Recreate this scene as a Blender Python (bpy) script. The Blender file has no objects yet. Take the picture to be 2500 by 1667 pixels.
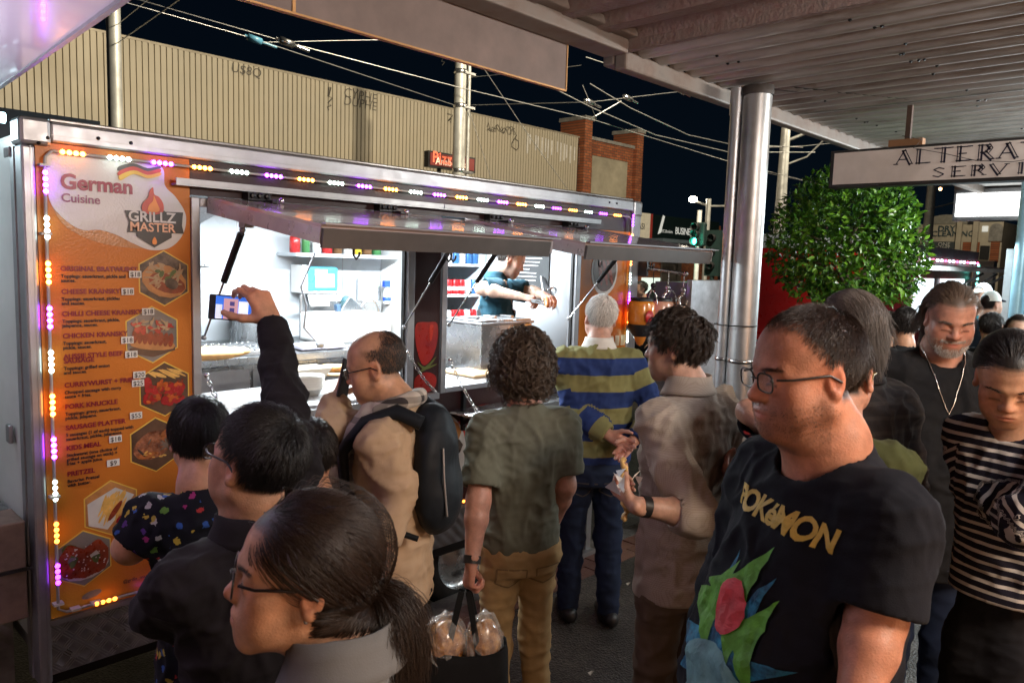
import bpy, math, random, numpy as np
from mathutils import Vector, Matrix
random.seed(7)
SC = bpy.context.scene
COL = SC.collection
# ------------------------------------------------------------------ camera
RC = np.array([[0.694, -0.055, 0.718], [-0.719, -0.097, 0.688], [0.032, -0.994, -0.107]])   # columns: right, down, forward
_n = lambda v: v / np.linalg.norm(v)
_z = _n(-np.array([-550, 17200, 1845.])); _x = np.array([1784, -141, 1845.]); _x = _n(_x - _z * (_x @ _z)); _y = np.cross(_z, _x)
RC = np.stack([_x, _y, _z])
CAMP = np.array([0, 0, 1.95])
cam = bpy.data.cameras.new('camera'); camo = bpy.data.objects.new('camera', cam); COL.objects.link(camo)
cam.sensor_width = 36; cam.lens = 1845 / 2500 * 36; cam.clip_start = .05; cam.clip_end = 500
_m = Matrix(((RC[0, 0], -RC[0, 1], -RC[0, 2]), (RC[1, 0], -RC[1, 1], -RC[1, 2]), (RC[2, 0], -RC[2, 1], -RC[2, 2]))).to_4x4()
_m.translation = CAMP; camo.matrix_world = _m
cam.dof.use_dof = True; cam.dof.focus_distance = 3.6; cam.dof.aperture_fstop = 10.0
SC.camera = camo
# ------------------------------------------------------------------ night sky, exposure
W = bpy.data.worlds.new('World'); SC.world = W; W.use_nodes = True
_N = W.node_tree.nodes; _L = W.node_tree.links; _bg = _N['Background']; _bg.inputs[1].default_value = 1.0
_tc = _N.new('ShaderNodeTexCoord'); _sp = _N.new('ShaderNodeSeparateXYZ'); _rp = _N.new('ShaderNodeValToRGB'); _L.new(_tc.outputs['Generated'], _sp.inputs[0]); _L.new(_sp.outputs[2], _rp.inputs[0]); _L.new(_rp.outputs[0], _bg.inputs[0])
_rp.color_ramp.elements[0].color = (.0019, .0044, .0078, 1); _rp.color_ramp.elements[1].color = (.0005, .0018, .0046, 1); _rp.color_ramp.elements[1].position = .45
SC.view_settings.view_transform = 'Standard'; SC.view_settings.look = 'None'; SC.view_settings.exposure = 0; SC.view_settings.gamma = 1
SC.render.engine = 'CYCLES'; SC.cycles.use_denoising = True
SC.render.filter_size = 1.2; SC.cycles.max_bounces = 6; SC.cycles.diffuse_bounces = 3; SC.cycles.glossy_bounces = 3; SC.cycles.transmission_bounces = 4; SC.cycles.transparent_max_bounces = 8
SC.cycles.sample_clamp_indirect = 4; SC.cycles.caustics_reflective = False; SC.cycles.caustics_refractive = False
# ------------------------------------------------------------------ lamps: those of street and shops, plus a fill added under the stall flap
def lamp(name, kind, loc, power, color, to=None, size=.2, sy=None, spot=None, blend=.5):
    l = bpy.data.lights.new(name, kind); l.energy = power; l.color = color
    if kind == 'AREA':
        l.size = size
        if sy: l.shape = 'RECTANGLE'; l.size_y = sy
    elif kind == 'SPOT':
        l.shadow_soft_size = size; l.spot_size = math.radians(spot); l.spot_blend = blend
    else: l.shadow_soft_size = size
    o = bpy.data.objects.new(name, l); COL.objects.link(o); o.location = loc
    if to is not None: o.rotation_euler = (Vector(to) - Vector(loc)).to_track_quat('-Z', 'Y').to_euler()
    return o
COOL = (.86, .95, 1.0); WARM = (1, .48, .2); SODIUM = (1, .85, .62)
lamp('trailer_tube_lamp', 'AREA', (2.0, 3.95, 2.22), 140, COOL, (2.0, 3.95, 0), 1.3, .10)
lamp('trailer_tube_lamp', 'AREA', (3.3, 3.95, 2.22), 130, COOL, (3.3, 3.95, 0), 1.2, .10)
lamp('street_lamp_light', 'SPOT', (9.2, 4.2, 8.6), 7000, SODIUM, (12, 20, 5.0), .14, spot=140)
lamp('street_lamp_light', 'SPOT', (24, 5.0, 9), 3800, SODIUM, (22, 20, 5.5), .14, spot=140)
lamp('shop_window_lamp', 'AREA', (-.3, -1.9, 1.6), 23, (1, .60, .36), (1.6, 1.2, 1.5), 2.0, 1.4)
lamp('awning_downlight', 'AREA', (1.75, -1.35, 2.84), 74, (1, .80, .62), (2.0, 2.0, 1.1), .7)
lamp('shop_doorway_lamp', 'AREA', (2.6, -2.2, 1.3), 26, (1, .50, .25), (1.7, 1.0, 1.5), .7, .9)
lamp('awning_batten_light', 'AREA', (2.15, -.62, 2.86), 20, (.80, .88, 1), (1.2, 3, 1.7), 1.2, .06)
lamp('awning_batten_light', 'AREA', (5.4, -.5, 2.86), 120, (1, .98, .92), (6.3, 2.2, 2.0), 1.2, .06)
lamp('flap_fill_light', 'AREA', (-.35, 2.1, 1.35), 26, (.86, .72, 1), (-.3, 2.15, 3), .9, .5).data.spread = math.radians(100)  # fill added below the stall flap, pointing up to brighten its underside
lamp('stall_tube_light', 'POINT', (.40, 3.80, 2.42), 11, (.75, .95, 1), size=.05)
lamp('shop_sign_light', 'AREA', (9.6, .3, 2.3), 140, (.82, .95, 1), (7.2, 1.0, 3.0), 1.6, .5)
lamp('stall_lamp', 'AREA', (9.6, 2.0, 2.2), 70, (.75, .93, 1), (9.4, 1.5, 0), 1.6, .6)

# ------------------------------------------------------------------ pixel rays of the photograph (2500 wide), used to find where things stand
def at(px, py, X=None, Y=None, Z=None, d=None):
    v = RC @ np.array([px - 1250, py - 833.5, 1845.])
    if d is not None: t = d / 1845.
    elif X is not None: t = (X - CAMP[0]) / v[0]
    elif Y is not None: t = (Y - CAMP[1]) / v[1]
    else: t = (Z - CAMP[2]) / v[2]
    return Vector(CAMP + v * t)

# ------------------------------------------------------------------ materials
MATS = {}
def mat(name, col=(.5, .5, .5), rough=.6, metal=0., var=.12, vs=6., bump=0., bs=60., emit=None, es=1., spec=.5, attr=None, alpha=None, trans=0., coat=0., col2=None, sheen=0., bdist=.01, sample=True, fn=None):
    if name in MATS: return MATS[name]
    m = bpy.data.materials.new(name); m.use_nodes = True; N = m.node_tree.nodes; L = m.node_tree.links
    b = N['Principled BSDF']; b.inputs['Roughness'].default_value = rough; b.inputs['Metallic'].default_value = metal
    b.inputs['Specular IOR Level'].default_value = spec; b.inputs['Coat Weight'].default_value = coat
    if sheen: b.inputs['Sheen Weight'].default_value = sheen; b.inputs['Sheen Roughness'].default_value = .5
    if trans: b.inputs['Transmission Weight'].default_value = trans
    if alpha is not None: b.inputs['Alpha'].default_value = alpha
    tc = N.new('ShaderNodeTexCoord'); src = None
    if attr:
        a = N.new('ShaderNodeAttribute'); a.attribute_name = attr; src = a.outputs['Color']
    nz = N.new('ShaderNodeTexNoise'); nz.inputs['Scale'].default_value = vs; nz.inputs['Detail'].default_value = 6; nz.inputs['Roughness'].default_value = .62
    L.new(tc.outputs['Object'], nz.inputs['Vector'])
    if col2 is not None and not attr:
        mx = N.new('ShaderNodeMix'); mx.data_type = 'RGBA'; mx.inputs[6].default_value = (*col, 1); mx.inputs[7].default_value = (*col2, 1)
        rp = N.new('ShaderNodeMapRange'); rp.inputs[1].default_value = .38; rp.inputs[2].default_value = .64
        L.new(nz.outputs['Fac'], rp.inputs[0]); L.new(rp.outputs[0], mx.inputs[0]); src = mx.outputs[2]
    mr = N.new('ShaderNodeMapRange'); mr.inputs[3].default_value = 1 - var * 2; mr.inputs[4].default_value = 1 + var * 2
    mr.inputs[1].default_value = .2; mr.inputs[2].default_value = .8
    L.new(nz.outputs['Fac'], mr.inputs[0])
    mu = N.new('ShaderNodeMix'); mu.data_type = 'RGBA'; mu.blend_type = 'MULTIPLY'; mu.inputs[0].default_value = 1
    if src: L.new(src, mu.inputs[6])
    else: mu.inputs[6].default_value = (*col, 1)
    L.new(mr.outputs[0], mu.inputs[7]); L.new(mu.outputs[2], b.inputs['Base Color'])
    rr = N.new('ShaderNodeMapRange'); rr.inputs[3].default_value = max(rough - .12, .03); rr.inputs[4].default_value = min(rough + .12, 1)
    n2 = N.new('ShaderNodeTexNoise'); n2.inputs['Scale'].default_value = vs * 2.7; n2.inputs['Detail'].default_value = 4
    L.new(tc.outputs['Object'], n2.inputs['Vector']); L.new(n2.outputs['Fac'], rr.inputs[0]); L.new(rr.outputs[0], b.inputs['Roughness'])
    if bump:
        nb = N.new('ShaderNodeTexNoise'); nb.inputs['Scale'].default_value = bs; nb.inputs['Detail'].default_value = 3
        L.new(tc.outputs['Object'], nb.inputs['Vector'])
        bp = N.new('ShaderNodeBump'); bp.inputs['Strength'].default_value = bump; bp.inputs['Distance'].default_value = bdist
        L.new(nb.outputs['Fac'], bp.inputs['Height']); L.new(bp.outputs[0], b.inputs['Normal'])
    if emit:
        b.inputs['Emission Color'].default_value = (*emit, 1); b.inputs['Emission Strength'].default_value = es
        if not sample: m.cycles.emission_sampling = 'NONE'
    if fn: fn(m, N, L, b, tc, mu)
    MATS[name] = m; return m

# ------------------------------------------------------------------ objects
ORG = {}
def tag(o, label=None, cat=None, group=None, kind=None):
    if label: o['label'] = label
    if cat: o['category'] = cat
    if group: o['group'] = group
    if kind: o['kind'] = kind
    return o
def thing(name, label, cat, loc=(0, 0, 0), group=None):
    o = bpy.data.objects.new(name, None); COL.objects.link(o); o.location = loc; o.empty_display_size = .1
    ORG[o.name] = Vector(loc); return tag(o, label, cat, group)
def link(name, me, parent=None):
    o = bpy.data.objects.new(name, me); COL.objects.link(o)
    if parent is not None:
        o.parent = parent; ORG[o.name] = ORG[parent.name]
    else: ORG[o.name] = Vector((0, 0, 0))
    return o
def copy_tree(o, parent=None):
    c = o.copy(); COL.objects.link(c)
    if parent is not None: c.parent = parent
    ORG[c.name] = ORG.get(o.name, Vector())
    for ch in o.children: copy_tree(ch, c)
    return c
class MB:
    def __init__(s): s.v = []; s.f = []; s.mi = []; s.m = 0; s.sm = []; s.smooth = False
    def add(s, vs, fs):
        k = len(s.v); s.v += [tuple(v) for v in vs]
        for f in fs: s.f.append([i + k for i in f]); s.mi.append(s.m); s.sm.append(s.smooth)
        return s
    def box(s, a, b, R=None, o=None):
        x0, y0, z0 = a; x1, y1, z1 = b
        vs = [(x0, y0, z0), (x1, y0, z0), (x1, y1, z0), (x0, y1, z0), (x0, y0, z1), (x1, y0, z1), (x1, y1, z1), (x0, y1, z1)]
        if R is not None: vs = [R @ Vector(v) + Vector(o or (0, 0, 0)) for v in vs]
        return s.add(vs, [(0, 3, 2, 1), (4, 5, 6, 7), (0, 1, 5, 4), (1, 2, 6, 5), (2, 3, 7, 6), (3, 0, 4, 7)])
    def bar(s, p, q, w, h=None, up=(0, 0, 1)):
        p = Vector(p); q = Vector(q); h = h or w; d = (q - p).normalized(); u = Vector(up)
        if abs(d.dot(u)) > .98: u = Vector((0, 1, 0))
        r = d.cross(u).normalized(); u = r.cross(d)
        vs = [c + r * (sx * w / 2) + u * (sz * h / 2) for c in (p, q) for sx, sz in ((-1, -1), (1, -1), (1, 1), (-1, 1))]
        return s.add(vs, [(3, 2, 1, 0), (4, 5, 6, 7), (0, 1, 5, 4), (1, 2, 6, 5), (2, 3, 7, 6), (3, 0, 4, 7)])
    def tube(s, pts, r, n=8, cap=True):
        pts = [Vector(p) for p in pts]; m = len(pts); rs = r if hasattr(r, '__len__') else [r] * m
        vs = []; pu = None
        for i, p in enumerate(pts):
            d = (pts[min(i + 1, m - 1)] - pts[max(i - 1, 0)])
            d = d.normalized() if d.length > 1e-9 else Vector((0, 0, 1))
            u = pu if pu is not None else (Vector((0, 0, 1)) if abs(d.z) < .9 else Vector((1, 0, 0)))
            r_ = d.cross(u)
            if r_.length < 1e-6: r_ = d.cross(Vector((1, 0, 0)))
            r_.normalize(); u = r_.cross(d); pu = u
            for k in range(n):
                a = 2 * math.pi * k / n; vs.append(p + (r_ * math.cos(a) + u * math.sin(a)) * rs[i])
        fs = [(i * n + k, i * n + (k + 1) % n, (i + 1) * n + (k + 1) % n, (i + 1) * n + k) for i in range(m - 1) for k in range(n)]
        o = s.smooth; s.smooth = True; s.add(vs, fs); s.smooth = o
        if cap: s.add(vs[:n], [tuple(range(n))[::-1]]); s.add(vs[-n:], [tuple(range(n))])
        return s
    def lathe(s, c, prof, n=16, ax=None):
        c = Vector(c); R = ax if ax is not None else Matrix.Identity(3)
        vs = [c + R @ Vector((r * math.cos(2 * math.pi * k / n), r * math.sin(2 * math.pi * k / n), z)) for r, z in prof for k in range(n)]
        fs = [(i * n + k, i * n + (k + 1) % n, (i + 1) * n + (k + 1) % n, (i + 1) * n + k) for i in range(len(prof) - 1) for k in range(n)]
        o = s.smooth; s.smooth = True; s.add(vs, fs); s.smooth = o
        return s
    def ball(s, c, r, n=10, R=None):
        r = r if hasattr(r, '__len__') else (r, r, r); c = Vector(c); k = n // 2; vs = []
        for i in range(k + 1):
            t = math.pi * i / k
            for j in range(n):
                a = 2 * math.pi * j / n; v = Vector((r[0] * math.sin(t) * math.cos(a), r[1] * math.sin(t) * math.sin(a), r[2] * math.cos(t)))
                vs.append(c + (R @ v if R is not None else v))
        fs = [(i * n + j, (i + 1) * n + j, (i + 1) * n + (j + 1) % n, i * n + (j + 1) % n) for i in range(k) for j in range(n)]
        o = s.smooth; s.smooth = True; s.add(vs, fs); s.smooth = o; return s
    def poly(s, pts, h=None):
        """flat polygon, or a plate when h (an offset vector) is given"""
        n = len(pts); pts = [Vector(p) for p in pts]
        if h is None: return s.add(pts, [tuple(range(n))])
        h = Vector(h); vs = pts + [p + h for p in pts]
        return s.add(vs, [tuple(range(n))[::-1], tuple(range(n, 2 * n))] + [(i, (i + 1) % n, n + (i + 1) % n, n + i) for i in range(n)])
    def build(s, name, mats, parent=None, bev=0, org=None):
        me = bpy.data.meshes.new(name); o_ = ORG[parent.name] if (parent is not None and org is None) else Vector(org or (0, 0, 0))
        me.from_pydata([(v[0] - o_.x, v[1] - o_.y, v[2] - o_.z) for v in s.v], [], s.f)
        for m in (mats if isinstance(mats, (list, tuple)) else [mats]): me.materials.append(m)
        me.polygons.foreach_set('material_index', s.mi); me.polygons.foreach_set('use_smooth', s.sm); me.update()
        o = link(name, me, parent)
        if parent is None and org is not None: o.location = org; ORG[o.name] = Vector(org)
        if bev:
            b = o.modifiers.new('bevel', 'BEVEL'); b.width = bev; b.segments = 2; b.limit_method = 'ANGLE'; b.angle_limit = .6
        return o
_fc = {}
def text_geo(s, size=1, bold=0., shear=0., spacing=1., align='LEFT'):
    c = bpy.data.curves.new('t', 'FONT'); c.body = s; c.size = size; c.offset = bold * size; c.shear = shear; c.space_character = spacing; c.align_x = align
    c.resolution_u = 3; o = bpy.data.objects.new('t', c); COL.objects.link(o)
    dg = bpy.context.evaluated_depsgraph_get(); me = bpy.data.meshes.new_from_object(o.evaluated_get(dg))
    vs = [tuple(v.co) for v in me.vertices]; fs = [tuple(p.vertices) for p in me.polygons]
    bpy.data.objects.remove(o); bpy.data.curves.remove(c); bpy.data.meshes.remove(me); return vs, fs
def text(mb, s, o, U, V, size, bold=0., shear=0., spacing=1., align='LEFT', warp=None):
    vs, fs = text_geo(s, size, bold, shear, spacing, align); o = Vector(o); U = Vector(U); V = Vector(V)
    if warp: vs = [warp(*v) for v in vs]
    return mb.add([o + U * v[0] + V * v[1] for v in vs], fs)
XA = Vector((1, 0, 0)); YA = Vector((0, 1, 0)); ZA = Vector((0, 0, 1))
# ================================================================== food trailer
def pebble(m, N, L, b, tc, mu):
    v = N.new('ShaderNodeTexVoronoi'); v.inputs['Scale'].default_value = 130; L.new(tc.outputs['Object'], v.inputs['Vector'])
    bp = N.new('ShaderNodeBump'); bp.inputs['Strength'].default_value = .16; bp.inputs['Distance'].default_value = .003; L.new(v.outputs['Distance'], bp.inputs['Height']); L.new(bp.outputs[0], b.inputs['Normal'])
def wrap_grad(m, N, L, b, tc, mu):
    pebble(m, N, L, b, tc, mu)
    sp = N.new('ShaderNodeSeparateXYZ'); L.new(tc.outputs['Object'], sp.inputs[0])
    a = N.new('ShaderNodeMath'); a.operation = 'MULTIPLY_ADD'; a.inputs[1].default_value = -.42; a.inputs[2].default_value = .62; L.new(sp.outputs[2], a.inputs[0])
    c = N.new('ShaderNodeMath'); c.operation = 'MULTIPLY_ADD'; c.inputs[1].default_value = -.9; L.new(sp.outputs[0], c.inputs[0]); L.new(a.outputs[0], c.inputs[2])
    r = N.new('ShaderNodeValToRGB'); r.color_ramp.elements[0].color = (.52, .165, .022, 1); r.color_ramp.elements[1].color = (.80, .45, .05, 1)
    r.color_ramp.elements[0].position = -0.0; r.color_ramp.elements[1].position = .42
    L.new(c.outputs[0], r.inputs[0]); L.new(r.outputs[0], mu.inputs[6])
def checker(m, N, L, b, tc, mu):
    w = N.new('ShaderNodeTexWave'); w.inputs['Scale'].default_value = 9; w.bands_direction = 'DIAGONAL'; L.new(tc.outputs['Object'], w.inputs['Vector'])
    bp = N.new('ShaderNodeBump'); bp.inputs['Strength'].default_value = .5; bp.inputs['Distance'].default_value = .01; L.new(w.outputs['Fac'], bp.inputs['Height']); L.new(bp.outputs[0], b.inputs['Normal'])
ALU = mat('brushed_aluminium', (.36, .36, .38), .42, .75, .1, 8)
STEEL = mat('stainless_steel', (.62, .63, .64), .26, .95, .08, 5)
DALU = mat('grey_aluminium', (.33, .33, .34), .4, .7, .12, 9)
WHITE = mat('white_panel', (.78, .78, .77), .35, 0, .06, 3)
INNER = mat('interior_white', (.46, .49, .52), .3, 0, .05, 2)
ORANGE = mat('orange_print', (.8, .3, .03), .34, 0, .05, 3, spec=.25, fn=wrap_grad)
MAROON = mat('dark_brown_print', (.028, .010, .010), .36, 0, .2, 4, spec=.3, fn=pebble)
CHILLI = mat('red_chilli_print', (.42, .022, .012), .3, 0, .35, 9, col2=(.16, .006, .008), fn=pebble)
CHILLI2 = mat('bright_chilli_print', (.62, .05, .02), .3, 0, .3, 14, col2=(.35, .02, .01))
GREENP = mat('chilli_stem_print', (.10, .12, .02), .4, 0, .3, 14)
OFFW = mat('white_print', (.62, .61, .60), .34, 0, .03, 3, spec=.35, fn=pebble)
MAGENTA = mat('magenta_lettering', (.26, .008, .04), .4, 0, .05)
REDLET = mat('dark_red_lettering', (.22, .006, .015), .4, 0, .05)
INK = mat('dark_lettering', (.022, .010, .008), .5, 0, .05)
BLACK = mat('black_plastic', (.012, .012, .013), .45, 0, .15)
BLACKM = mat('black_steel', (.02, .02, .022), .35, .5, .15)
RUBBER = mat('tyre_rubber', (.014, .014, .014), .8, 0, .2, 20, bump=.3)
CARD = mat('white_card', (.72, .71, .67), .6, 0, .05)
GOLD = mat('gold_border_print', (.75, .50, .08), .4, 0, .05)
TRAY = mat('checker_plate', (.34, .34, .35), .38, .8, .25, 7, fn=checker)
YT = 3.0
T = thing('food_trailer', 'long food trailer with an orange German sausage menu and two open serving hatches', 'food trailer', (.71, YT, -.12))
X0, X1, ZB, ZT, YB = .71, 4.35, .60, 2.37, 5.05
def part(name, m, fn, parent=T, bev=0):
    mb = MB(); fn(mb); return mb.build(name, m, parent, bev)
# shell
part('floor', ALU, lambda b: b.box((X0 + .02, YT + .03, .42), (X1 - .02, YB, .50)))
part('roof', mat('roof_panel', (.6, .6, .6), .4, .2), lambda b: b.box((X0 + .05, YT + .04, ZT - .05), (X1 - .05, YB, ZT - .02)))
part('rear_wall', INNER, lambda b: b.box((X0 + .06, YB - .05, .5), (X1 - .06, YB, ZT - .06)))
part('end_wall', WHITE, lambda b: b.box((X0 + .004, YT + .075, .5), (X0 + .05, YB - .01, ZT - .055)))
part('end_wall', INNER, lambda b: b.box((X1 - .05, YT + .075, .5), (X1 - .004, YB - .01, ZT - .055)))
part('ceiling_panel', INNER, lambda b: b.box((X0 + .06, YT + .06, ZT - .09), (X1 - .06, YB - .06, ZT - .06)))
# front wall pieces round the two openings
W1 = (1.315, 2.36, 1.27, 2.12); W2 = (2.62, 3.68, 1.27, 2.12)
part('menu_panel', ORANGE, lambda b: b.box((.755, YT, ZB), (W1[0] - .035, YT + .03, 2.30)))
part('fascia_panel', MAROON, lambda b: b.box((W1[0] - .033, YT + .001, 2.165), (4.25, YT + .03, 2.30)))
part('mullion_panel', MAROON, lambda b: b.box((W1[1] + .045, YT + .001, W1[2] - .03), (W2[0] - .04, YT + .03, 2.163)))
part('lower_panel', MAROON, lambda b: b.box((W1[0] - .033, YT + .001, ZB), (4.25, YT + .03, W1[2] - .032)))
EP = part('side_print_panel', ORANGE, lambda b: b.box((W2[1] + .06, YT + .001, W1[2] - .03), (4.25, YT + .03, 2.163)))
part('base_trim', ALU, lambda b: b.box((.75, YT - .012, ZB - .022), (4.26, YT + .03, ZB - .002)))
# skirt of checker plate, with the raised lozenges of the near end as geometry
part('skirt_plate', TRAY, lambda b: b.box((.752, YT + .004, .385), (4.25, YT + .02, ZB - .024)))
def lozenges(b):
    k = 0
    for i in range(44):
        for j in range(5):
            x = .77 + i * .026 * 1.5; z = .41 + j * .038
            s = 1 if (i + j) % 2 else -1
            for q in (-1, 0, 1):
                c = Vector((x + q * .009 * .7, YT + .003, z + q * .009 * s * -.7)); d = Vector((.014, 0, .014 * s))
                b.bar(c - d, c + d, .003, .003, up=(0, 1, 0))
o = part('tread_pattern', mat('tread_raised', (.5, .5, .5), .3, .9), lozenges); o['kind'] = 'stuff'
# posts and roof rails
def post(x0, x1):
    def f(b):
        b.box((x0, YT - .012, .36), (x1, YT + .07, 2.285))
    return f
part('corner_post', ALU, post(.71, .752), bev=.008)
part('corner_post', ALU, post(4.252, 4.35), bev=.008)
part('post_groove', DALU, lambda b: b.box((.736, YT - .0135, .36), (.739, YT - .0115, 2.284)))
part('roof_rail', ALU, lambda b: b.box((.80, YT - .014, 2.302), (4.255, YT + .06, ZT)), bev=.008)
part('rail_groove', DALU, lambda b: b.box((.80, YT - .0155, 2.325), (4.255, YT - .0135, 2.328)))
part('rail_cap', mat('rail_cap_metal', (.30, .28, .27), .35, .6), lambda b: b.box((.80, YT - .006, ZT + .001), (4.255, YT + .08, ZT + .014)), bev=.004)
part('corner_cap', DALU, lambda b: b.box((.705, YT - .018, 2.287), (.803, YT + .10, ZT + .01)), bev=.014)
part('corner_cap', DALU, lambda b: b.box((4.256, YT - .018, 2.27), (4.356, YT + .10, ZT + .004)), bev=.014)
for x, z in ((.79, 2.315), (.763, 2.294), (.95, 2.335), (1.06, 2.333), (3.98, 2.34), (4.06, 2.34)):
    part('screw', BLACKM, lambda b: b.lathe((x, YT - .0145, z), [(.0065, 0), (.0065, .004), (0.0005, .006)], 8, Matrix.Rotation(math.pi / 2, 3, 'X')))
# end wall details: edge strip, latch, marker lamp
part('edge_strip', ALU, lambda b: b.box((X0 - .003, YT + .075, .36), (X0 + .003, YT + .12, 2.284)))
part('marker_lamp', mat('clear_lens', (.5, .5, .5), .1, 0), lambda b: b.box((.70, YT + .10, 2.25), (.708, YT + .17, 2.285)), bev=.004)
part('door_latch', DALU, lambda b: b.box((.69, YT + .20, 1.22), (.706, YT + .25, 1.29)), bev=.006)
part('drawbar_plate', TRAY, lambda b: b.box((.50, YT + .30, .25), (.70, YT + 1.6, .95)))
# window frames
def frame(w):
    x0, x1, z0, z1 = w
    def f(b):
        b.box((x0 - .034, YT - .012, z0 - .03), (x0, YT + .05, z1 + .036)); b.box((x1, YT - .012, z0 - .03), (x1 + .042, YT + .05, z1 + .036))
        b.box((x0 + .001, YT - .011, z1), (x1 - .001, YT + .05, z1 + .035)); b.box((x0 + .001, YT - .011, z0 - .03), (x1 - .001, YT + .05, z0 - .002))
    return f
for w in (W1, W2):
    fr = part('window_frame', ALU, frame(w), bev=.003)
    part('rubber_seal', BLACK, lambda b: b.box((w[1] - .009, YT + .012, w[2]), (w[1] - .001, YT + .03, w[3])), fr); part('rubber_seal', BLACK, lambda b: b.box((w[0] + .001, YT + .012, w[2]), (w[0] + .008, YT + .03, w[3])), fr)
# rain gutters over the hatches
for a, c in ((1.21, 2.55), (2.555, 3.86)):
    part('rain_gutter', DALU, lambda b: (b.box((a, YT - .045, 2.195), (c, YT - .0015, 2.203)), b.box((a, YT - .048, 2.203), (c, YT - .042, 2.222))))
# hatches
def hatch(xl, xr, yo, zo, zh):
    h = Vector((0, yo - YT + .02, zo - zh)); n = h.cross(XA).normalized(); n = n if n.z > 0 else -n
    A = Vector((xl, YT - .02, zh)); B = Vector((xr, YT - .02, zh))
    skin = mat('hatch_skin', (.68, .57, .56), .15, .35, .14, 4, coat=.4)
    f = part('hatch', skin, lambda b: b.poly([A, B, B + h, A + h], n * .012))
    th = .052
    part('hatch_side', mat('hatch_edge', (.50, .45, .46), .3, .5), lambda b: b.poly([A - XA * .003, A + h - XA * .003, A + h - XA * .003 - n * th, A - XA * .003 - n * th], (.012, 0, 0)), f)
    part('hatch_side', MATS['hatch_edge'], lambda b: b.poly([B, B + h, B + h - n * th, B - n * th], (.012, 0, 0)), f)
    hn = h.normalized()
    part('hatch_lip', mat('hatch_lip_metal', (.075, .062, .056), .45, .3), lambda b: b.poly([A + h + hn * .001, B + h + hn * .001 - XA * .02, B + h + hn * .001 - XA * .02 - n * (th + .012), A + h + hn * .001 - n * (th + .012)], hn * .014), f)
    part('trim_strip', ALU, lambda b: b.poly([A + h + n * .0135, B + h + n * .0135 + XA * .03, B + h * 1.03 + XA * .03 + n * .0135, A + h * 1.03 + n * .0135], n * .006), f)
    part('hatch_lining', mat('hatch_lining', (.66, .64, .63), .4), lambda b: b.poly([A + XA * .012 - n * .004, B - XA * .002 - n * .004, B + h - XA * .002 - n * .004, A + h + XA * .012 - n * .004], n * -.004), f)
    for fx in (.13, .50, .52):
        p = A.lerp(B, fx) + h * .97 - n * .06
        part('s_hook', BLACKM, lambda b: b.tube([p + Vector((0, .0, .02)), p, p - ZA * .03, p + Vector((.01, 0, -.042)), p + Vector((.022, 0, -.03)), p + Vector((.024, 0, -.018))], .0042, 6), f)
    for fx in (.18, .76):
        p = A.lerp(B, fx)
        def hg(b):
            b.box(p + Vector((-.05, -.03, .01)), p + Vector((.05, .018, .045)))
            for q in (-.032, .0, .032): b.lathe(p + Vector((q, -.032, .03)), [(.012, 0), (.012, .01), (.001, .012)], 8, Matrix.Rotation(math.pi / 2, 3, 'X'))
            b.box(p + Vector((.02, -.10, .0)), p + Vector((.045, -.02, .014)))
        part('hinge', BLACKM, hg, f, bev=.002)
        part('hinge_plate', STEEL, lambda b: b.ball(p + Vector((.075, -.07, .014)), (.014, .014, .012), 8), f)
    return f
HA1 = hatch(1.343, 2.475, 2.155, 2.035, 2.15); HA2 = hatch(2.72, 3.86, 2.165, 2.03, 2.15)
# gas struts and chains
def strut(p, q):
    p = Vector(p); q = Vector(q); m_ = p.lerp(q, .52)
    s = part('gas_strut', BLACKM, lambda b: b.tube([m_, q - (q - p) * .06], .0135, 10))
    part('strut_rod', STEEL, lambda b: b.tube([p, m_], .0045, 8), s)
    part('strut_joint', DALU, lambda b: b.ball(p, .012, 8), s); part('strut_joint', DALU, lambda b: (b.ball(q - (q - p) * .03, .013, 8), b.box(q - Vector((.012, .03, .005)), q + Vector((.025, .015, .035)))), s)
for x, lx in ((1.362, 1.33), (2.43, 2.345), (2.75, 2.645), (3.80, 3.635)):
    strut((lx, YT + .0, 1.60), (x, 2.72, 2.045))
def chain(p, q, n=11):
    p = Vector(p); q = Vector(q); c = part('chain', STEEL, lambda b: b.ball(p, .012, 8))
    def links(b):
        for i in range(n):
            t0 = (i + .5) / n; cc = p.lerp(q, t0) - ZA * .02 * math.sin(math.pi * t0); d = (q - p).normalized() * (q - p).length / n * .62; u = XA if i % 2 else d.cross(XA).normalized()
            ring = [cc + d * math.cos(a) + u * .009 * math.sin(a) for a in [k * math.pi / 5 for k in range(11)]]
            b.tube(ring, .0028, 5, cap=False)
    part('chain_links', STEEL, links, c)
# fold-down shelves
SH1 = part('shelf', STEEL, lambda b: b.box((1.40, YT - .05, 1.232), (2.54, YT - .013, 1.252)), bev=.002)
part('shelf_edge', ALU, lambda b: b.box((1.40, YT - .056, 1.225), (2.54, YT - .051, 1.256)), SH1)
SH2 = part('shelf', STEEL, lambda b: b.box((2.645, YT - .20, 1.128), (3.66, YT - .013, 1.143)), bev=.002)
part('shelf_edge', DALU, lambda b: b.box((2.645, YT - .206, 1.118), (3.66, YT - .201, 1.148)), SH2)
part('shelf_bracket', BLACKM, lambda b: (b.bar((2.75, YT - .02, 1.06), (2.75, YT - .15, 1.125), .02), b.box((2.74, YT - .025, 1.02), (2.76, YT - .002, 1.25))), SH2)
chain((1.325, YT - .03, 1.45), (1.42, YT - .045, 1.255)); chain((2.35, YT - .03, 1.475), (2.53, YT - .045, 1.255)); chain((2.63, YT - .03, 1.42), (2.70, YT - .19, 1.145)); chain((3.62, YT - .03, 1.42), (3.64, YT - .19, 1.145))
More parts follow.
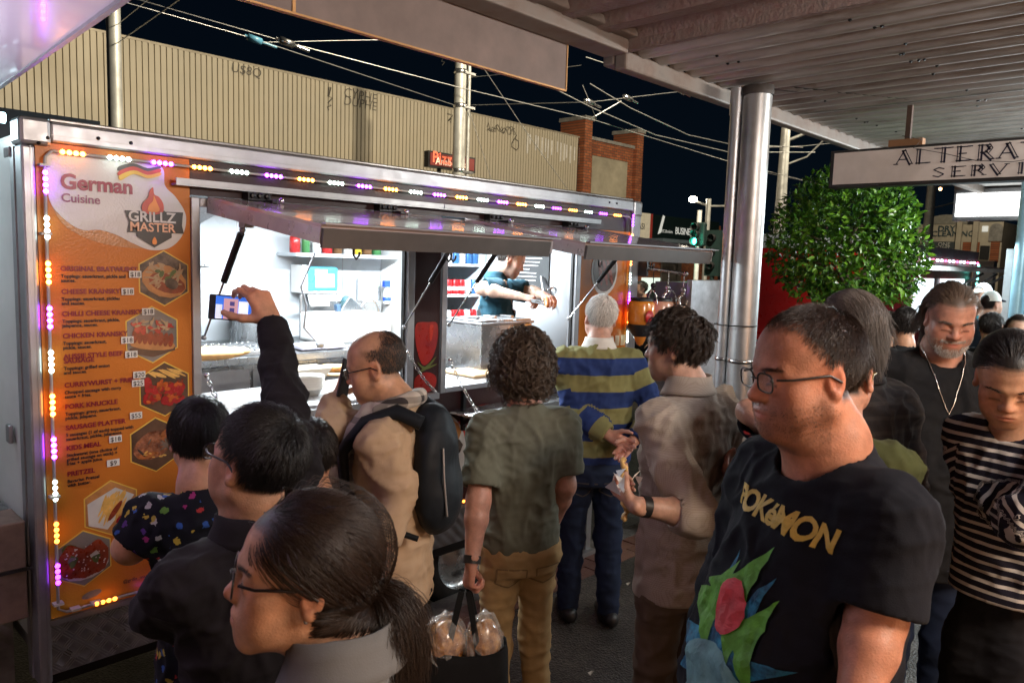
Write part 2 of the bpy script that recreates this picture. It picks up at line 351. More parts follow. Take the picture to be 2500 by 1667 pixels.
# printed menu ---------------------------------------------------------------
MP = [o for o in T.children if o.name.startswith('menu_panel')][0]
E_ = -.0016
def flat(name, m, pts, k=1, parent=MP): return part(name, m, lambda b: b.poly([(x, YT + E_ * k, z) for x, z in pts]), parent)
def flats(name, m, polys, k=1, parent=MP):
    def f(b):
        for i, pts in enumerate(polys): b.poly([(x, YT + E_ * k - i * 2.5e-5, z) for x, z in pts])
    if len(polys) <= 4:
        for i, pts in enumerate(polys): o = part(name, m, lambda b: b.poly([(x, YT + E_ * k - i * 2.5e-5, z) for x, z in pts]), parent)
        return o
    o = part(name, m, f, parent); o['kind'] = 'stuff'; return o
def spline(pts, n=8):
    out = []; m_ = len(pts)
    for i in range(m_):
        p0, p1, p2, p3 = [np.array(pts[(i + k) % m_], float) for k in (-1, 0, 1, 2)]
        for j in range(n):
            t = j / n; out.append(tuple(.5 * ((2 * p1) + (-p0 + p2) * t + (2 * p0 - 5 * p1 + 4 * p2 - p3) * t * t + (-p0 + 3 * p1 - 3 * p2 + p3) * t ** 3)))
    return out
flat('swirl_print', mat('brown_swirl_print', (.40, .16, .035), .3, 0, .1, fn=pebble), spline([(.80, 2.12), (.83, 2.03), (.92, 1.975), (1.04, 1.952), (1.16, 1.955), (1.22, 1.99), (1.20, 2.04), (1.05, 2.03), (.9, 2.08)]), 1)
flat('white_blob_print', OFFW, spline([(.80, 2.265), (.79, 2.12), (.83, 2.05), (.89, 2.01), (.95, 2.012), (1.01, 1.995), (1.07, 1.965), (1.13, 1.945), (1.20, 1.957), (1.25, 2.01), (1.262, 2.085), (1.225, 2.15), (1.185, 2.19), (1.165, 2.265), (1.0, 2.272)]), 2)
flat('flag_print', mat('flag_black_print', (.03, .03, .03), .4), spline([(1.02, 2.245), (1.07, 2.262), (1.12, 2.25), (1.165, 2.262), (1.165, 2.252), (1.12, 2.238), (1.07, 2.25), (1.02, 2.228)], 4), 3)
flat('flag_print', mat('flag_red_print', (.45, .03, .02), .4), spline([(1.02, 2.228), (1.07, 2.25), (1.12, 2.238), (1.165, 2.252), (1.165, 2.238), (1.12, 2.224), (1.07, 2.236), (1.02, 2.212)], 4), 4)
flat('flag_print', mat('flag_gold_print', (.70, .45, .05), .4), spline([(1.02, 2.212), (1.07, 2.236), (1.12, 2.224), (1.165, 2.238), (1.165, 2.226), (1.12, 2.212), (1.07, 2.222), (1.025, 2.195)], 4), 5)
def ptext(name, m, items, k=4, parent=MP):
    def f(b):
        for s, x, z, size, bold in items: text(b, s, (x, YT + E_ * k, z), XA, ZA, size, bold)
    return part(name, m, f, parent)
ptext('title_lettering', MAGENTA, [('German', .826, 2.150, .073, .032)])
ptext('subtitle_lettering', mat('purple_lettering', (.22, .05, .12), .4), [('Cuisine', .828, 2.104, .042, .02)])
# logo: hexagon shield, flame, two words
flats('logo_shield', mat('logo_black_print', (.012, .011, .012), .35), [[(1.075, 2.075), (1.14, 2.125), (1.205, 2.075), (1.205, 1.995), (1.14, 1.955), (1.075, 1.995)], [(1.035, 2.088), (1.25, 2.094), (1.245, 2.043), (1.252, 2.012), (1.043, 2.008), (1.05, 2.045)]], 5)
flat('logo_flame', mat('flame_red_print', (.52, .05, .02), .35), spline([(1.10, 2.088), (1.098, 2.115), (1.118, 2.14), (1.125, 2.165), (1.138, 2.18), (1.142, 2.155), (1.16, 2.145), (1.175, 2.12), (1.172, 2.09), (1.135, 2.078)], 5), 6)
flat('logo_flame', mat('flame_orange_print', (.78, .25, .03), .35), spline([(1.118, 2.09), (1.12, 2.11), (1.136, 2.13), (1.14, 2.15), (1.15, 2.125), (1.160, 2.10), (1.15, 2.088)], 5), 7)
flat('logo_flame', MATS['flame_orange_print'], spline([(1.133, 1.968), (1.131, 1.98), (1.14, 1.995), (1.148, 1.978), (1.144, 1.967)], 4), 7)
ptext('logo_lettering', mat('logo_white_print', (.62, .60, .58), .4), [('GRILLZ', 1.046, 2.051, .054, .024)], 7)
ptext('logo_lettering', mat('logo_peach_print', (.75, .42, .26), .4), [('MASTER', 1.051, 2.015, .046, .022)], 7)
MENU = [('ORIGINAL BRATWURST', ['Toppings: sauerkraut, pickle and', 'sauces.'], 1.868), ('CHEESE KRANSKY', ['Toppings: sauerkraut, pickles', 'and sauces.'], 1.787), ('CHILLI CHEESE KRANSKY', ['Toppings: sauerkraut, pickle,', 'jalapenos, sauces.'], 1.708), ('CHICKEN KRANSKY', ['Toppings: sauerkraut,', 'pickle, sauces.'], 1.629), ('AUSSIE STYLE BEEF|SAUSAGE', ['Toppings: grilled onion', 'and sauces.'], 1.555), ('CURRYWURST + FRIES', ['Chopped sausage with curry', 'sauce + fries.'], 1.452), ('PORK KNUCKLE', ['Toppings: gravy, sauerkraut,', 'pickle, jalapeno.'], 1.374), ('SAUSAGE PLATTER', ['5 sausages (1 of each) topped with', 'sauerkraut, pickle, jalapenos.'], 1.297), ('KIDS MEAL', ['Stickwurst (one choice of', 'grilled sausage on stick) +', 'fries + apple juice.'], 1.222), ('PRETZEL', ['Bavarian Pretzel', 'with butter.'], 1.126)]
for hd, ls, z in MENU:
    hs = hd.split('|'); it = [(h, .820, z - .016 * i - .005,   .0240, .036) for i, h in enumerate(hs)]
    ptext('dish_heading', REDLET, it, 3)
    ptext('dish_description', INK, [(l, .820, z - .016 * (len(hs) - 1) - .029 - .0155 * i, .0165, .034) for i, l in enumerate(ls)], 3)
ptext('handle_lettering', INK, [('@grillz_master', 1.0, .665, .018, .01)], 3)
for s, x, z in (('$18', 1.068, 1.853), ('$18', 1.040, 1.789), ('$18', 1.112, 1.712), ('$18', 1.035, 1.607), ('$18', 1.048, 1.552), ('$20', 1.075, 1.472), ('$25', 1.070, 1.440), ('$55', 1.060, 1.316), ('$18', .985, 1.236), ('$9', .975, 1.146)):
    c = part('price_card', CARD, lambda b: b.box((x - .022, YT - .009, z - .013), (x + .022, YT - .0072, z + .013)))
    part('price_lettering', INK, lambda b: text(b, s, (x, YT - .0098, z - .0085), XA, ZA, .024, .012, align='CENTER'), c)
# food photographs: hexagon prints
def food_mat(name, cols, sc=18, seed=0):
    def fn(m, N, L, b, tc, mu):
        v = N.new('ShaderNodeTexVoronoi'); v.inputs['Scale'].default_value = sc; v.inputs['Randomness'].default_value = 1
        nz = N.new('ShaderNodeTexNoise'); nz.inputs['Scale'].default_value = sc * .7; nz.inputs['Detail'].default_value = 5; nz.inputs['Distortion'].default_value = 1.4
        mp = N.new('ShaderNodeMapping'); mp.inputs['Location'].default_value = (seed * 3.7, 0, seed); L.new(tc.outputs['Object'], mp.inputs[0]); L.new(mp.outputs[0], nz.inputs[0]); L.new(mp.outputs[0], v.inputs[0])
        ad = N.new('ShaderNodeMath'); ad.operation = 'MULTIPLY_ADD'; ad.inputs[1].default_value = .45; L.new(v.outputs['Distance'], ad.inputs[0])
        L.new(nz.outputs['Fac'], ad.inputs[2]); r = N.new('ShaderNodeValToRGB'); e = r.color_ramp.elements
        for i, c in enumerate(cols):
            el = e[i] if i < 2 else e.new(.5)
            el.color = (*c, 1)
        for i, el in enumerate(e): el.position = .42 + .42 * i / (len(cols) - 1)
        L.new(ad.outputs[0], r.inputs[0]); L.new(r.outputs[0], mu.inputs[6])
    return mat(name, (.3, .1, .05), .32, 0, .05, 4, fn=fn)
def hexa(cx, cz, r, q=1.): return [(cx + r * q * math.sin(k * math.pi / 3), cz + r * math.cos(k * math.pi / 3)) for k in range(6)]
MEAT = mat('sausage_print', (.22, .035, .012), .3, 0, .3, 30); FRY = mat('fries_print', (.72, .42, .10), .4, 0, .2, 30); ONION = mat('sauerkraut_print', (.50, .38, .22), .4, 0, .3, 40, col2=(.25, .13, .06)); BREAD = mat('bread_print', (.45, .20, .06), .4, 0, .25, 20); GREENH = mat('herb_print', (.07, .11, .025), .4, 0, .3, 30); DARKP = mat('dark_photo_print', (.03, .018, .014), .35, 0, .5, 14, col2=(.12, .09, .07)); BOARDP = mat('board_photo_print', (.09, .045, .025), .35, 0, .4, 10)
GREYP = mat('grey_photo_print', (.30, .27, .24), .35, 0, .4, 5, col2=(.09, .08, .07)); SAUCE = mat('sauce_print', (.36, .02, .02), .25, 0, .2, 30); PLATE = mat('plate_print', (.6, .58, .55), .35)
rnd = random.Random(4)
def ellp(cx, cz, a, b_, rot=0, n=12, j=.0): return [(cx + (a * math.cos(t) * math.cos(rot) - b_ * math.sin(t) * math.sin(rot)) * (1 + rnd.uniform(-j, j)), cz + (a * math.cos(t) * math.sin(rot) + b_ * math.sin(t) * math.cos(rot)) * (1 + rnd.uniform(-j, j))) for t in [2 * math.pi * k / n for k in range(n)]]
def photo(cx, cz, r, back, layers):
    g = flat('food_photo', GOLD, hexa(cx, cz, r * 1.05), 1)
    flat('photo_background', back, hexa(cx, cz, r), 2, g)
    lim = r * .80
    for k, (nm, m, ps) in enumerate(layers):
        out = []
        for pl in ps: out.append([(cx + max(-lim, min(lim, x * r)), cz + max(-lim * 1.02 + .25 * abs(x) * r, min(lim * 1.02 - .25 * abs(x) * r, z * r))) for x, z in pl])
        flats(nm, m, out, 3 + k * .6, g)
def rand_ell(n, a, b_, sx=.75, sz=.5, cz=0, rot=None): return [ellp(rnd.uniform(-sx, sx), cz + rnd.uniform(-sz, sz), a * rnd.uniform(.7, 1.2), b_ * rnd.uniform(.7, 1.2), rnd.uniform(-1.5, 1.5) if rot is None else rot + rnd.uniform(-.25, .25), 9) for _ in range(n)]
photo(1.176, 1.838, .103, DARKP, [('bun_print', BREAD, [ellp(0, -.1, .85, .6, -.35)]), ('sausage_shape', MEAT, [ellp(.1, -.18, .7, .36, -.3)]), ('topping_print', ONION, rand_ell(42, .17, .045, .62, .42, .12)), ('pickle_print', GREENH, rand_ell(7, .14, .09, .5, .3, 0)), ('glaze_print', DARKP, [ellp(.25, -.2, .26, .2, -.4)])])
photo(1.128, 1.622, .106, GREYP, [('board_print', BOARDP, [ellp(0, -.6, .95, .28)]), ('bun_print', BREAD, [ellp(0, -.36, .85, .2, -.12)]), ('sausage_shape', MEAT, [ellp(-.62 + .18 * k, -.02 - .03 * k, .1, .26, -.1) for k in range(8)]), ('topping_print', SAUCE, rand_ell(22, .16, .06, .65, .16, .28)), ('cheese_print', ONION, rand_ell(20, .12, .04, .65, .18, .36))])
photo(1.171, 1.406, .104, BOARDP, [('fries_shape', FRY, rand_ell(14, .32, .05, .55, .14, .62, -.5)), ('sausage_shape', SAUCE, rand_ell(24, .2, .16, .68, .42, -.1)), ('glaze_print', mat('curry_print', (.50, .10, .02), .25, 0, .3, 40), rand_ell(20, .11, .08, .65, .42, -.08)), ('charred_print', MEAT, rand_ell(14, .09, .05, .65, .4, -.1))])
photo(1.133, 1.190, .104, BOARDP, [('meat_shape', mat('roast_print', (.16, .05, .025), .28, 0, .5, 26, col2=(.30, .12, .06)), [ellp(-.1, .0, .72, .52, .35, 16, .06)]), ('skin_print', mat('crackling_print', (.34, .11, .03), .3, 0, .4, 40), [ellp(.45, .35, .32, .22, .5), ellp(-.3, -.35, .4, .12, .1)]), ('char_print', DARKP, rand_ell(12, .2, .04, .6, .4, 0)), ('glaze_print', FRY, rand_ell(6, .08, .03, .5, .3, -.35))])
photo(.966, .972, .103, BREAD, [('plate_shape', PLATE, [[(-.8, .3), (.15, .75), (.8, .35), (-.15, -.8), (-.78, -.5)]]), ('fries_shape', FRY, rand_ell(26, .38, .045, .4, .3, .05, 1.1)), ('sausage_shape', MEAT, [ellp(.12, -.12, .42, .1, .95)]), ('sauce_shape', SAUCE, [ellp(.45, -.5, .32, .2, .2)])])
def pretz(b0=.14):
    out = []
    P = [(0, -.55), (-.55, -.4), (-.72, .05), (-.45, .45), (-.05, .2), (.18, -.3), (.5, -.5)]
    for sgn in (1, -1):
        q = [(sgn * x, z) for x, z in P]
        for i in range(len(q) - 1):
            for j in range(5):
                t = j / 5; out.append(ellp(q[i][0] * (1 - t) + q[i + 1][0] * t, q[i][1] * (1 - t) + q[i + 1][1] * t, b0, b0, 0, 9))
    return out
photo(.867, .800, .104, GREYP, [('cloth_print', PLATE, [ellp(.1, -.3, .8, .5, .3)]), ('herb_shape', GREENH, rand_ell(5, .3, .2, .5, .3, .1)), ('pretzel_shape', MEAT, pretz(.17)), ('salt_print', PLATE, rand_ell(40, .03, .025, .7, .5, 0))])
flat('slider_print', mat('grey_oval_print', (.22, .20, .18), .3), ellp(.89, .655, .035, .014, .15), 2)
# lower print: chillies, burger roundel
LP = [o for o in T.children if o.name.startswith('lower_panel')][0]; MU_ = [o for o in T.children if o.name.startswith('mullion_panel')][0]
def chil(n, x0, x1, z0, z1, seed): 
    r_ = random.Random(seed); return [spline([(x + dx * a * 1.0, z + dz * a) for dx, dz in ((-1, .3), (-.3, .34), (.4, .2), (1.1, -.25), (.3, -.16), (-.5, -.2))], 4) if r_.random() < 2 else 0 for x, z, a in [(r_.uniform(x0, x1), r_.uniform(z0, z1), r_.uniform(.07, .15)) for _ in range(n)]]
flats('chilli_print', CHILLI, chil(26, 1.5, 4.05, .70, 1.14, 3), 1, LP); flats('chilli_print', CHILLI2, chil(14, 1.55, 4.05, .68, 1.12, 8), 2, LP)
flats('chilli_print', CHILLI, [spline([(2.42, 1.61), (2.50, 1.62), (2.56, 1.61), (2.565, 1.52), (2.53, 1.43), (2.47, 1.40), (2.425, 1.5)], 5), spline([(2.425, 1.34), (2.5, 1.36), (2.56, 1.33), (2.55, 1.27), (2.47, 1.25), (2.42, 1.27)], 5)], 1, MU_)
flats('chilli_highlight_print', CHILLI2, [spline([(2.51, 1.60), (2.535, 1.60), (2.525, 1.53), (2.512, 1.53)], 4)], 2, MU_)
flats('stem_print', GREENP, [spline([(2.43, 1.42), (2.48, 1.39), (2.565, 1.40), (2.48, 1.375)], 4), spline([(2.43, 1.36), (2.50, 1.40), (2.56, 1.44), (2.5, 1.38)], 4)], 3, MU_)
bg = flat('burger_roundel', PLATE, ellp(2.58, .90, .205, .235, 0, 28), 3, LP)
for nm, m, e in (('bun_print', BREAD, ellp(2.58, 1.01, .165, .1)), ('bun_print', BREAD, ellp(2.58, .80, .16, .08)), ('patty_print', DARKP, ellp(2.59, .92, .17, .07, .1)), ('lettuce_print', SAUCE, ellp(2.57, .862, .16, .03, -.1))): flat(nm, m, e, 4 if nm[0] != 'p' else 5, bg)
# right hand print
flat('bowl_print', PLATE, ellp(3.98, 1.90, .14, .16, 0, 24), 1, EP); flat('bowl_print', BOARDP, ellp(3.98, 1.91, .125, .145, 0, 24), 2, EP); flats('sausage_shape', MEAT, [ellp(3.98 + q * .05, 1.90, .018, .10, .3 + q * .1) for q in (-1, 0, 1)], 3, EP)
ptext('lettering', INK, [('We love', 3.83, 1.60, .05, .01), ('Grills Master', 3.90, 1.60, .05, .012)][1:], 2, EP)
flats('social_icon', mat('icon_cream_print', (.65, .52, .36), .4), [[(x, 1.40), (x + .045, 1.40), (x + .045, 1.47), (x, 1.47)] for x in (4.06, 4.13, 4.195)], 1, EP)
# LED ribbons -----------------------------------------------------------------
LC = {'O': (1, .27, .025), 'W': (.74, 1, .88), 'P': (.36, .03, 1)}
ST = part('led_ribbon', mat('ribbon_sleeve', (.42, .40, .38), .3), lambda b: (b.tube([(.80, YT - .022, 2.272), (4.19, YT - .022, 2.262)], .0055, 6), b.tube([(.80, YT - .022, 2.272), (.779, YT - .022, 2.25), (.776, YT - .022, 2.20), (.773, YT - .022, .64), (.80, YT - .022, .622), (4.19, YT - .022, .625)], .0055, 6), b.tube([(4.19, YT - .022, 2.262), (4.225, YT - .022, 2.24), (4.23, YT - .022, .8)], .0055, 6)))
led_me = {}
def led(p, horiz, c, k):
    key = (horiz, c, k)
    if key not in led_me:
        b = MB()
        for q in range(4):
            o_ = (q - 1.5) * .021
            c_ = Vector((o_, 0, 0)) if horiz else Vector((0, 0, o_))
            b.ball(c_, (.0088, .005, .0088), 8)
        m_ = mat('led_' + c + str(k), (.6, .6, .6), .4, emit=LC[c], es={'O': 30, 'W': 17, 'P': 40}[c] * k)
        me = bpy.data.meshes.new('led_module'); me.from_pydata(b.v, [], b.f); me.materials.append(m_); led_me[key] = me
    o = link('led_module', led_me[key], ST); o.location = Vector(p) - ORG[T.name]
for i in range(22): led((.862 + .152 * i, YT - .030, 2.272 - .01 * i / 22), True, 'OWP'[i % 3], 1 if i < 17 else .35)
for i, (c, k) in enumerate(zip('PWOPWOPWOP', [1, 1, 1, 1, 1, 1, 1, .3, .3, .3])): led((.776 - .003 * i / 10, YT - .030, 2.165 - .1545 * i), False, c, k)
for i, (c, k) in enumerate(zip('POOWPOW', [.3, 1, .5, .5, .8, 1, 1])): led((4.23, YT - .030, 2.24 - .13 * i), False, c, k)
for i in range(20): led((.93 + .165 * i, YT - .030, .624), True, 'OPOO'[i % 4], .25)
for p in ((.776, 2.222), (.774, 1.99), (.774, 1.06), (.774, .66), (.83, .623), (.90, .624)):
    part('ribbon_clip', CARD, lambda b: b.box((p[0] - .016, YT - .033, p[1] - .004), (p[0] + .016, YT - .001, p[1] + .004)), ST)
# running gear and stand
part('chassis_rail', BLACKM, lambda b: (b.box((.8, YT + .25, .22), (4.2, YT + .33, .41)), b.box((.8, YB - .35, .22), (4.2, YB - .27, .41))))
for xx in (2.30, 2.97):
    w = part('wheel', RUBBER, lambda b: b.lathe((xx, YT + .28, .19), [(.20, -.09), (.27, -.095), (.31, -.06), (.31, .06), (.27, .095), (.20, .09)], 28, Matrix.Rotation(math.pi / 2, 3, 'X')))
    part('rim', STEEL, lambda b: b.lathe((xx, YT + .28, .19), [(.205, .088), (.19, .05), (.12, .06), (.07, .085), (.001, .09)], 20, Matrix.Rotation(math.pi / 2, 3, 'X')), w)
part('mudguard', BLACK, lambda b: b.poly([(2.63 + .72 * math.cos(a), YT + .03, .16 + .36 * math.sin(a) * 1.0) for a in [math.pi * k / 14 for k in range(15)]] + [(1.89, YT + .03, .16), (1.9, YT + .03, .384), (3.37, YT + .03, .384), (3.38, YT + .03, .16)][:0], (0, .3, 0)) if False else b.box((1.9, YT + .02, .33), (3.4, YT + .45, .383)))
LG = part('stabiliser_leg', DALU, lambda b: (b.box((3.92, YT + .01, .03), (3.97, YT + .06, .384)), b.box((3.62, YT - .03, .0), (3.98, YT + .07, .032))))
# ---------------------------------------------------------------- inside the trailer
BN = part('work_bench', STEEL, lambda b: (b.box((1.0, 4.1, 1.30), (3.55, YB - .06, 1.345)), b.box((1.02, 4.14, .52), (3.5, YB - .06, 1.295))), bev=.004)
part('bench_drawer', ALU, lambda b: b.box((1.05, 4.128, 1.12), (2.1, 4.137, 1.27)), BN, .002)
part('bench_drawer', DALU, lambda b: b.box((2.12, 4.128, 1.12), (3.4, 4.137, 1.27)), BN, .002)
for xx, m_ in ((1.75, BLACK), (2.95, mat('red_switch', (.5, .03, .02), .3))): part('knob', m_, lambda b: b.lathe((xx, 4.128, 1.2), [(.02, 0), (.02, .012), (.001, .014)], 12, Matrix.Rotation(math.pi / 2, 3, 'X')), BN)
part('serving_counter', mat('counter_steel', (.75, .75, .76), .22, .6), lambda b: (b.box((1.30, YT + .052, 1.215), (3.72, YT + .62, 1.255)),), bev=.003)
part('wall_shelf', INNER, lambda b: b.box((2.75, YB - .32, 1.93), (3.62, YB - .055, 1.955)))
part('partition', WHITE, lambda b: b.box((3.66, 4.45, .5), (3.69, YB - .06, 2.27)))
part('extractor_hood', mat('hood_mesh', (.5, .5, .52), .5, .6, .25, 90), lambda b: b.poly([(1.0, 3.9, 2.2), (1.9, 3.9, 2.2), (1.9, 4.95, 1.95), (1.0, 4.95, 1.95)], (0, 0, .02)))
part('sink', STEEL, lambda b: (b.box((2.75, 4.2, 1.346), (3.4, 4.6, 1.35)), b.box((2.95, 4.9, 1.35), (3.60, 4.93, 1.60))), BN)
def tap(b): b.tube([(2.80, 4.75, 1.35), (2.80, 4.75, 1.66), (2.82, 4.74, 1.68), (3.06, 4.70, 1.68), (3.06, 4.70, 1.655)], .012, 8)
def hose(b): b.tube([(3.42 + .09 * math.cos(a), 4.8, 1.5 + .12 * math.sin(a)) for a in [math.pi * k / 8 for k in range(9)]], .01, 7)
part('tap', STEEL, tap, BN); part('spray_hose', STEEL, hose, BN)
# ================================================================== ground, kerb, footpath
def agg(m, N, L, b, tc, mu):
    v = N.new('ShaderNodeTexVoronoi'); v.inputs['Scale'].default_value = 95; L.new(tc.outputs['Object'], v.inputs['Vector'])
    r = N.new('ShaderNodeValToRGB'); r.color_ramp.elements[0].color = (.03, .028, .026, 1); r.color_ramp.elements[1].color = (.11, .10, .085, 1); r.color_ramp.elements[0].position = .15; r.color_ramp.elements[1].position = .9
    L.new(v.outputs['Color'], r.inputs[0])
    n = N.new('ShaderNodeTexNoise'); n.inputs['Scale'].default_value = 1.7; n.inputs['Detail'].default_value = 7; n.inputs['Roughness'].default_value = .7; L.new(tc.outputs['Object'], n.inputs[0]); q = N.new('ShaderNodeMapRange'); q.inputs[1].default_value = .35; q.inputs[2].default_value = .65; q.inputs[3].default_value = .35; q.inputs[4].default_value = 1.1; L.new(n.outputs['Fac'], q.inputs[0]); x = N.new('ShaderNodeMix'); x.data_type = 'RGBA'; x.blend_type = 'MULTIPLY'; x.inputs[0].default_value = 1; L.new(r.outputs[0], x.inputs[6]); L.new(q.outputs[0], x.inputs[7]); L.new(x.outputs[2], mu.inputs[6])
    bp = N.new('ShaderNodeBump'); bp.inputs['Strength'].default_value = .7; bp.inputs['Distance'].default_value = .006; L.new(v.outputs['Distance'], bp.inputs['Height']); L.new(bp.outputs[0], b.inputs['Normal'])
ASPH = mat('asphalt', (.045, .043, .04), .5, 0, .3, 3, fn=agg)
PATHM = mat('footpath_asphalt', (.045, .042, .04), .5, 0, .35, 2, fn=agg)
PAVE = [mat('red_paver%d' % i, c, .55, 0, .3, 16, bump=.4, bs=90, col2=(.10, .055, .045)) for i, c in enumerate(((.20, .085, .055), (.235, .115, .075), (.17, .075, .055)))]
KERB = mat('bluestone', (.13, .125, .115), .7, 0, .35, 14, bump=.6, bs=40)
CONC = mat('concrete', (.28, .27, .25), .8, 0, .25, 5, bump=.3, bs=50)
b = MB(); b.poly([(-60, 3.16, -.12), (160, 3.16, -.12), (160, 160, -.12), (-60, 160, -.12)]); road = tag(b.build('road', ASPH), kind='structure')
b = MB(); b.box((-40, -30, -.3), (120, 2.765, 0)); FP = tag(b.build('footpath', PATHM), kind='structure')
b = MB(); b.box((-40, 2.766, -.3), (120, 2.999, -.008)); b.build('paver_bed', mat('joint_sand', (.035, .03, .026), .9), FP)
pm = []
for i in range(6):
    b = MB(); b.box((0, 0, -.02), (.226, .111, .0)); me = b.build('paver', PAVE[i % 3]); me.data.polygons.foreach_set('use_smooth', [False] * 6); pm.append(me.data); bpy.data.objects.remove(me)
for r in range(2):
    for i in range(34):
        o = link('paver', pm[(i * 5 + r * 3 + (i // 3)) % 6], FP); o.location = (.3 + i * .23 + .115 * r, 2.768 + r * .1155, .002 + random.uniform(-.003, .003)); o.rotation_euler = (random.uniform(-.012, .012), random.uniform(-.012, .012), random.uniform(-.01, .01))
b = MB(); b.box((-40, 3.0, -.3), (120, 3.005, -.02)); kb = tag(b.build('kerb', KERB), kind='structure')
for i in range(16):
    b = MB(); b.box((-2 + i * 1.0, 3.001, -.25), (-2 + i * 1.0 + .992, 3.155, random.uniform(-.006, .003))); b.build('kerb_stone', KERB, kb, .012)
b = MB(); b.box((-40, 13.0, -.3), (120, 30, 0)); tag(b.build('far_footpath', PATHM), kind='structure')
b = MB(); b.box((3.05, 1.55, -.02), (3.42, 1.80, .004)); tag(b.build('access_cover', mat('cast_cover', (.09, .085, .08), .6, .3, .3, 20, bump=.4), org=None), 'small metal access cover set in the footpath', 'access cover')
lit = mat('litter_paper', (.6, .57, .5), .8)
for i, (x, y, s) in enumerate(((3.72, 2.52, 'white scrap of litter on the asphalt right of the jeans'), (3.05, 2.66, 'pale scrap of litter beside the red pavers'), (2.75, 2.05, 'white scrap of litter in the middle of the footpath'))):
    b = MB(); b.poly([(x, y, .003), (x + .035, y + .006, .01), (x + .04, y + .022, .004), (x + .004, y + .02, .008)]); tag(b.build('litter', lit), s, 'litter')
# ================================================================== shop awning over the footpath
ZC = 3.0; YG = 2.335
def soff(m, N, L, b, tc, mu):
    n = N.new('ShaderNodeTexNoise'); n.inputs['Scale'].default_value = 5; n.inputs['Detail'].default_value = 8; n.inputs['Roughness'].default_value = .7; mp = N.new('ShaderNodeMapping'); mp.inputs['Scale'].default_value = (3, .35, 1)
    L.new(tc.outputs['Object'], mp.inputs[0]); L.new(mp.outputs[0], n.inputs[0]); r = N.new('ShaderNodeValToRGB'); e = r.color_ramp.elements
    e[0].color = (.25, .215, .19, 1); e[1].color = (.46, .45, .44, 1); e[0].position = .34; e[1].position = .50; L.new(n.outputs['Fac'], r.inputs[0]); L.new(r.outputs[0], mu.inputs[6])
SOF = mat('painted_iron_soffit', (.4, .35, .3), .34, .3, .12, 3, fn=soff)
FLAKE = mat('flaking_soffit', (.30, .235, .215), .6, .1, .3, 22, bump=.35, bs=60, col2=(.17, .11, .10), bdist=.02)
FASC = mat('fascia_paint', (.19, .145, .13), .6, 0, .15, 5)
GUTT = mat('stained_gutter', (.28, .24, .21), .55, .2, .3, 7, col2=(.15, .11, .09))
RUST = mat('rusty_edge', (.20, .13, .09), .8, .1, .5, 12, bump=.6, bs=40, col2=(.05, .035, .03))
AW = thing('shop_awning', 'corrugated iron awning roof over the footpath with rust stains', 'awning', (4.1, 2.1, ZC))
def corr(x0, x1, y0, y1, z, pitch, dep, prof, mt, name, n=6):
    """corrugated sheets whose ribs run across the footpath"""
    k = int((x1 - x0) / pitch); per = max(1, int(.8 / pitch)); i = 0
    while i < k:
        b = MB(); m = min(per, k - i); xs = []; zs = []
        for q in range(m):
            for t, h in prof: xs.append(x0 + (i + q + t) * pitch); zs.append(z + h * dep)
        xs.append(x0 + (i + m) * pitch - .002); zs.append(z + prof[0][1] * dep)
        dz = random.uniform(0, .004); vs = [(x, y, zz + dz) for y in (y0, y1) for x, zz in zip(xs, zs)]; c = len(xs)
        b.smooth = len(prof) > 5; b.add(vs, [(j, j + 1, c + j + 1, c + j) for j in range(c - 1)]); b.build(name, mt, AW); i += m
sinp = [(t / 10, (.5 - .5 * math.cos(2 * math.pi * t / 10)) ** 1.6) for t in range(10)]
corr(3.18, 11.2, -3.2, YG + .02, ZC, .165, .044, sinp, SOF, 'soffit_sheet')
corr(-1.0, 3.16, -3.2, YG + .02, ZC + .035, .26, .055, [(0, 0), (.30, 0), (.42, 1), (.88, 1)], FLAKE, 'soffit_sheet')
for p in range(46):
    x = random.uniform(3.4, 8); y = random.choice((.35, 1.25, 2.0)) + random.uniform(-.05, .05); x = 3.18 + (round((x - 3.18) / .165)) * .165
    b = MB(); b.lathe((x, y, ZC - .004), [(.008, 0), (.008, .006), (.001, -.004)], 6); b.build('roof_screw', BLACKM, AW)
b = MB(); b.box((3.2, YG, ZC - .075), (11.2, YG + .075, ZC + .02)); b.box((3.2, YG + .076, ZC - .045), (11.2, YG + .15, ZC + .03)); b.build('gutter', GUTT, AW, .012)
b = MB(); b.box((-1, YG - .05, ZC - .02), (3.15, YG + .10, ZC + .05)); b.box((-1.0, YG - .10, ZC + .05), (3.2, YG + .02, ZC + .09)); b.build('gutter', GUTT, AW, .01)
b = MB(); b.box((3.155, -3.2, ZC - .004), (3.19, YG + .02, ZC + .10)); b.build('lap_strip', FLAKE, AW)
b = MB(); b.box((-1.2, -3.3, ZC + .11), (11.3, YG + .10, ZC + .15)); b.build('sky_block_sheet', DALU, AW)  # unseen sheet added over the soffit to block sky and light
b = MB()
for i in range(14):
    x = 4.35 + i * .05; y = 1.98 - i * .030; b.poly([(x, y, ZC - .002), (x + .06, y - .035 + random.uniform(-.02, .02), ZC - .003), (x + .05, y + .012 + random.uniform(-.03, .0), ZC - .002)])
b.poly([(4.15, 2.18, ZC - .003), (4.6, 1.95, ZC - .003), (4.52, 2.0, ZC - .003), (4.3, 2.14, ZC - .003)]); b.build('torn_patch', BLACK, AW)
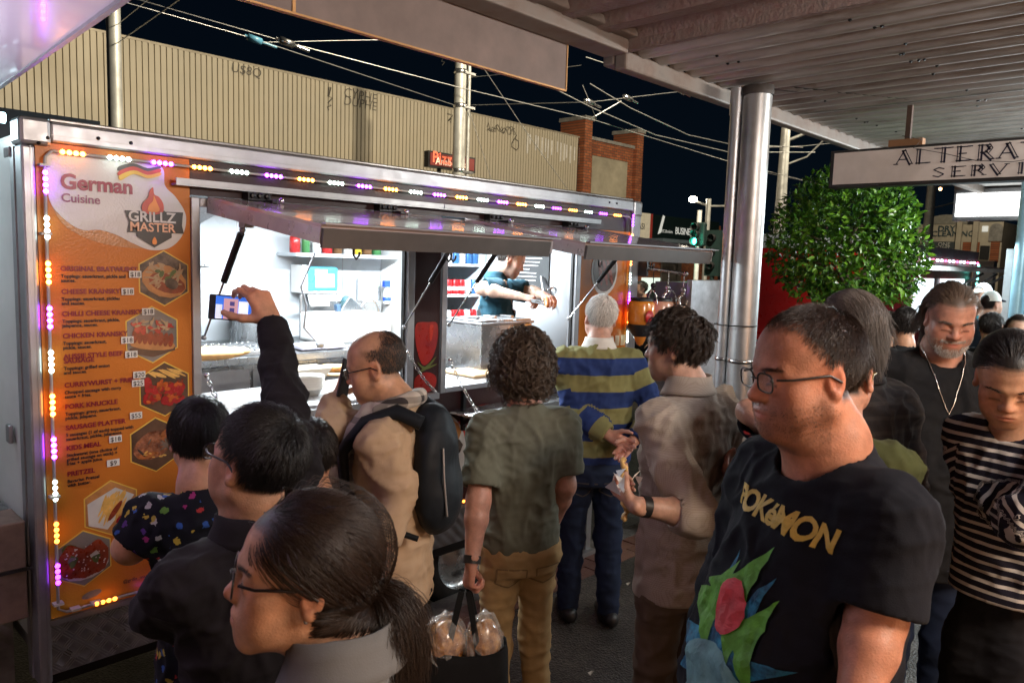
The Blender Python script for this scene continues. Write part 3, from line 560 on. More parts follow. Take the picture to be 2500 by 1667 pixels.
# hanging fascia board
b = MB(); b.box((-1.2, 2.44, 2.775), (1.40, 2.455, 2.99)); b.box((1.415, 2.44, 2.775), (2.86, 2.455, 2.99)); fb = b.build('fascia_board', FASC, None, 0, (2.0, 2.45, 2.78)); tag(fb, 'brown fascia board hung below the awning edge', 'fascia board')
b = MB(); b.box((-1.2, 2.436, 2.767), (2.866, 2.459, 2.774)); b.box((2.861, 2.436, 2.7745), (2.867, 2.459, 2.99)); b.box((1.4015, 2.436, 2.7745), (1.4135, 2.457, 2.985)); b.build('edge_trim', mat('brass_trim', (.55, .30, .12), .4, .4), fb)
# ================================================================== steel column with downpipe
GALV = mat('galvanised_steel', (.46, .46, .46), .42, .8, .15, 6)
CLX, CLY = 4.16, 2.10
Cc = thing('awning_column', 'thick grey steel awning column with a downpipe strapped to it', 'column', (CLX, CLY, 0))
b = MB(); b.tube([(CLX, CLY, 0), (CLX, CLY, ZC - .07)], .080, 28); b.build('shaft', GALV, Cc)
b = MB(); b.lathe((CLX, CLY, ZC - .07), [(.087, 0), (.087, .05), (.02, .05)], 24); b.build('cap', mat('dark_cap', (.06, .05, .045), .6), Cc)
dx, dy = CLX - .024, CLY + .113
b = MB(); b.tube([(dx, dy, 0), (dx, dy, ZC - .16)], .037, 16); b.tube([(dx, dy, ZC - .17), (dx, dy, ZC - .02)], .042, 16); b.build('downpipe', mat('downpipe_metal', (.52, .53, .55), .38, .7, .1), Cc)
def ring(cx, cy, r, z, h, mt, nm):
    b = MB(); b.lathe((cx, cy, z), [(r, 0), (r + .003, 0), (r + .003, h), (r, h)], 24); b.build(nm, mt, Cc)
for z in (1.61, 1.00): ring(CLX - .015, CLY + .04, .122, z, .007, BLACKM, 'tie_wire')
for z in (1.39,): ring(CLX, CLY, .081, z, .025, STEEL, 'strap'); ring(dx, dy, .039, z + .005, .02, STEEL, 'strap')
# ================================================================== ALTERATIONS sign hung under the awning
XS = 5.2
S = thing('hanging_sign', 'long white ALTERATIONS SERVICE sign hanging under the awning', 'sign', (XS, 1.5, 2.6))
sa, sb = 2.075, -.55
b = MB(); b.box((XS, sb, 2.50), (XS + .10, sa, 2.745)); b.build('sign_box', mat('sign_edge_black', (.018, .016, .015), .5, 0, .3), S, .004)
b = MB(); b.box((XS - .006, sb, 2.522), (XS - .001, sa - .028, 2.728)); b.build('sign_face', mat('sign_face_white', (.62, .57, .54), .5, 0, .12, 3), S)
b = MB()
for y in (1.60, .2): b.box((XS + .035, y, 2.746), (XS + .065, y + .03, ZC))
b.build('hanger_rod', mat('rusty_steel', (.09, .055, .04), .7, .3, .3), S)
b = MB(); b.box((XS + .02, 1.52, 2.746), (XS + .08, 1.72, 2.79)); b.build('hanger_plate', mat('rust_plate', (.22, .11, .05), .7), S)
GL = {'A': [(0, 0, .5, 1), (.5, 1, 1, 0), (.22, .35, .78, .35)], 'L': [(.18, 0, .18, 1), (.18, 0, .85, 0)], 'T': [(.5, 0, .5, 1), (.05, 1, .95, 1)], 'E': [(.18, 0, .18, 1), (.18, 0, .85, 0), (.18, 1, .85, 1), (.18, .52, .65, .52)], 'R': [(.18, 0, .18, 1), (.18, 1, .65, 1), (.65, 1, .8, .78), (.8, .78, .62, .5), (.62, .5, .18, .5), (.45, .5, .9, 0)], 'I': [(.5, 0, .5, 1)], 'O': [(.5, 1, .9, .7), (.9, .7, .9, .3), (.9, .3, .5, 0), (.5, 0, .1, .3), (.1, .3, .1, .7), (.1, .7, .5, 1)], 'N': [(.12, 0, .12, 1), (.12, 1, .88, 0), (.88, 0, .88, 1)], 'S': [(.85, .85, .5, 1), (.5, 1, .15, .78), (.15, .78, .85, .28), (.85, .28, .5, 0), (.5, 0, .12, .15)], 'V': [(.02, 1, .5, 0), (.5, 0, .98, 1)], 'C': [(.88, .82, .5, 1), (.5, 1, .12, .65), (.12, .65, .12, .35), (.12, .35, .5, 0), (.5, 0, .88, .18)]}
def serif(b, word, o, U, V, w, h, gap, x=0.):
    """engraved Roman capitals: heavy stems split by an inline, thin strokes, slab serifs"""
    o = Vector(o); U = Vector(U); V = Vector(V); Nn = U.cross(V).normalized() * .002
    for ch in word:
        if ch != ' ':
            cnt = {}
            for x0, y0, x1, y1 in GL[ch]:
                p = o + U * (x + x0 * w) + V * (y0 * h); q = o + U * (x + x1 * w) + V * (y1 * h); d = (q - p)
                if d.length < 1e-6: continue
                heavy = abs(d.dot(V)) > abs(d.dot(U)) * .8 and not (ch in 'A' and x0 < .1) and not (ch == 'V' and x0 > .3) and not (ch == 'N' and x0 == x1)
                nrm = d.normalized().cross(Nn.normalized()); wd = .26 * w if heavy else .08 * w; e = d.normalized() * wd * .3
                if heavy:
                    for s in (-1, 1): c = nrm * (s * wd * .36); t = nrm * wd * (.24 if s > 0 else .12); b.poly([p - e + c - t, q + e + c - t, q + e + c + t, p - e + c + t])
                else: b.poly([p - e - nrm * wd / 2, q + e - nrm * wd / 2, q + e + nrm * wd / 2, p - e + nrm * wd / 2])
                for (a_, yy) in ((p, y0), (q, y1)):
                    if yy in (0, 1) and ch not in 'OSC': b.poly([a_ - U * w * .17 - V * .03 * h + Nn, a_ + U * w * .17 - V * .03 * h + Nn, a_ + U * w * .17 + V * .05 * h + Nn, a_ - U * w * .17 + V * .05 * h + Nn])
        x += w + gap
b = MB(); serif(b, 'ALTERATIONS', (XS - .008, 1.655, 2.630), (0, -1, 0), (0, .0, 1), .086, .082, .026); b.build('lettering', mat('sign_letters', (.012, .011, .03), .4), S)['kind'] = 'stuff'; b = MB(); serif(b, 'SERVICE', (XS - .008, 1.445, 2.540), (0, -1, 0), (0, 0, 1), .080, .056, .026)
b.build('lettering', mat('sign_letters', (.012, .011, .03), .4), S)['kind'] = 'stuff'
FL = thing('fairy_lights', 'string of warm fairy lights looped across the alterations sign', 'fairy lights', (XS - .05, 1.4, 2.7))
pts = [(1.62, 2.80), (1.50, 2.765), (1.55, 2.72), (1.38, 2.675), (1.2, 2.62), (1.02, 2.60), (.80, 2.625), (.6, 2.66), (.3, 2.74), (.1, 2.72)]
fp = [Vector((XS - .045 - .012 * (i % 2), y, z)) for i, (y, z) in enumerate(pts)]
b = MB(); b.tube(fp, .002, 5); b.build('cable', BLACK, FL)
bulb = mat('fairy_bulb', (.8, .6, .4), .4, emit=(1, .48, .18), es=16)
bm = MB(); bm.ball((0, 0, 0), .010, 6); bo = bm.build('bulb', bulb, FL); bulbme = bo.data; bo.location = fp[0] - ORG[FL.name]
for i in range(len(fp) - 1):
    for t in (.0, .33, .66):
        if i + t == 0: continue
        o = link('bulb', bulbme, FL); o.location = fp[i].lerp(fp[i + 1], t) + Vector((random.uniform(-.01, .01), random.uniform(-.01, .01), -.02)) - ORG[FL.name]
# neighbour stall flap, upper left
b = MB(); b.poly([(-1.6, 3.0, 2.47), (.655, 3.0, 2.45), (.55, 1.53, 2.407), (.50, .85, 2.395), (-1.6, .85, 2.41)], (0, 0, .05)); nf = b.build('stall_flap', mat('lilac_gloss_panel', (.62, .56, .60), .16, .0, .04, 2, coat=.6), None, 0, (.3, 2.9, 2.45)); tag(nf, 'pale lilac raised flap of a neighbouring stall, upper left', 'stall flap')
b = MB(); b.poly([(.645, 2.99, 2.512), (.655, 2.99, 2.448), (.548, 1.53, 2.404), (.498, .85, 2.392), (.49, .85, 2.46)], (-.012, 0, 0)); b.build('flap_edge', ALU, nf)
NS = thing('food_stall', 'white side of the neighbouring food stall left of the menu trailer', 'food stall', (-.9, 3.3, -.12))
b = MB(); b.box((-3.2, 3.05, .25), (.10, 4.9, 2.42)); b.build('body', WHITE, NS, .02)
b = MB(); b.tube([(.30, 3.80, 2.475), (.85, 3.80, 2.475)], .022, 8); b.build('tube_lamp', mat('tube_glow', (.8, .8, .8), .4, emit=(.55, .92, 1), es=14), NS)
b = MB(); b.box((.3, 5.3, 1.9), (1.70, 5.6, 2.74)); o = b.build('roof_sign', mat('dark_blue_box', (.006, .02, .035), .5), None, 0, (1.2, 5.4, 2.1)); tag(o, 'dark blue board standing behind the left end of the trailer roof', 'board')
b = MB(); b.box((.28, 3.02, .62), (.69, 3.20, .98)); o = b.build('timber_crate', mat('weathered_boards', (.16, .11, .08), .75, 0, .3, 9), None, .006, (.6, 3.1, .62)); tag(o, 'brown boxed step bolted to the trailer end, left edge', 'box')
b = MB(); b.box((.275, 3.012, .80), (.70, 3.019, .812)); b.box((.695, 3.02, .80), (.698, 3.2, .81)); b.build('board_joint', BLACK, o)
# ================================================================== across the street
ORD = ('first', 'second', 'third', 'fourth', 'fifth', 'sixth', 'seventh', 'eighth')
YW = 20.0
CREAM = mat('cream_cladding', (.56, .51, .40), .55, .1, .17, .45, col2=(.45, .40, .30))
BRICK_ = None
def brickfn(m, N, L, b, tc, mu):
    br = N.new('ShaderNodeTexBrick'); br.inputs['Scale'].default_value = 1; br.inputs['Brick Width'].default_value = .30; br.inputs['Row Height'].default_value = .11; br.inputs['Mortar Size'].default_value = .014
    br.inputs['Color1'].default_value = (.42, .13, .05, 1); br.inputs['Color2'].default_value = (.26, .07, .03, 1); br.inputs['Mortar'].default_value = (.10, .07, .05, 1)
    mp = N.new('ShaderNodeMapping'); mp.inputs['Rotation'].default_value = (math.pi / 2, 0, 0); L.new(tc.outputs['Object'], mp.inputs[0]); L.new(mp.outputs[0], br.inputs[0]); L.new(br.outputs[0], mu.inputs[6])
BRK = mat('red_brick', (.3, .1, .05), .85, 0, .2, 1, fn=brickfn)
x0w = 3.0; x1w = at(1425, 400, Y=YW - .3).x - .002; zt = at(222, 76, Y=YW).z
WB = thing('warehouse', 'long cream ribbed metal warehouse front across the street', 'building', (14, YW, 0))
pitch = .146; prof = [(0, 0), (.13, 0), (.17, 1), (.93, 1), (.97, 0)]
k = int((x1w - x0w) / pitch); i = 0
while i < k:
    b = MB(); m = min(6, k - i); xs = [x0w + (i + q + t) * pitch for q in range(m) for t, h in prof] + [x0w + (i + m) * pitch]; ys = [YW - h * .05 for q in range(m) for t, h in prof] + [YW]
    vs = [(x, y, z) for z in (0, zt + random.uniform(-.006, .006)) for x, y in zip(xs, ys)]; c = len(xs); b.m = 0
    b.add(vs, [(j, j + 1, c + j + 1, c + j) for j in range(c - 1)]); 
    o = b.build('cladding_sheet', [CREAM], WB); i += m
b = MB(); b.box((x0w, YW + .01, 0), (x1w, YW + .3, zt - .02)); b.build('wall', mat('dark_gap', (.03, .026, .02), .8), WB)
b = MB(); b.box((x0w, YW - .055, zt), (x1w, YW + .3, zt + .06)); b.build('parapet_cap', mat('cap_metal', (.35, .31, .24), .5, .3), WB)
PAINT = mat('spray_paint', (.10, .09, .075), .6); PAINTW = mat('white_spray', (.68, .66, .62), .6)
def scrib(pts, r=.022):
    b = MB(); q = [at(px, py, Y=YW - .065) for px, py in pts]; b.tube(q, r * .5, 4); b.v = [(v[0], YW - .060 + (v[1] - YW + .065) * .15, v[2]) for v in b.v]; b.build('graffiti', PAINT, WB)
def gtext(s, px, py, sz, dy=0, dz=0): b = MB(); p = at(px, py, Y=YW - .062 - dy); text(b, s, p + ZA * dz, XA, ZA, sz, -.004, shear=.15); b.build('graffiti', PAINT, WB)
gtext('U$8Q', 563, 175, .34); gtext('CYPHE', 838, 236, .40); gtext('DUPHE', 838, 245, .38, .001, -.12)
scrib([(803, 235), (808, 214), (803, 213), (801, 235), (812, 240), (801, 252), (809, 258), (800, 262), (803, 270)], .04)
scrib([(1092, 278), (1106, 282), (1094, 296), (1103, 290), (1100, 300)], .04)
rs = random.Random(5)
for k in range(3): scrib([(1190 + i * 4.6 + rs.uniform(-2, 2), 307 + i * .9 + rs.uniform(-9, 13)) for i in range(16)], .026)
scrib([(1262, 330), (1250, 350), (1249, 358), (1261, 367), (1267, 360), (1266, 345), (1258, 340)], .04); scrib([(1074, 137), (1082, 143), (1078, 150), (1086, 152), (1080, 160)], .03)
b = MB()
for i in range(16):
    a = at(1286 + i * 9 + rs.uniform(-3, 3), 325 + i * 2.6, Y=YW - .056); b.box((a.x, a.y, a.z - .25 - rs.uniform(.1, .5)), (a.x + .08, a.y + .004, a.z))
o = b.build('white_drips', PAINTW, WB); o['kind'] = 'stuff'
# brick pavilion at the right end
pl = x1w + .002; g = lambda px, py: at(px, py, Y=YW)
gp = lambda px, py: at(px, py, Y=YW - .3); xb = gp(1443, 400).x; xc = gp(1551, 450).x; xd = gp(1566, 450).x; zp = g(1440, 300).z; zq = g(1500, 356).z
PV = thing('brick_pavilion', 'red brick parapet with two piers and a pale rendered panel', 'building', (xb, YW, 0))
for a, c, nm in ((pl, xb, 'pier'), (xc, xd, 'pier')):
    b = MB(); b.box((a, YW - .30, 0), (c, YW + 1.0, zp)); pr_ = b.build(nm, BRK, PV, org=None)
    b = MB(); b.box((a - .06, YW - .36, zp + .002), (c + .06, YW + 1.06, zp + .16)); b.build('coping', CONC, pr_)
b = MB(); b.box((xb + .003, YW - .12, 0), (xc - .003, YW + .3, zq)); b.build('wall', BRK, PV)
b = MB(); b.box((xb + .003, YW - .2, zq + .002), (xc - .003, YW + .35, zq + .13)); b.build('coping', CONC, PV)
b = MB(); b.box((xb + .28, YW - .135, 0), (xc - .42, YW - .122, zq - .62)); b.build('rendered_panel', mat('render_panel', (.40, .36, .27), .7, 0, .2, 1.2), PV)
# poles ---------------------------------------------------------------
POLE = mat('pole_paint', (.50, .51, .49), .5, .4, .2, 3)
def pole(name, label, base, top, r0, r1, extra=None, cat='pole', group=None):
    p = thing(name, label, cat, base, group); b = MB(); n = 5
    b.tube([Vector(base).lerp(Vector((base[0], base[1], top)), i / n) for i in range(n + 1)], [r0 + (r1 - r0) * i / n for i in range(n + 1)], 14); b.build('shaft', POLE, p)
    if extra: extra(p)
    return p
pL = at(280, 200, Y=13.2); pM = at(1122, 300, Y=13.2)
def exM(p):
    b = MB(); b.tube([(pM.x + .19, pM.y - .1, 0), (pM.x + .17, pM.y - .1, 7.2)], .04, 8); b.build('conduit', POLE, p)
    for z in (3.9, 5.35, 6.1):
        b = MB(); b.lathe((pM.x, pM.y, z), [(.145, 0), (.155, .02), (.155, .08), (.145, .1)], 14); b.box((pM.x, pM.y - .16, z), (pM.x + .32, pM.y - .09, z + .05)); b.build('clamp', STEEL, p)
pole('tram_pole', 'tapered grey tram pole with a conduit beside the pizza sign', (pM.x, pM.y, 0), 8.2, .17, .12, exM)
pole('tram_pole', 'galvanised pole rising behind the left end of the trailer roof', (pL.x, pL.y, 0), 6.9, .11, .105, lambda p: None)
pq = at(1906, 500, X=22); 
def arm(p, top, L_, sgn=1):
    b = MB(); b.tube([(p.x, p.y, top - .5), (p.x + .5, p.y - L_ * .4, top - .15), (p.x + .7, p.y - L_, top - .1)], .05, 6); b.tube([(p.x, p.y, top - 1.2), (p.x + .3, p.y - L_ * .35, top - .95), (p.x + .5, p.y - L_ * .7, top - .3)], .03, 6); return b
P3 = pole('tram_pole', 'cream tram pole with a bracket arm between the column and the tree', (pq.x, pq.y, 0), 6.1, .2, .13, lambda p: arm(pq, 6.2, 1.6).build('bracket_arm', POLE, p))
pq2 = at(2262, 600, X=32); pole('tram_pole', 'slim pale pole in front of the dry cleaning building', (pq2.x, pq2.y, 0), 5.3, .22, .16, lambda p: arm(pq2, 5.6, 2.2).build('bracket_arm', POLE, p))
# pizza sign on the pole side
a = at(1041, 368, Y=14.0); c = at(1100, 416, Y=14.0)
PZ = thing('pizza_sign', 'small red lit Anabellas Pizza sign beside the tram pole', 'sign', (a.x, 14, c.z))
b = MB(); b.box((a.x, 13.92, c.z), (a.x + 1.5, 14.08, a.z)); b.build('sign_box', BLACKM, PZ)
b = MB(); b.box((a.x + .05, 13.905, c.z + .05), (a.x + 1.45, 13.918, a.z - .04)); b.build('sign_face', mat('pizza_face', (.10, .01, .01), .5, emit=(.5, .03, .012), es=.25), PZ)
b = MB(); text(b, "Anabella's", (a.x + .2, 13.90, a.z - .29), XA, ZA, .24, .01); b.build('lettering', mat('pizza_letters', (.8, .6, .5), .5, emit=(1, .62, .4), es=.7), PZ)
b = MB(); text(b, 'Pizza', (a.x + .10, 13.90, c.z + .12), XA, ZA, .36, .01, spacing=1.1); b.build('lettering', mat('pizza_neon', (.7, .1, .05), .5, emit=(1, .16, .06), es=1.1), PZ)
b = MB(); b.tube([(a.x + .4, 14, 0), (a.x + .4, 14, c.z)], .05, 8); b.build('post', BLACKM, PZ)
# overhead wires ---------------------------------------------------------
WIRE = mat('wire_metal', (.42, .42, .42), .4, .7); 
def wire(label, pts, r=.011, sag=0., Y=None, parts=None):
    P = [at(px, py, Y=yy) for px, py, yy in pts]; out = []
    for u, v in zip(P[:-1], P[1:]):
        for i in range(6): t = i / 6; out.append(u.lerp(v, t) - ZA * sag * 4 * t * (1 - t))
    out.append(P[-1]); b = MB(); b.tube(out, r * .62, 5, cap=False); o = b.build('overhead_wire', WIRE, None, 0, tuple(P[0])); return tag(o, label, 'wire', 'tram wires over the street')
wl = wire('lower tram wire with a blue insulator, ending at the tram pole', [(-60, -105, 9), (310, 8, 9), (612, 93, 9.2), (1106, 256, 13)], .013)
wire('upper tram wire running across to the right above the brick piers', [(330, -2, 8.4), (700, 104, 8.4), (1120, 214, 8.4), (1445, 292, 8.4), (1780, 395, 8.4), (1990, 448, 8.4)], .013)
wire('thin span wire from the insulator joint to behind the fascia board', [(640, 104, 9), (860, 99, 9), (1050, 97, 9)], .008)
wire('blue tinted stay wire from the far left pole', [(288, 105, 13.2), (440, -2, 8)], .012); wire('short stay wire from the top of the left pole', [(288, 60, 13.2), (365, -3, 9)], .010)
wire('sloping stay wire crossing the warehouse right of the tram pole', [(1155, 128, 12), (1290, 330, 12), (1390, 468, 12)], .012); wire('short sloping stay wire beside the tram pole conduit', [(1143, 262, 13), (1200, 440, 13)], .012)
wire('thick wire passing under the fascia board corner to the column', [(1230, 155, 8), (1448, 265, 8), (1600, 330, 8), (1780, 372, 8), (1990, 372, 8)], .015); wire('thick wire from the fascia end sagging down to the column', [(1440, 205, 7.5), (1540, 265, 7.5), (1680, 330, 7.5), (1780, 352, 7.5), (1960, 360, 7.5)], .015)
wire('span wire from the pole clamp rising to the gutter', [(1150, 257, 13), (1438, 250, 8), (1525, 240, 8), (1660, 224, 8), (1720, 216, 8)], .010); wire('high span wire from the upper pole clamp', [(1150, 189, 13), (1300, 175, 10), (1420, 160, 8)], .008)
wire('wire running close along the gutter edge', [(1430, 140, 7), (1600, 195, 7), (1700, 232, 7), (1790, 270, 7)], .012); wire('pull off bar over the brick pier', [(1443, 290, 8.2), (1516, 248, 8.0)], .022); wire('drop wire at the cross joint', [(1422, 208, 8), (1440, 250, 8), (1456, 292, 8.2)], .010); wire('wire passing right of the column towards the tree', [(1870, 360, 9), (1960, 357, 9), (2030, 350, 9)], .014); wire('low thin wire from the column to the tree', [(1860, 420, 12), (1990, 448, 12), (2100, 470, 12)], .012)
for px, py, yy, lab, m_ in ((622, 97, 9.2, 'pale blue insulator on the lower tram wire', mat('blue_insulator', (.10, .30, .45), .3)), (700, 104, 8.4, 'metal joint on the upper tram wire', STEEL), (1440, 250, 8, 'white knob where the span wires cross', STEEL), (1533, 240, 8, 'ribbed insulator on the span wire right of the cross', STEEL), (1665, 224, 8, 'metal turnbuckle on the span wire near the gutter', STEEL)):
    p = at(px, py, Y=yy); d = Vector((1, 0, -.12)).normalized(); b = MB()
    b.tube([p - d * .14, p - d * .09, p - d * .085, p + d * .085, p + d * .09, p + d * .14], [.02, .02, .045, .045, .02, .02], 8); b.tube([p + d * .14, p + d * .3], .018, 6); tag(b.build('insulator', m_, None, 0, tuple(p)), lab, 'insulator')
# right hand street ---------------------------------------------------------
yB = 22.0; q = lambda px, py, Y=yB: at(px, py, Y=Y)
a = q(1556, 534); c = q(1746, 585)
BB = thing('brick_shop', 'low brick shop with a dark BUSINESS sign band', 'building', (a.x, yB, 0))
b = MB(); b.box((a.x - 1, yB + .02, 0), (c.x + .6, yB + 8, a.z + .1)); b.build('wall', BRK, BB)
za, zb = q(1741, 555).z, q(1640, 577).z
sgn = b = MB(); b.box((q(1586, 536).x, yB - .2, zb - .25), (c.x, yB, za + .30)); b.build('sign_band', mat('teal_black_sign', (.008, .02, .02), .4), BB)
b = MB(); b.box((a.x - 1, yB - .22, zb - .25), (q(1579, 536).x, yB, za + .32)); b.build('sign_band', mat('cream_sign', (.62, .56, .42), .5, emit=(.8, .7, .5), es=.25), BB)
b = MB(); b.box((q(1580, 536).x, yB - .22, zb - .25), (q(1585, 536).x, yB, za + .32)); b.build('sign_band', mat('red_sign_strip', (.5, .06, .05), .5), BB)
SGW = mat('white_sign_letters', (.8, .8, .78), .5, emit=(.8, .85, .8), es=.45); b = MB(); p = q(1642, 574); text(b, 'BUSINESS', (p.x - .1, yB - .21, p.z + .06), XA, ZA,   .50, .012, spacing=.90); b.build('lettering', SGW, BB); b = MB(); p = q(1605, 573); text(b, 'VIC Brokers', (p.x, yB - .21, p.z + .12), XA, ZA, .22, .004); b.build('lettering', SGW, BB); b = MB(); b.poly([(p.x - .3, yB - .21, p.z), (p.x, yB - .21, p.z + .1), (p.x + .3, yB - .21, p.z + .95), (p.x + .1, yB - .21, p.z + 1)]); b.build('logo_mark', SGW, BB)
b = MB(); p = q(1560, 555); text(b, 'OASI', (p.x - .75, yB - .23, p.z - .1), XA, ZA, .42, .01); b.build('lettering', BLACK, BB); b = MB(); text(b, 'delivery', (p.x - .6, yB - .23, p.z - .62), XA, ZA, .2, 0); b.build('lettering', BLACK, BB)
b = MB(); p = q(1560, 590); b.box((a.x - 1, yB - 2.2, p.z - .05), (q(1735, 592).x, yB - .23, p.z + .12)); b.build('awning', mat('blue_grey_awning', (.14, .19, .23), .5), BB)
b = MB(); p0 = q(1568, 678, yB - .05); p1 = q(1618, 730, yB - .05); b.box((p0.x, yB - .03, p1.z - .4), (p1.x, yB - .005, p0.z)); b.build('lit_window', mat('lit_poster_window', (.6, .7, .6), .4, emit=(.75, .9, .8), es=1.0), BB)
b = MB(); p0 = q(1588, 592, yB - .05); p1 = q(1668, 612, yB - .05); b.box((p0.x, yB - .03, p1.z - .2), (p1.x - 1.2, yB - .005, p0.z)); b.build('lit_window', mat('white_notice', (.6, .65, .65), .4, emit=(.7, .8, .8), es=.4), BB)
b = MB(); p = q(1650, 603, yB - 1.5); b.box((p.x, yB - 1.52, p.z - .3), (p.x + 1.4, yB - 1.5, p.z + .3)); b.box((p.x + .2, yB - 1.52, p.z - .75), (p.x + 1.2, yB - 1.5, p.z - .35)); b.build('hanging_sign', CARD, BB)
for px, w_ in ((1622, .6), (1640, .9), (1655, .5)):
    b = MB(); p = q(px, 690, yB - .1); b.box((p.x - w_ / 2, yB - .12, 0), (p.x + w_ / 2, yB - .01, 3.1)); b.build('pillar', mat('grey_brown_post', (.10, .09, .08), .7), BB)
# street lamp and traffic signals
pl_ = at(1724, 600, X=24); lt = at(1692, 487, X=24)
SL = thing('street_lamp', 'lit street lamp on a curved arm above the traffic light', 'street lamp', (pl_.x, pl_.y, 0))
b = MB(); b.tube([(pl_.x, pl_.y, 0), (pl_.x, pl_.y, lt.z + .0)], .09, 8); b.build('pole', POLE, SL); b = MB(); b.tube([(pl_.x, pl_.y, lt.z - .25), (lt.x, lt.y + .15, lt.z + .02)], .04, 6); b.tube([(pl_.x, pl_.y, lt.z - .25), (pl_.x + .2, pl_.y - .6, lt.z - .25)], .04, 6); b.build('arm', POLE, SL)
b = MB(); b.ball(lt, (.14, .16, .11), 12); b.build('lamp_head', mat('street_lamp_glow', (.9, .9, .8), .4, emit=(1, .9, .72), es=55), SL)
t0 = at(1703, 543, X=14); t1 = at(1701, 601, X=14)
TL = thing('traffic_light', 'traffic light showing green on a white pole', 'traffic light', (t0.x, t0.y, -.12))
tw = .17
b = MB(); b.box((t0.x, t0.y - tw, t1.z), (t0.x + .12, t0.y + tw, t0.z)); b.build('backboard', mat('signal_dark_green', (.012, .03, .028), .5), TL, .03)
cY = t0.y + .02; Rm = Matrix.Rotation(-math.pi / 2, 3, 'Y')
for k, (nm, em) in enumerate((('red_lens', None), ('amber_lens', None), ('green_lens', (.05, 1, .62)))):
    z = t0.z - .10 - k * (t0.z - t1.z - .2) / 2; b = MB(); b.lathe((t0.x - .004, cY, z), [(.075, 0), (.06, .018), (.001, .025)], 16, Rm); b.build(nm, mat(nm, (.05, .05, .05), .3, emit=em, es=22) if em else mat('dark_lens', (.02, .015, .015), .3), TL)
    b = MB(); b.lathe((t0.x - .003, cY, z), [(.085, 0), (.085, .11), (.08, .11), (.08, 0)], 14, Rm); b.build('visor', BLACK, TL)
b = MB(); b.tube([(t0.x + .06, t0.y, -.12), (t0.x + .06, t0.y, t1.z)], .05, 10); b.tube([(t0.x + .06, t0.y, t0.z), (t0.x + .06, t0.y, t0.z + .25)], .05, 10); b.build('pole', mat('white_pole_paint', (.7, .72, .72), .4), TL)
o = lamp('traffic_light_glow', 'POINT', (t0.x - .25, cY, t1.z + .1), 9, (.05, 1, .6), size=.07)
b = MB(); p = at(1740, 590, X=15); b.box((p.x, p.y - .17, p.z - .75), (p.x + .12, p.y + .17, p.z + .25)); b.tube([(p.x + .06, p.y, -.1), (p.x + .06, p.y, p.z - .75)], .05, 8); o = b.build('traffic_light', MATS['signal_dark_green'], None, 0, tuple(p)); tag(o, 'unlit traffic light seen from the side left of the column', 'traffic light')
for k in range(3): b = MB(); b.lathe((p.x - .003, p.y, p.z + .08 - k * .3), [(.085, 0), (.085, .1), (.08, .1)], 12, Rm); b.build('visor', BLACK, o)
# red car ---------------------------------------------------------------
cp = at(1662, 720, X=17)
CR = thing('parked_car', 'red hatchback parked behind the condiment rail', 'car', (cp.x, cp.y, -.12))
RED = mat('red_car_paint', (.42, .015, .03), .25, .1, .05, coat=.8)
ca = lambda x, y, z: (cp.x + x, cp.y + y, -.12 + z)
prof_ = [(-2.1, .35), (-2.1, .75), (-1.9, .9), (-1.0, 1.0), (-.35, 1.46), (.9, 1.5), (1.75, 1.02), (2.0, .9), (2.05, .4), (1.5, .3), (-1.5, .3)]
b = MB(); b.poly([ca(-.85, -y, z) for y, z in prof_], (1.7, 0, 0)); b.build('body', RED, CR, .06)
b = MB(); b.poly([ca(-.862, -y, z) for y, z in ((-.85, 1.03), (-.3, 1.4), (.25, 1.42), (.25, 1.03))], (.006, 0, 0)); b.poly([ca(-.862, -y, z) for y, z in ((.32, 1.03), (.32, 1.42), (.85, 1.42), (1.45, 1.06))], (.006, 0, 0)); b.build('window', mat('car_glass', (.02, .03, .03), .08, coat=.5), CR)
for y in (-1.3, 1.3): b = MB(); b.lathe(ca(-.87, -y, .32), [(.001, 0), (.18, .0), (.2, .02), (.32, .03), (.32, .2)], 18, Matrix.Rotation(math.pi / 2, 3, 'Y')); b.build('wheel', RUBBER, CR)
b = MB(); b.poly([ca(-.863, .9 + .3 * x, .75 + .3 * y) for x, y in ((-.6, -.5), (.1, -.6), (.6, -.1), (.3, .5), (-.3, .6))], (.004, 0, 0)); b.build('flower_decal', SGW, CR)
# red board, white post and metal cabinet beside the column
tl = at(1850, 605, X=7.5); bl = at(1838, 900, X=7.5)
RB = thing('red_board', 'tall red panel with a white frame left of the tree', 'panel', (7.5, 3.4, 0)); 
b = MB(); b.box((7.5, 2.6, .5), (7.53, tl.y, tl.z)); b.build('panel', mat('red_gloss', (.62, .014, .012), .3, 0, .04), RB)
b = MB(); b.box((7.47, tl.y + .002, 0), (7.55, tl.y + .13, tl.z + .14)); b.box((7.48, 2.6, tl.z + .002), (7.54, tl.y, tl.z + .14)); b.build('frame', WHITE, RB); b = MB(); b.box((7.494, tl.y - .18, 1.18), (7.499, tl.y - .01, 1.21)); b.build('handle', STEEL, RB)
ka = at(1690, 684, Y=2.72)
CB = thing('metal_cabinet', 'grey sheet metal cabinet standing against the column', 'cabinet', (ka.x, 2.72, 0)); b = MB(); b.box((ka.x, 2.72, .0), (ka.x + .55, 2.76, ka.z)); b.build('side_panel', mat('scratched_metal', (.50, .50, .53), .35, .7, .2, 12), CB, .004)
b = MB(); b.box((ka.x + .005, 2.765, .0), (ka.x + .54, 3.02, ka.z - .02)); b.build('body', DALU, CB)
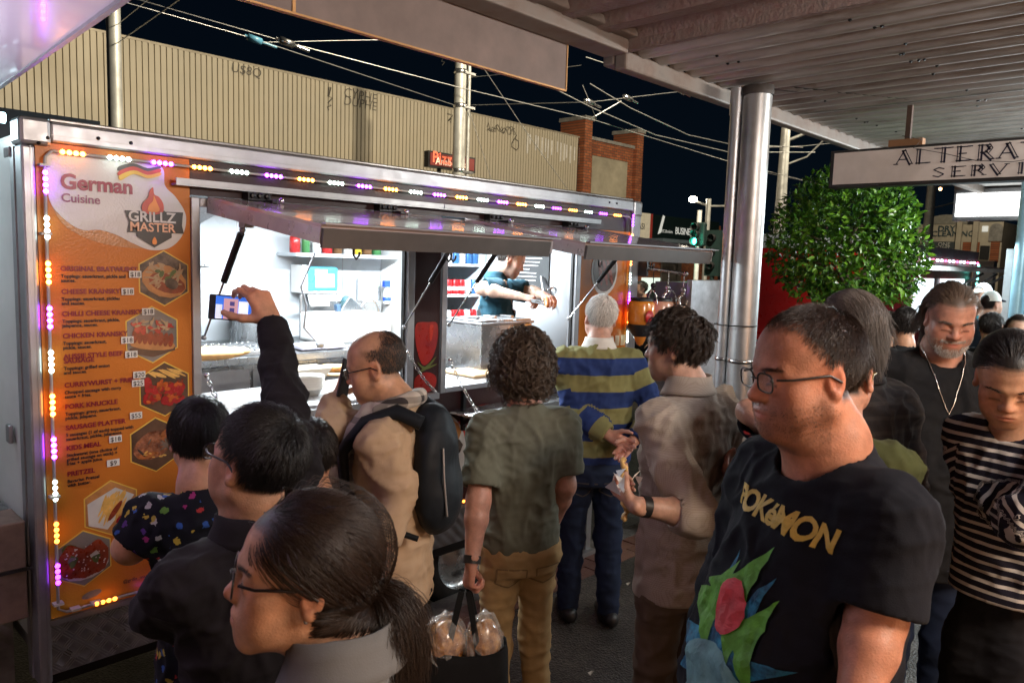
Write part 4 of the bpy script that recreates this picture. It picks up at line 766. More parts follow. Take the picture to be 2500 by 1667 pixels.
# condiment station at the far end of the trailer ---------------------------
CS = thing('condiment_rail', 'bracket rail at the right end of the trailer with hooks', 'rail', (4.36, 2.95, 1.9))
r0 = Vector((4.36, 2.97, 1.93)); r1 = at(1674, 669, Y=2.72)
b = MB(); b.tube([r0, r1], .011, 8); b.ball(r1, .02, 8); b.build('bar', STEEL, CS); b = MB(); b.box((4.345, 2.92, 1.87), (4.37, 3.0, 1.98)); b.build('bracket', BLACKM, CS, .004)
hooks = []
for t, lab in ((.28, 'nearest dark hook'), (.62, 'middle steel hook'), (.97, 'farthest pale hook on the end')):
    p = r0.lerp(r1, t); H = thing('lifting_hook', '%s hanging from the condiment rail' % lab, 'hook', tuple(p), 'hooks on the condiment rail'); b = MB()
    b.tube([p, p - ZA * .09], .0035, 5); b.tube([p + Vector((.028 * math.cos(x) * .7, -.028 * math.cos(x) * .7, -.185 + .040 * math.sin(x))) for x in [math.pi * (.5 + 1.55 * i / 12) for i in range(13)]], [.010 + .005 * math.sin(i / 12 * math.pi) for i in range(13)], 8); b.ball(p - ZA * .11, .020, 8); b.ball(p - ZA * .135, .016, 8); b.build('hook_body', STEEL if t > .5 else BLACKM, H)
SA = mat('sauce_orange', (.75, .25, .03), .25, 0, .1, trans=.0, coat=.5); SAP = mat('sauce_pink', (.70, .36, .25), .25, 0, .1, coat=.5)
for i, (px, m_, lab) in enumerate(((1567, SA, 'orange mustard dispenser with a round red label'), (1615, SAP, 'pinkish mayonnaise dispenser beside the mustard'), (1660, SA, 'orange sauce dispenser at the end of the row'))):
    p = at(px, 735, Y=2.86); D = thing('sauce_dispenser', lab, 'dispenser', (p.x, 2.86, p.z - .30), 'sauce dispensers hung at the trailer end'); zt_ = p.z; b = MB()
    b.lathe((p.x, 2.86, zt_), [(.002, .0), (.080, .0), (.088, -.015), (.09, -.13), (.085, -.15), (.05, -.23), (.02, -.29), (.002, -.30)], 18); b.build('jar', m_, D)
    b = MB(); b.lathe((p.x, 2.86, zt_ + .001), [(.075, 0), (.075, .022), (.001, .024)], 18); b.build('lid', BLACK, D)
    b = MB(); b.tube([(p.x + .03, 2.83, zt_ + .02), (p.x + .02, 2.80, zt_ + .08), (p.x + .04, 2.78, zt_ + .05), (p.x + .05, 2.77, zt_ - .02)], .005, 6); b.build('wire_handle', STEEL, D)
    if i == 0: b = MB(); b.lathe((p.x - .03, 2.775, zt_ - .10), [(.045, 0), (.044, .004), (.001, .005)], 18, Matrix.Rotation(math.pi / 2, 3, 'X') @ Matrix.Rotation(.3, 3, 'Z')); b.build('round_label', mat('red_label', (.5, .015, .02), .4), D); b = MB(); b.lathe((p.x, 2.86, zt_ - .152), [(.088, 0), (.086, -.02), (.052, -.082)], 18); b.build('funnel', BLACK, D)
# potted clipped tree ---------------------------------------------------------
TC = at(2072, 590, X=6.4); TR = thing('clipped_tree', 'round clipped ficus tree with glossy leaves under the awning sign', 'tree', (TC.x, TC.y, 0))
BARK = mat('tree_bark', (.12, .085, .06), .85, 0, .3, 20, bump=.6)
b = MB(); b.tube([(TC.x, TC.y - .05, 0), (TC.x + .01, TC.y - .05, .8), (TC.x, TC.y, 1.6), (TC.x, TC.y, 2.3)], [.06, .05, .045, .02], 10)
for i in range(14):
    a_ = i * 2.4; z = 1.6 + .05 * i; b.tube([(TC.x, TC.y, z), (TC.x + .25 * math.cos(a_), TC.y + .25 * math.sin(a_), z + .12), (TC.x + .52 * math.cos(a_), TC.y + .52 * math.sin(a_), z + .2)], [.02, .013, .005], 6)
b.build('trunk', BARK, TR)
LEAF = [mat('ficus_leaf%d' % i, c, .28, 0, .25, 30, spec=.6) for i, c in enumerate(((.065, .19, .014), (.14, .32, .025), (.030, .11, .012)))]
lv = [(0, 0, 0), (-.013, .016, .004), (.013, .016, .004), (-.0155, .034, .005), (.0155, .034, .005), (-.009, .052, .001), (.009, .052, .001), (0, .068, -.006), (0, .018, 0), (0, .036, -.001), (0, .053, -.003)]
lf = [(0, 8, 1), (0, 2, 8), (1, 8, 9, 3), (8, 2, 4, 9), (3, 9, 10, 5), (9, 4, 6, 10), (5, 10, 7), (10, 6, 7)]
lm = []
for m_ in LEAF:
    me = bpy.data.meshes.new('leaf'); me.from_pydata(lv, [], lf); me.materials.append(m_); lm.append(me)
rt = np.random.RandomState(3); bulk = {0: MB(), 1: MB(), 2: MB()}; LV = [Vector(v) for v in lv]; nl = 0; cand = []
lump = rt.normal(size=(26, 3)); lump /= np.linalg.norm(lump, axis=1)[:, None]; la = rt.uniform(-.24, .17, 26)
for i in range(7600):
    u = rt.normal(size=3); u /= np.linalg.norm(u); rr = .61 * (1 - .36 * rt.rand() ** 1.6) * (1 + float(np.sum(la * np.maximum(0, lump @ u - .72) / .28)))
    if u[2] < -.75: rr *= .8
    cand.append((u, rr))
camv = np.array([-TC.x, -TC.y, CAMP[2] - TC.z]); camv = camv / np.linalg.norm(camv)
cand.sort(key=lambda t: -(t[1] * (1 + .4 * float(t[0] @ camv))))
for i, (u, rr) in enumerate(cand):
    p = Vector((TC.x + u[0] * rr, TC.y + u[1] * rr, TC.z + u[2] * rr * 1.03)); d = (Vector(u) * .55 + Vector(rt.normal(size=3)) * .55 + Vector((0, 0, .05))).normalized()
    up = (Vector(u) * .8 + Vector((0, 0, .7)) + Vector(rt.normal(size=3)) * .45); r_ = d.cross(up).normalized(); up = r_.cross(d); s = rt.uniform(.6, 1.08); R = Matrix((r_, d, up)).transposed() * s; k = int(rt.choice(3, p=[.5, .25, .25]))
    if i < 300:
        o = link('leaf', lm[k], TR); M = R.to_4x4(); M.translation = p - ORG[TR.name]; o.matrix_local = M
    else: bulk[k].add([R @ v + p for v in LV], lf)
for k in bulk: o = bulk[k].build('foliage', LEAF[k], TR); o['kind'] = 'stuff'
# second food trailer, lit sign, shopfronts far right -----------------------------------
A0 = at(2262, 609, Y=3.25); A1 = at(2381, 619, Y=3.25)
T2 = thing('food_trailer', 'red food trailer further along with pink and white lights', 'food trailer', (A0.x, 3.25, -.12))
b = MB(); b.box((A0.x - .8, 3.27, .5), (A1.x, 5.2, 2.30)); b.build('body', mat('dark_red_trailer', (.20, .015, .02), .35), T2); b = MB(); b.box((A0.x - .8, 3.2, 2.19), (A1.x + .03, 3.26, 2.33)); b.build('roof_rail', ALU, T2)
b = MB(); b.box((A0.x - .4, 3.25, 1.15), (A0.x + .5, 3.262, 1.88)); b.box((A0.x + .85, 3.25, 1.15), (A1.x - .5, 3.262, 1.88)); b.build('lit_window', mat('stall_window_glow', (.8, .85, .9), .4, emit=(.80, .93, 1), es=2.2), T2)
fl_ = at(2274, 652, Y=2.45); fr_ = at(2520, 690, Y=2.45); b = MB(); b.poly([(fl_.x - .6, 2.45, 1.99), (A1.x + 1.2, 2.45, 1.99), (A1.x + 1.2, 3.24, 2.05), (fl_.x - .6, 3.24, 2.05)], (0, 0, .05)); b.build('hatch', mat('pale_hatch', (.45, .42, .4), .4), T2)
for x in (A0.x + .1, A0.x + .95, A0.x + 1.6): b = MB(); b.bar((x, 3.2, 1.5), (x + .25, 2.6, 1.98), .03); b.build('gas_strut', BLACKM, T2)
for i in range(15):
    c_ = 'WWR'[i % 3]; b = MB(); x = A0.x - .3 + i * (A1.x - A0.x + .2) / 14; b.ball((x, 3.18, 2.145), (.05 if c_ == 'W' else .035, .02, .02), 8); b.build('led_module', mat('far_led_' + c_, (.6, .6, .6), .4, emit=(.7, .85, 1) if c_ == 'W' else (1, .08, .2), es=7), T2)
b = MB()
for i in range(8): b.ball((A1.x - .02, 3.18, 2.1 - .1 * i), (.02, .02, .035), 8)
b.build('led_strip', mat('far_led_teal', (.5, .6, .6), .4, emit=(.2, 1, .8), es=5), T2)
La = at(2336, 473, X=10.5); Lb = at(2332, 529, X=10.5)
LB = thing('lightbox_sign', 'blank glowing white lightbox sign beyond the alterations sign', 'sign', (10.5, 2, Lb.z))
b = MB(); b.box((10.52, -.8, Lb.z - .05), (10.66, La.y + .03, La.z + .05)); b.build('sign_box', DALU, LB); b = MB(); b.box((10.5, -.8, Lb.z), (10.515, La.y, La.z)); b.build('lit_face', mat('lightbox_glow', (.9, .9, .9), .4, emit=(.97, 1, .98), es=3.0), LB)
b = MB(); b.tube([(10.6, 1.6, La.z + .05), (10.6, 1.6, 3.3)], .02, 6); b.build('hanger_rod', BLACKM, LB)
A2 = thing('shop_awning', 'pale lined shop awning above the glowing lightbox', 'awning', (12, 1.5, 3.05)); b = MB(); b.box((10.9, -3, 3.06), (22, 2.62, 3.1)); b.build('soffit', mat('pale_soffit', (.66, .65, .60), .5), A2); b = MB()
for i in range(30): b.box((10.9, 2.6 - i * .18, 3.052), (16, 2.612 - i * .18, 3.059))
b.build('joint_strips', DALU, A2); b = MB(); b.box((10.9, 2.63, 3.0), (22, 2.75, 3.14)); b.build('gutter', DALU, A2)
for i in range(8):
    b = MB(); b.ball((10.85, 2.9 - i * .32, 3.03 - .05 * math.sin(i * 2.)), .022, 6); tag(b.build('fairy_bulb', bulb, None, 0, (10.85, 2.9 - i * .32, 3.03)), '%s tiny warm bulb along the far awning edge, counted from the street' % ORD[i], 'bulb', 'bulbs along the far awning')
for px, w_, c_, lab in ((2492, .06, (.30, .52, .62), 'blue lit round column at the right edge'), (2470, .05, (.55, .60, .62), 'pale square post left of the blue lit column')):
    p = at(px, 650, X=9.2); b = MB()
    if 'round' in lab: b.tube([(p.x, p.y, 0), (p.x, p.y, 2.98)], w_ * 1.1, 14); b.tube([(p.x - .02, p.y - .13, 0), (p.x - .02, p.y - .13, 2.98)], .035, 10)
    else: b.box((p.x, p.y - .07, 0), (p.x + .1, p.y + .06, 2.23))
    tag(b.build('column', mat('col_' + lab[:4], c_, .35, .3), None, 0, (p.x, p.y, 0)), lab, 'column')
lamp('column_glow', 'SPOT', (9.0, 1.1, 2.9), 18, (.25, .7, 1), (9.2, 1.7, .6), .05, spot=80)
# dry cleaning building
XB = 45.0; g = lambda px, py: at(px, py, X=XB)
DC = thing('dry_cleaning_building', 'cream rendered shop row with DRY CLEANING lettering on its parapet', 'building', (XB, 11, 0)); STUC = mat('cream_render', (.50, .45, .35), .7, 0, .2, 1)
p0, p1, p2 = g(2272, 548), g(2340, 548), g(2450, 552)
b = MB(); b.box((XB, p1.y, 0), (XB + 8, p0.y + .6, p0.z)); b.build('wall', STUC, DC); b = MB(); b.box((XB, p2.y, 0), (XB + 8, p1.y - .002, p0.z + .1)); b.build('wall', STUC, DC)
cy = g(2311, 540).y; b = MB(); b.poly([(XB - .05, cy + 1.05 * math.cos(t), p0.z + .002 + .50 * math.sin(t)) for t in [math.pi * k / 16 for k in range(17)]], (.4, 0, 0)); b.build('arched_parapet', mat('dark_render', (.27, .26, .22), .7), DC)
b = MB(); p = g(2290, 565); text(b, 'DRY', (XB - .06, p.y, p.z), (0, -1, 0), ZA, .42, .015); b.build('lettering', mat('teal_letters', (.03, .07, .09), .5), DC); b = MB(); p = g(2275, 577); text(b, 'CLEANING', (XB - .06, p.y, p.z), (0, -1, 0), ZA, .40, .012, spacing=1.03); b.build('lettering', mat('teal_letters', (.03, .07, .09), .5), DC)
b = MB(); u0, u1 = g(2273, 590), g(2334, 614); b.box((XB - .1, u1.y, u1.z - .4), (XB - .01, u0.y, u0.z)); b.build('sign_board', mat('slate_sign', (.06, .075, .08), .5), DC); b = MB(); p = g(2291, 601); text(b, 'ONE', (XB - .12, p.y, p.z), (0, -1, 0), ZA, .28, .0); b.build('lettering', CARD, DC); b = MB(); p = g(2284, 608); text(b, 'PLANET', (XB - .12, p.y, p.z), (0, -1, 0), ZA, .2, .0); b.build('lettering', CARD, DC)
for x0_, x1_, y0_, y1_, m_ in ((2352, 2388, 591, 640, BRK), (2420, 2437, 590, 640, BRK), (2363, 2383, 541, 548, BLACK), (2394, 2414, 600, 634, BLACK), (2399, 2412, 552, 566, SGW)):
    u0, u1 = g(x0_, y0_), g(x1_, y1_); b = MB(); b.box((XB - .06, u1.y, u1.z), (XB - .005, u0.y, u0.z)); b.build('window', m_, DC)
for px in (2346, 2386): u0 = g(px, 545); b = MB(); b.box((XB - .25, u0.y - .12, 0), (XB - .065, u0.y + .12, u0.z + .15)); b.build('pilaster', STUC, DC)
u = g(2433, 560); b = MB(); b.poly([(XB - .05, u.y + .3 * math.cos(t), u.z + .3 * math.sin(t)) for t in [math.pi * k / 8 for k in range(9)]] + [(XB - .05, u.y - .3, u.z - .6), (XB - .05, u.y + .3, u.z - .6)], (-.05, 0, 0)); b.build('niche', CONC, DC)
lamp('far_street_light', 'SPOT', (38, 8, 7), 900, SODIUM, (45, 11, 4), .1, spot=120)
b = MB(); u0, u1 = at(2378, 636, X=20), at(2425, 664, X=20); b.box((20, u1.y, .4), (20.3, u0.y, u0.z)); o = b.build('pale_cabinet', WHITE, None, 0, (20, u0.y, .4)); tag(o, 'pale box standing beyond the red food trailer', 'cabinet')
# plastic crate and cable under the trailer
p = at(1350, 1290, Z=-.11); CT = thing('crate', 'black slatted plastic crate lying on the road under the trailer', 'crate', (p.x, p.y, -.12)); b = MB()
R = Matrix.Rotation(.5, 3, 'Z')
def cb(a, c): b.box(a, c, R, (p.x, p.y, -.12))
for z in (.0, .05, .10): cb((-.28, -.19, z), (.28, -.18, z + .03)); cb((-.28, .18, z), (.28, .19, z + .03)); cb((-.28, -.18, z), (-.27, .18, z + .03)); cb((.27, -.18, z), (.28, .18, z + .03))
for i in range(7): cb((-.24 + i * .075, -.18, .135), (-.215 + i * .075, .18, .142))
for sx, sy in ((-.28, -.19), (.26, -.19), (-.28, .17), (.26, .17)): cb((sx, sy, 0), (sx + .02, sy + .02, .145))
b.build('crate_body', BLACK, CT)
# ================================================================== loose things in the trailer
def A(px, py, **k): return at(px, py, **k)
TEAL = mat('teal_plastic', (.05, .26, .32), .3); PAPER = mat('paper_white', (.8, .8, .78), .8); CARDB = mat('kraft_card', (.62, .43, .26), .7); WOOD = mat('board_wood', (.55, .36, .19), .6, 0, .2, 8); BUNM = mat('bread_bun', (.60, .33, .12), .6, 0, .2, 20)
yb = YB - .055
a, c = A(708, 649, Y=yb), A(798, 709, Y=yb)
D = thing('towel_dispenser', 'teal paper towel dispenser on the trailer back wall', 'dispenser', (a.x, yb, c.z)); b = MB(); b.box((a.x + .05, yb - .16, c.z), (c.x, yb - .015, a.z)); b.build('cover', TEAL, D, .02); b = MB(); b.box((a.x + .11, yb - .165, c.z + .03), (c.x - .04, yb - .161, a.z - .05)); b.build('front_window', mat('pale_teal', (.35, .55, .6), .3), D); b = MB(); b.box((a.x, yb - .17, c.z - .01), (a.x + .045, yb - .012, a.z + .01)); b.build('side_frame', WHITE, D, .004)
b = MB(); b.box(((a.x + c.x) / 2 - .05, yb - .168, (a.z + c.z) / 2 + .03), ((a.x + c.x) / 2 + .05, yb - .166, (a.z + c.z) / 2 + .07)); b.build('badge', PAPER, D)
b = MB(); text(b, 'tork', ((a.x + c.x) / 2 - .035, yb - .1695, (a.z + c.z) / 2 + .04), XA, ZA, .032, .01); b.build('lettering', BLACK, D)
b = MB(); b.poly([(a.x + .08, yb - .10, c.z - .004), (c.x - .05, yb - .10, c.z - .004), (c.x - .06, yb - .13, c.z - .11), (a.x + .09, yb - .13, c.z - .11)], (0, .004, 0)); tag(b.build('paper_towel', PAPER, None, 0, (a.x, yb - .1, c.z - .1)), 'white paper towel hanging out of the teal dispenser', 'paper towel')
a, c = A(869, 677, Y=yb), A(902, 735, Y=yb); b = MB(); b.box((a.x, yb - .12, c.z), (c.x, yb - .012, a.z)); o = b.build('soap_dispenser', WHITE, None, .012, (a.x, yb, c.z)); tag(o, 'white soap dispenser with a green band right of the towel dispenser', 'dispenser'); b = MB(); b.box((a.x + .004, yb - .123, a.z - .07), (c.x - .004, yb - .1205, a.z - .04)); b.build('green_band', mat('pale_green', (.45, .6, .3), .5), o)
p = A(941, 725, Y=4.9); b = MB(); b.lathe((p.x, 4.88, p.z - .05), [(.03, 0), (.032, .09), (.012, .13)], 12); o = b.build('spray_bottle', WHITE, None, 0, (p.x, 4.88, p.z)); tag(o, 'blue and white spray bottle by the sink', 'spray bottle'); b = MB(); b.box((p.x - .035, 4.865, p.z + .081), (p.x + .02, 4.895, p.z + .13)); b.lathe((p.x, 4.88, p.z - .03), [(.0325, 0), (.0335, .03)], 12); b.build('spray_head', mat('spray_blue', (.02, .08, .5), .4), o)
# grill with buns, pot, boxes, trays
p = A(540, 875, Z=1.36); GR = thing('griddle_tray', 'wire grill tray at the left of the bench', 'tray', (1.95, 4.25, 1.346)); b = MB(); b.box((1.62, 4.14, 1.346), (2.32, 4.55, 1.372)); b.build('pan', DALU, GR, .004); b = MB()
for i in range(18): b.tube([(1.64 + i * .039, 4.15, 1.38), (1.64 + i * .039, 4.54, 1.38)], .0035, 5)
for y in (4.16, 4.35, 4.53): b.tube([(1.62, y, 1.376), (2.32, y, 1.376)], .004, 5)
b.build('wire_rack', STEEL, GR)
for i, (px, py) in enumerate(((505, 858), (530, 866), (555, 861), (490, 868))):
    q = A(px, py, Z=1.40); b = MB(); b.ball((q.x, q.y, 1.40), (.16, .045, .03), 12, Matrix.Rotation(.1 * i, 3, 'Z')); tag(b.build('bread_roll', BUNM, None, 0, (q.x, q.y, 1.38)), ('first', 'second', 'third', 'fourth')[i] + ' long toasted roll laid on the wire grill tray', 'bread roll', 'rolls on the grill tray')
p = A(592, 830, Z=1.36); PT = thing('saucepan', 'small steel saucepan beside the grill tray', 'pan', (p.x, p.y, 1.346)); b = MB(); b.lathe((p.x, p.y, 1.346), [(.001, 0), (.075, 0), (.08, .01), (.08, .09), (.085, .094), (.076, .09), (.074, .02), (.001, .015)], 18); b.build('pot', STEEL, PT); b = MB(); b.tube([(p.x + .08, p.y, 1.42), (p.x + .22, p.y - .05, 1.50)], .008, 6); b.build('handle', BLACKM, PT)
p = A(580, 792, Y=4.9); b = MB(); b.lathe((p.x, 4.75, 1.346), [(.001, 0), (.10, 0), (.11, .24), (.115, .245), (.1, .24), (.001, .2)], 18); tag(b.build('stock_pot', STEEL, None, 0, (p.x, 4.75, 1.346)), 'tall steel pot at the back of the bench', 'pot')
a = A(685, 815, Z=1.36); BX = thing('plastic_tub', 'large white plastic tub on the bench', 'tub', (a.x, 4.55, 1.346)); b = MB(); b.poly([(a.x - .02, 4.35, 1.346), (a.x + .48, 4.35, 1.346), (a.x + .48, 4.75, 1.346), (a.x - .02, 4.75, 1.346)], (0, 0, .2)); b.build('tub_body', WHITE, BX, .02)
p = A(735, 835, Z=1.36); b = MB(); b.poly([(p.x - .2, 4.16, 1.347), (p.x + .1, 4.14, 1.347), (p.x + .12, 4.32, 1.347), (p.x - .18, 4.33, 1.347)], (0, 0, .035)); tag(b.build('folded_cloth', mat('lilac_cloth', (.42, .40, .48), .9, bump=.6), None, .01, (p.x, 4.2, 1.347)), 'folded grey cloth at the front of the bench', 'cloth')
b = MB(); q0 = A(770, 615, Y=3.7); b.tube([q0, q0 + Vector((.0, .15, -.2)), A(748, 745, Y=4.0), A(742, 800, Y=4.05), A(765, 825, Y=4.08), A(780, 840, Y=4.1)], .006, 6); b.ball(A(782, 838, Y=4.08), .03, 10); tag(b.build('power_cable', mat('grey_cable', (.35, .36, .4), .5), None, 0, tuple(q0)), 'grey cable with a white plug hanging in the hatch', 'cable')
b = MB(); b.box((2.93, 4.60, 1.45), (2.97, 4.70, 1.6), Matrix.Rotation(.3, 3, 'Y') @ Matrix.Identity(3), (.0, 0, 0)); 
p = A(850, 765, Y=4.72); RK = Matrix.Rotation(.65, 3, 'Y'); b = MB(); b.box((-.09, -.04, -.10), (.09, .04, .10), RK, tuple(p)); tag(b.build('steel_tray', STEEL, None, .008, tuple(p)), 'tilted steel tray drying at the sink', 'tray'); p = A(826, 766, Y=4.66); b = MB(); b.box((-.018, -.02, -.07), (.018, .02, .07), Matrix.Rotation(-.15, 3, 'Y'), tuple(p)); tag(b.build('scrub_brush', mat('navy_brush', (.02, .05, .10), .6), None, .006, tuple(p)), 'dark blue scrubbing brush beside the tilted tray', 'brush')
for px, py in ((848, 810), (872, 809)):
    p = A(px, py, Z=1.36); b = MB(); b.lathe((p.x, p.y, 1.352), [(.001, 0), (.05, .0), (.06, .022), (.056, .022), (.045, .006), (.001, .006)], 16); tag(b.build('steel_dish', STEEL, None, 0, (p.x, p.y, 1.352)), ('left' if px < 860 else 'right') + ' one of two small round steel dishes by the tap', 'dish', 'dishes by the tap')
p = A(745, 925, Z=1.26); FB = thing('food_box', 'open white cardboard food tray on the serving counter', 'food tray', (p.x, p.y, 1.256)); b = MB(); L0 = [(-.085, -.055), (.085, -.055), (.085, .055), (-.085, .055)]; L1 = [(-.12, -.085), (.12, -.085), (.12, .085), (-.12, .085)]
vs = [(p.x + x, p.y + y, 1.257) for x, y in L0] + [(p.x + x, p.y + y, 1.325) for x, y in L1]; b.add(vs, [(3, 2, 1, 0)] + [(i, (i + 1) % 4, 4 + (i + 1) % 4, 4 + i) for i in range(4)]); o = b.build('tray_body', mat('cream_card', (.72, .64, .52), .7), FB); o.modifiers.new('thick', 'SOLIDIFY').thickness = .002
p = A(830, 905, Z=1.26); b = MB(); b.lathe((p.x, p.y, 1.256), [(.001, 0), (.2, 0), (.2, .012), (.001, .012)], 24); tag(b.build('wooden_board', WOOD, None, 0, (p.x, p.y, 1.256)), 'round wooden board on the counter behind the food tray', 'board')
for i in range(3): q = A(800 + i * 18, 902, Z=1.28); b = MB(); b.ball((q.x, q.y, 1.29), (.07, .035, .024), 10); tag(b.build('bread_roll', BUNM, None, 0, (q.x, q.y, 1.27)), ORD[i] + ' pale roll from the left on the round wooden board', 'bread roll', 'rolls on the wooden board')
q0, q1, q2 = A(1091, 893, Z=1.265), A(1178, 881, Z=1.265), A(1149, 904, Z=1.265); b = MB(); yy = 3.22; b.box((q0.x - .18, 3.17, 1.256), (q0.x + .28, 3.45, 1.276)); tag(b.build('cutting_board', WOOD, None, .012, (q0.x, 3.3, 1.256)), 'pale wooden cutting board in the right hatch', 'cutting board')
# bain-marie with lids
BM = thing('bain_marie', 'stainless steel bain-marie with rectangular lids in the right hatch', 'bain-marie', (3.5, 3.5, 1.256)); b = MB(); b.box((3.20, 3.33, 1.257), (3.66, 3.68, 1.545)); b.build('cabinet', STEEL, BM, .006); b = MB(); b.box((3.19, 3.32, 1.547), (3.67, 3.69, 1.562)); b.build('rim', ALU, BM, .004)
for i in range(3): b = MB(); b.box((3.205 + i * .155, 3.34, 1.563), (3.35 + i * .155, 3.67, 1.575)); b.box((3.26 + i * .155, 3.44, 1.576), (3.29 + i * .155, 3.54, 1.59)); b.build('lid', STEEL, BM, .003)
p = A(1342, 707, Y=3.75); b = MB(); b.box((-.10, -.008, -.085), (.10, .008, .085), Matrix.Rotation(.35, 3, 'Y') @ Matrix.Rotation(-.5, 3, 'X'), tuple(p)); o = b.build('pan_lid', DALU, None, .01, tuple(p)); tag(o, 'grey pan lid held up by the cook', 'pan lid'); b = MB(); b.tube([p + Vector((-.05, -.02, .0)), p + Vector((-.03, -.06, .02)), p + Vector((.04, -.06, .0)), p + Vector((.06, -.02, -.01))], .008, 6); b.build('handle', STEEL, o)
# drinks fridge
FR = thing('drinks_fridge', 'upright glass fridge stocked with red soft drink cans', 'fridge', (3.95, 4.5, .5)); fx0, fx1, fy = 3.72, 4.27, 4.42
b = MB(); b.box((fx0, fy, .5), (fx0 + .03, 4.97, 2.2)); b.box((fx1 - .03, fy, .5), (fx1, 4.97, 2.2)); b.box((fx0 + .031, 4.94, .5), (fx1 - .031, 4.97, 2.2)); b.box((fx0 + .031, fy, .5), (fx1 - .031, 4.93, 1.0)); b.build('cabinet', mat('pale_blue_fridge', (.48, .58, .64), .3), FR)
zs = (1.20, 1.43, 1.67, 1.91)
b = MB()
for z in zs: b.box((fx0 + .032, fy + .02, z - .02), (fx1 - .032, 4.93, z))
b.build('shelf', WHITE, FR)
cm = {}
for nm, c_ in (('red', (.50, .012, .015)), ('silver', (.55, .55, .55)), ('yellow', (.55, .5, .05)), ('blue', (.04, .14, .35))):
    b = MB(); b.lathe((0, 0, 0), [(.024, 0), (.031, .008), (.031, .098), (.026, .112), (.026, .114), (.001, .112)], 12); b.m = 1; b.lathe((0, 0, 0), [(.0312, .03), (.0312, .06)], 12) if nm == 'red' else None
    o = b.build('drink_can', [mat('can_' + nm, c_, .3, .35), mat('can_band', (.75, .72, .7), .4)]); cm[nm] = o.data; bpy.data.objects.remove(o)
rr_ = random.Random(2); rows = (('red', 'red', 'red', 'red', 'red', 'red', 'red'), ('yellow', 'yellow', 'silver', 'red', 'red', 'silver', 'red'), ('silver', 'blue', 'red', 'red', 'red', 'silver', 'blue'), ('blue', 'blue', 'silver', 'blue', 'silver', 'blue', 'blue'))
lab = {'red': 'red soft drink can with a white band on a fridge shelf', 'silver': 'silver soft drink can on a fridge shelf', 'yellow': 'yellow soft drink can on the second fridge shelf', 'blue': 'blue soft drink can high in the fridge'}
for z, row in zip(zs, rows):
    for i, k_ in enumerate(row):
        o = link('drink_can', cm[k_]); o.location = (fx0 + .075 + i * .068, fy + .06, z + .001); tag(o, '%s soft drink can, %s from the left on the %s shelf of the fridge' % (k_, ORD[i], {1.20: 'bottom', 1.43: 'second', 1.67: 'third', 1.91: 'top'}[z]), 'can', 'cans in the fridge')
p = A(1305, 650, Y=4.1); b = MB(); b.box((X1 - .064, 3.75, 1.66), (X1 - .054, 4.15, 2.12)); o = b.build('menu_blackboard', mat('blackboard', (.03, .032, .034), .7), None, 0, (X1 - .06, 3.9, 1.66)); tag(o, 'black notice board of small white writing behind the cook', 'notice board'); b = MB()
for i in range(14): b.box((X1 - .0665, 4.12 - rr_.uniform(.1, .34), 2.08 - i * .028), (X1 - .065, 4.12, 2.085 - i * .028))
b.build('writing', CARD, o)
# kitchen clutter
rc = random.Random(12); BOT = [mat('bottle_' + n, c, .3) for n, c in (('red', (.45, .02, .02)), ('mustard', (.6, .4, .03)), ('white', (.7, .7, .68)), ('green', (.05, .18, .06)), ('brown', (.14, .07, .03)))]; BN_ = ('red', 'mustard yellow', 'white', 'green', 'brown')
for i in range(9):
    x = 2.82 + i * .088; k = (i * 3 + i // 2) % 5; h = .12 + .09 * rc.random(); b = MB(); r = .028 + .012 * rc.random(); b.lathe((x, YB - .18, 1.956), [(.001, 0), (r, 0), (r, h * .65), (r * .4, h * .85), (r * .4, h), (.001, h)], 12); tag(b.build('sauce_bottle', BOT[k], None, 0, (x, YB - .18, 1.956)), '%s sauce bottle on the wall shelf, number %d from the left' % (BN_[k], i + 1) if 0 else '%s bottle standing %s from the left on the wall shelf' % (BN_[k], (ORD + ('ninth',))[i]), 'bottle', 'bottles on the wall shelf')
for i in range(6):
    x = 1.35 + i * .16; b = MB(); b.tube([(x, YB - .07, 1.84), (x, YB - .075, 1.58 + .03 * (i % 3))], .007, 6); (b.ball((x, YB - .075, 1.56), (.035, .012, .05), 10) if i % 2 else b.box((x - .035, YB - .08, 1.50), (x + .035, YB - .07, 1.60))); tag(b.build('utensil', STEEL if i % 2 else BLACKM, None, 0, (x, YB - .07, 1.7)), '%s steel utensil hanging from the left on the back wall rail' % ORD[i], 'utensil', 'utensils on the back wall rail')
part('utensil_rail', STEEL, lambda b: b.tube([(1.25, YB - .068, 1.85), (2.25, YB - .068, 1.85)], .008, 8)); part('wall_joint', DALU, lambda b: b.box((2.45, YB - .0525, .5), (2.458, YB - .0502, 2.25))); part('wall_joint', DALU, lambda b: b.box((3.3, YB - .0525, .5), (3.308, YB - .0502, 2.25)))
for i, (x, w_, h) in enumerate(((2.36, .22, .12), (2.40, .16, .10), (3.44, .12, .16))): b = MB(); b.box((x, 4.72, 1.346 + (.121 if i == 1 else 0)), (x + w_, 4.9, 1.346 + (.121 if i == 1 else 0) + h)); tag(b.build('container', [DALU, PAPER, CARDB][i], None, .006, (x, 4.8, 1.346)), ('grey catering tub at the back of the bench', 'white carton stacked on the grey catering tub', 'brown carton beside the sink at the back')[i], 'container')
for i in range(5): b = MB(); z = 1.257 + i * .012; b.lathe((1.98, 3.30, z), [(.001, 0), (.06, 0), (.085, .045), (.087, .046), (.06, .004), (.001, .004)], 16); tag(b.build('paper_bowl', CARD, None, 0, (1.98, 3.3, z)), '%s white paper bowl from the bottom of the stack on the counter' % ORD[i], 'bowl', 'paper bowls stacked on the counter')
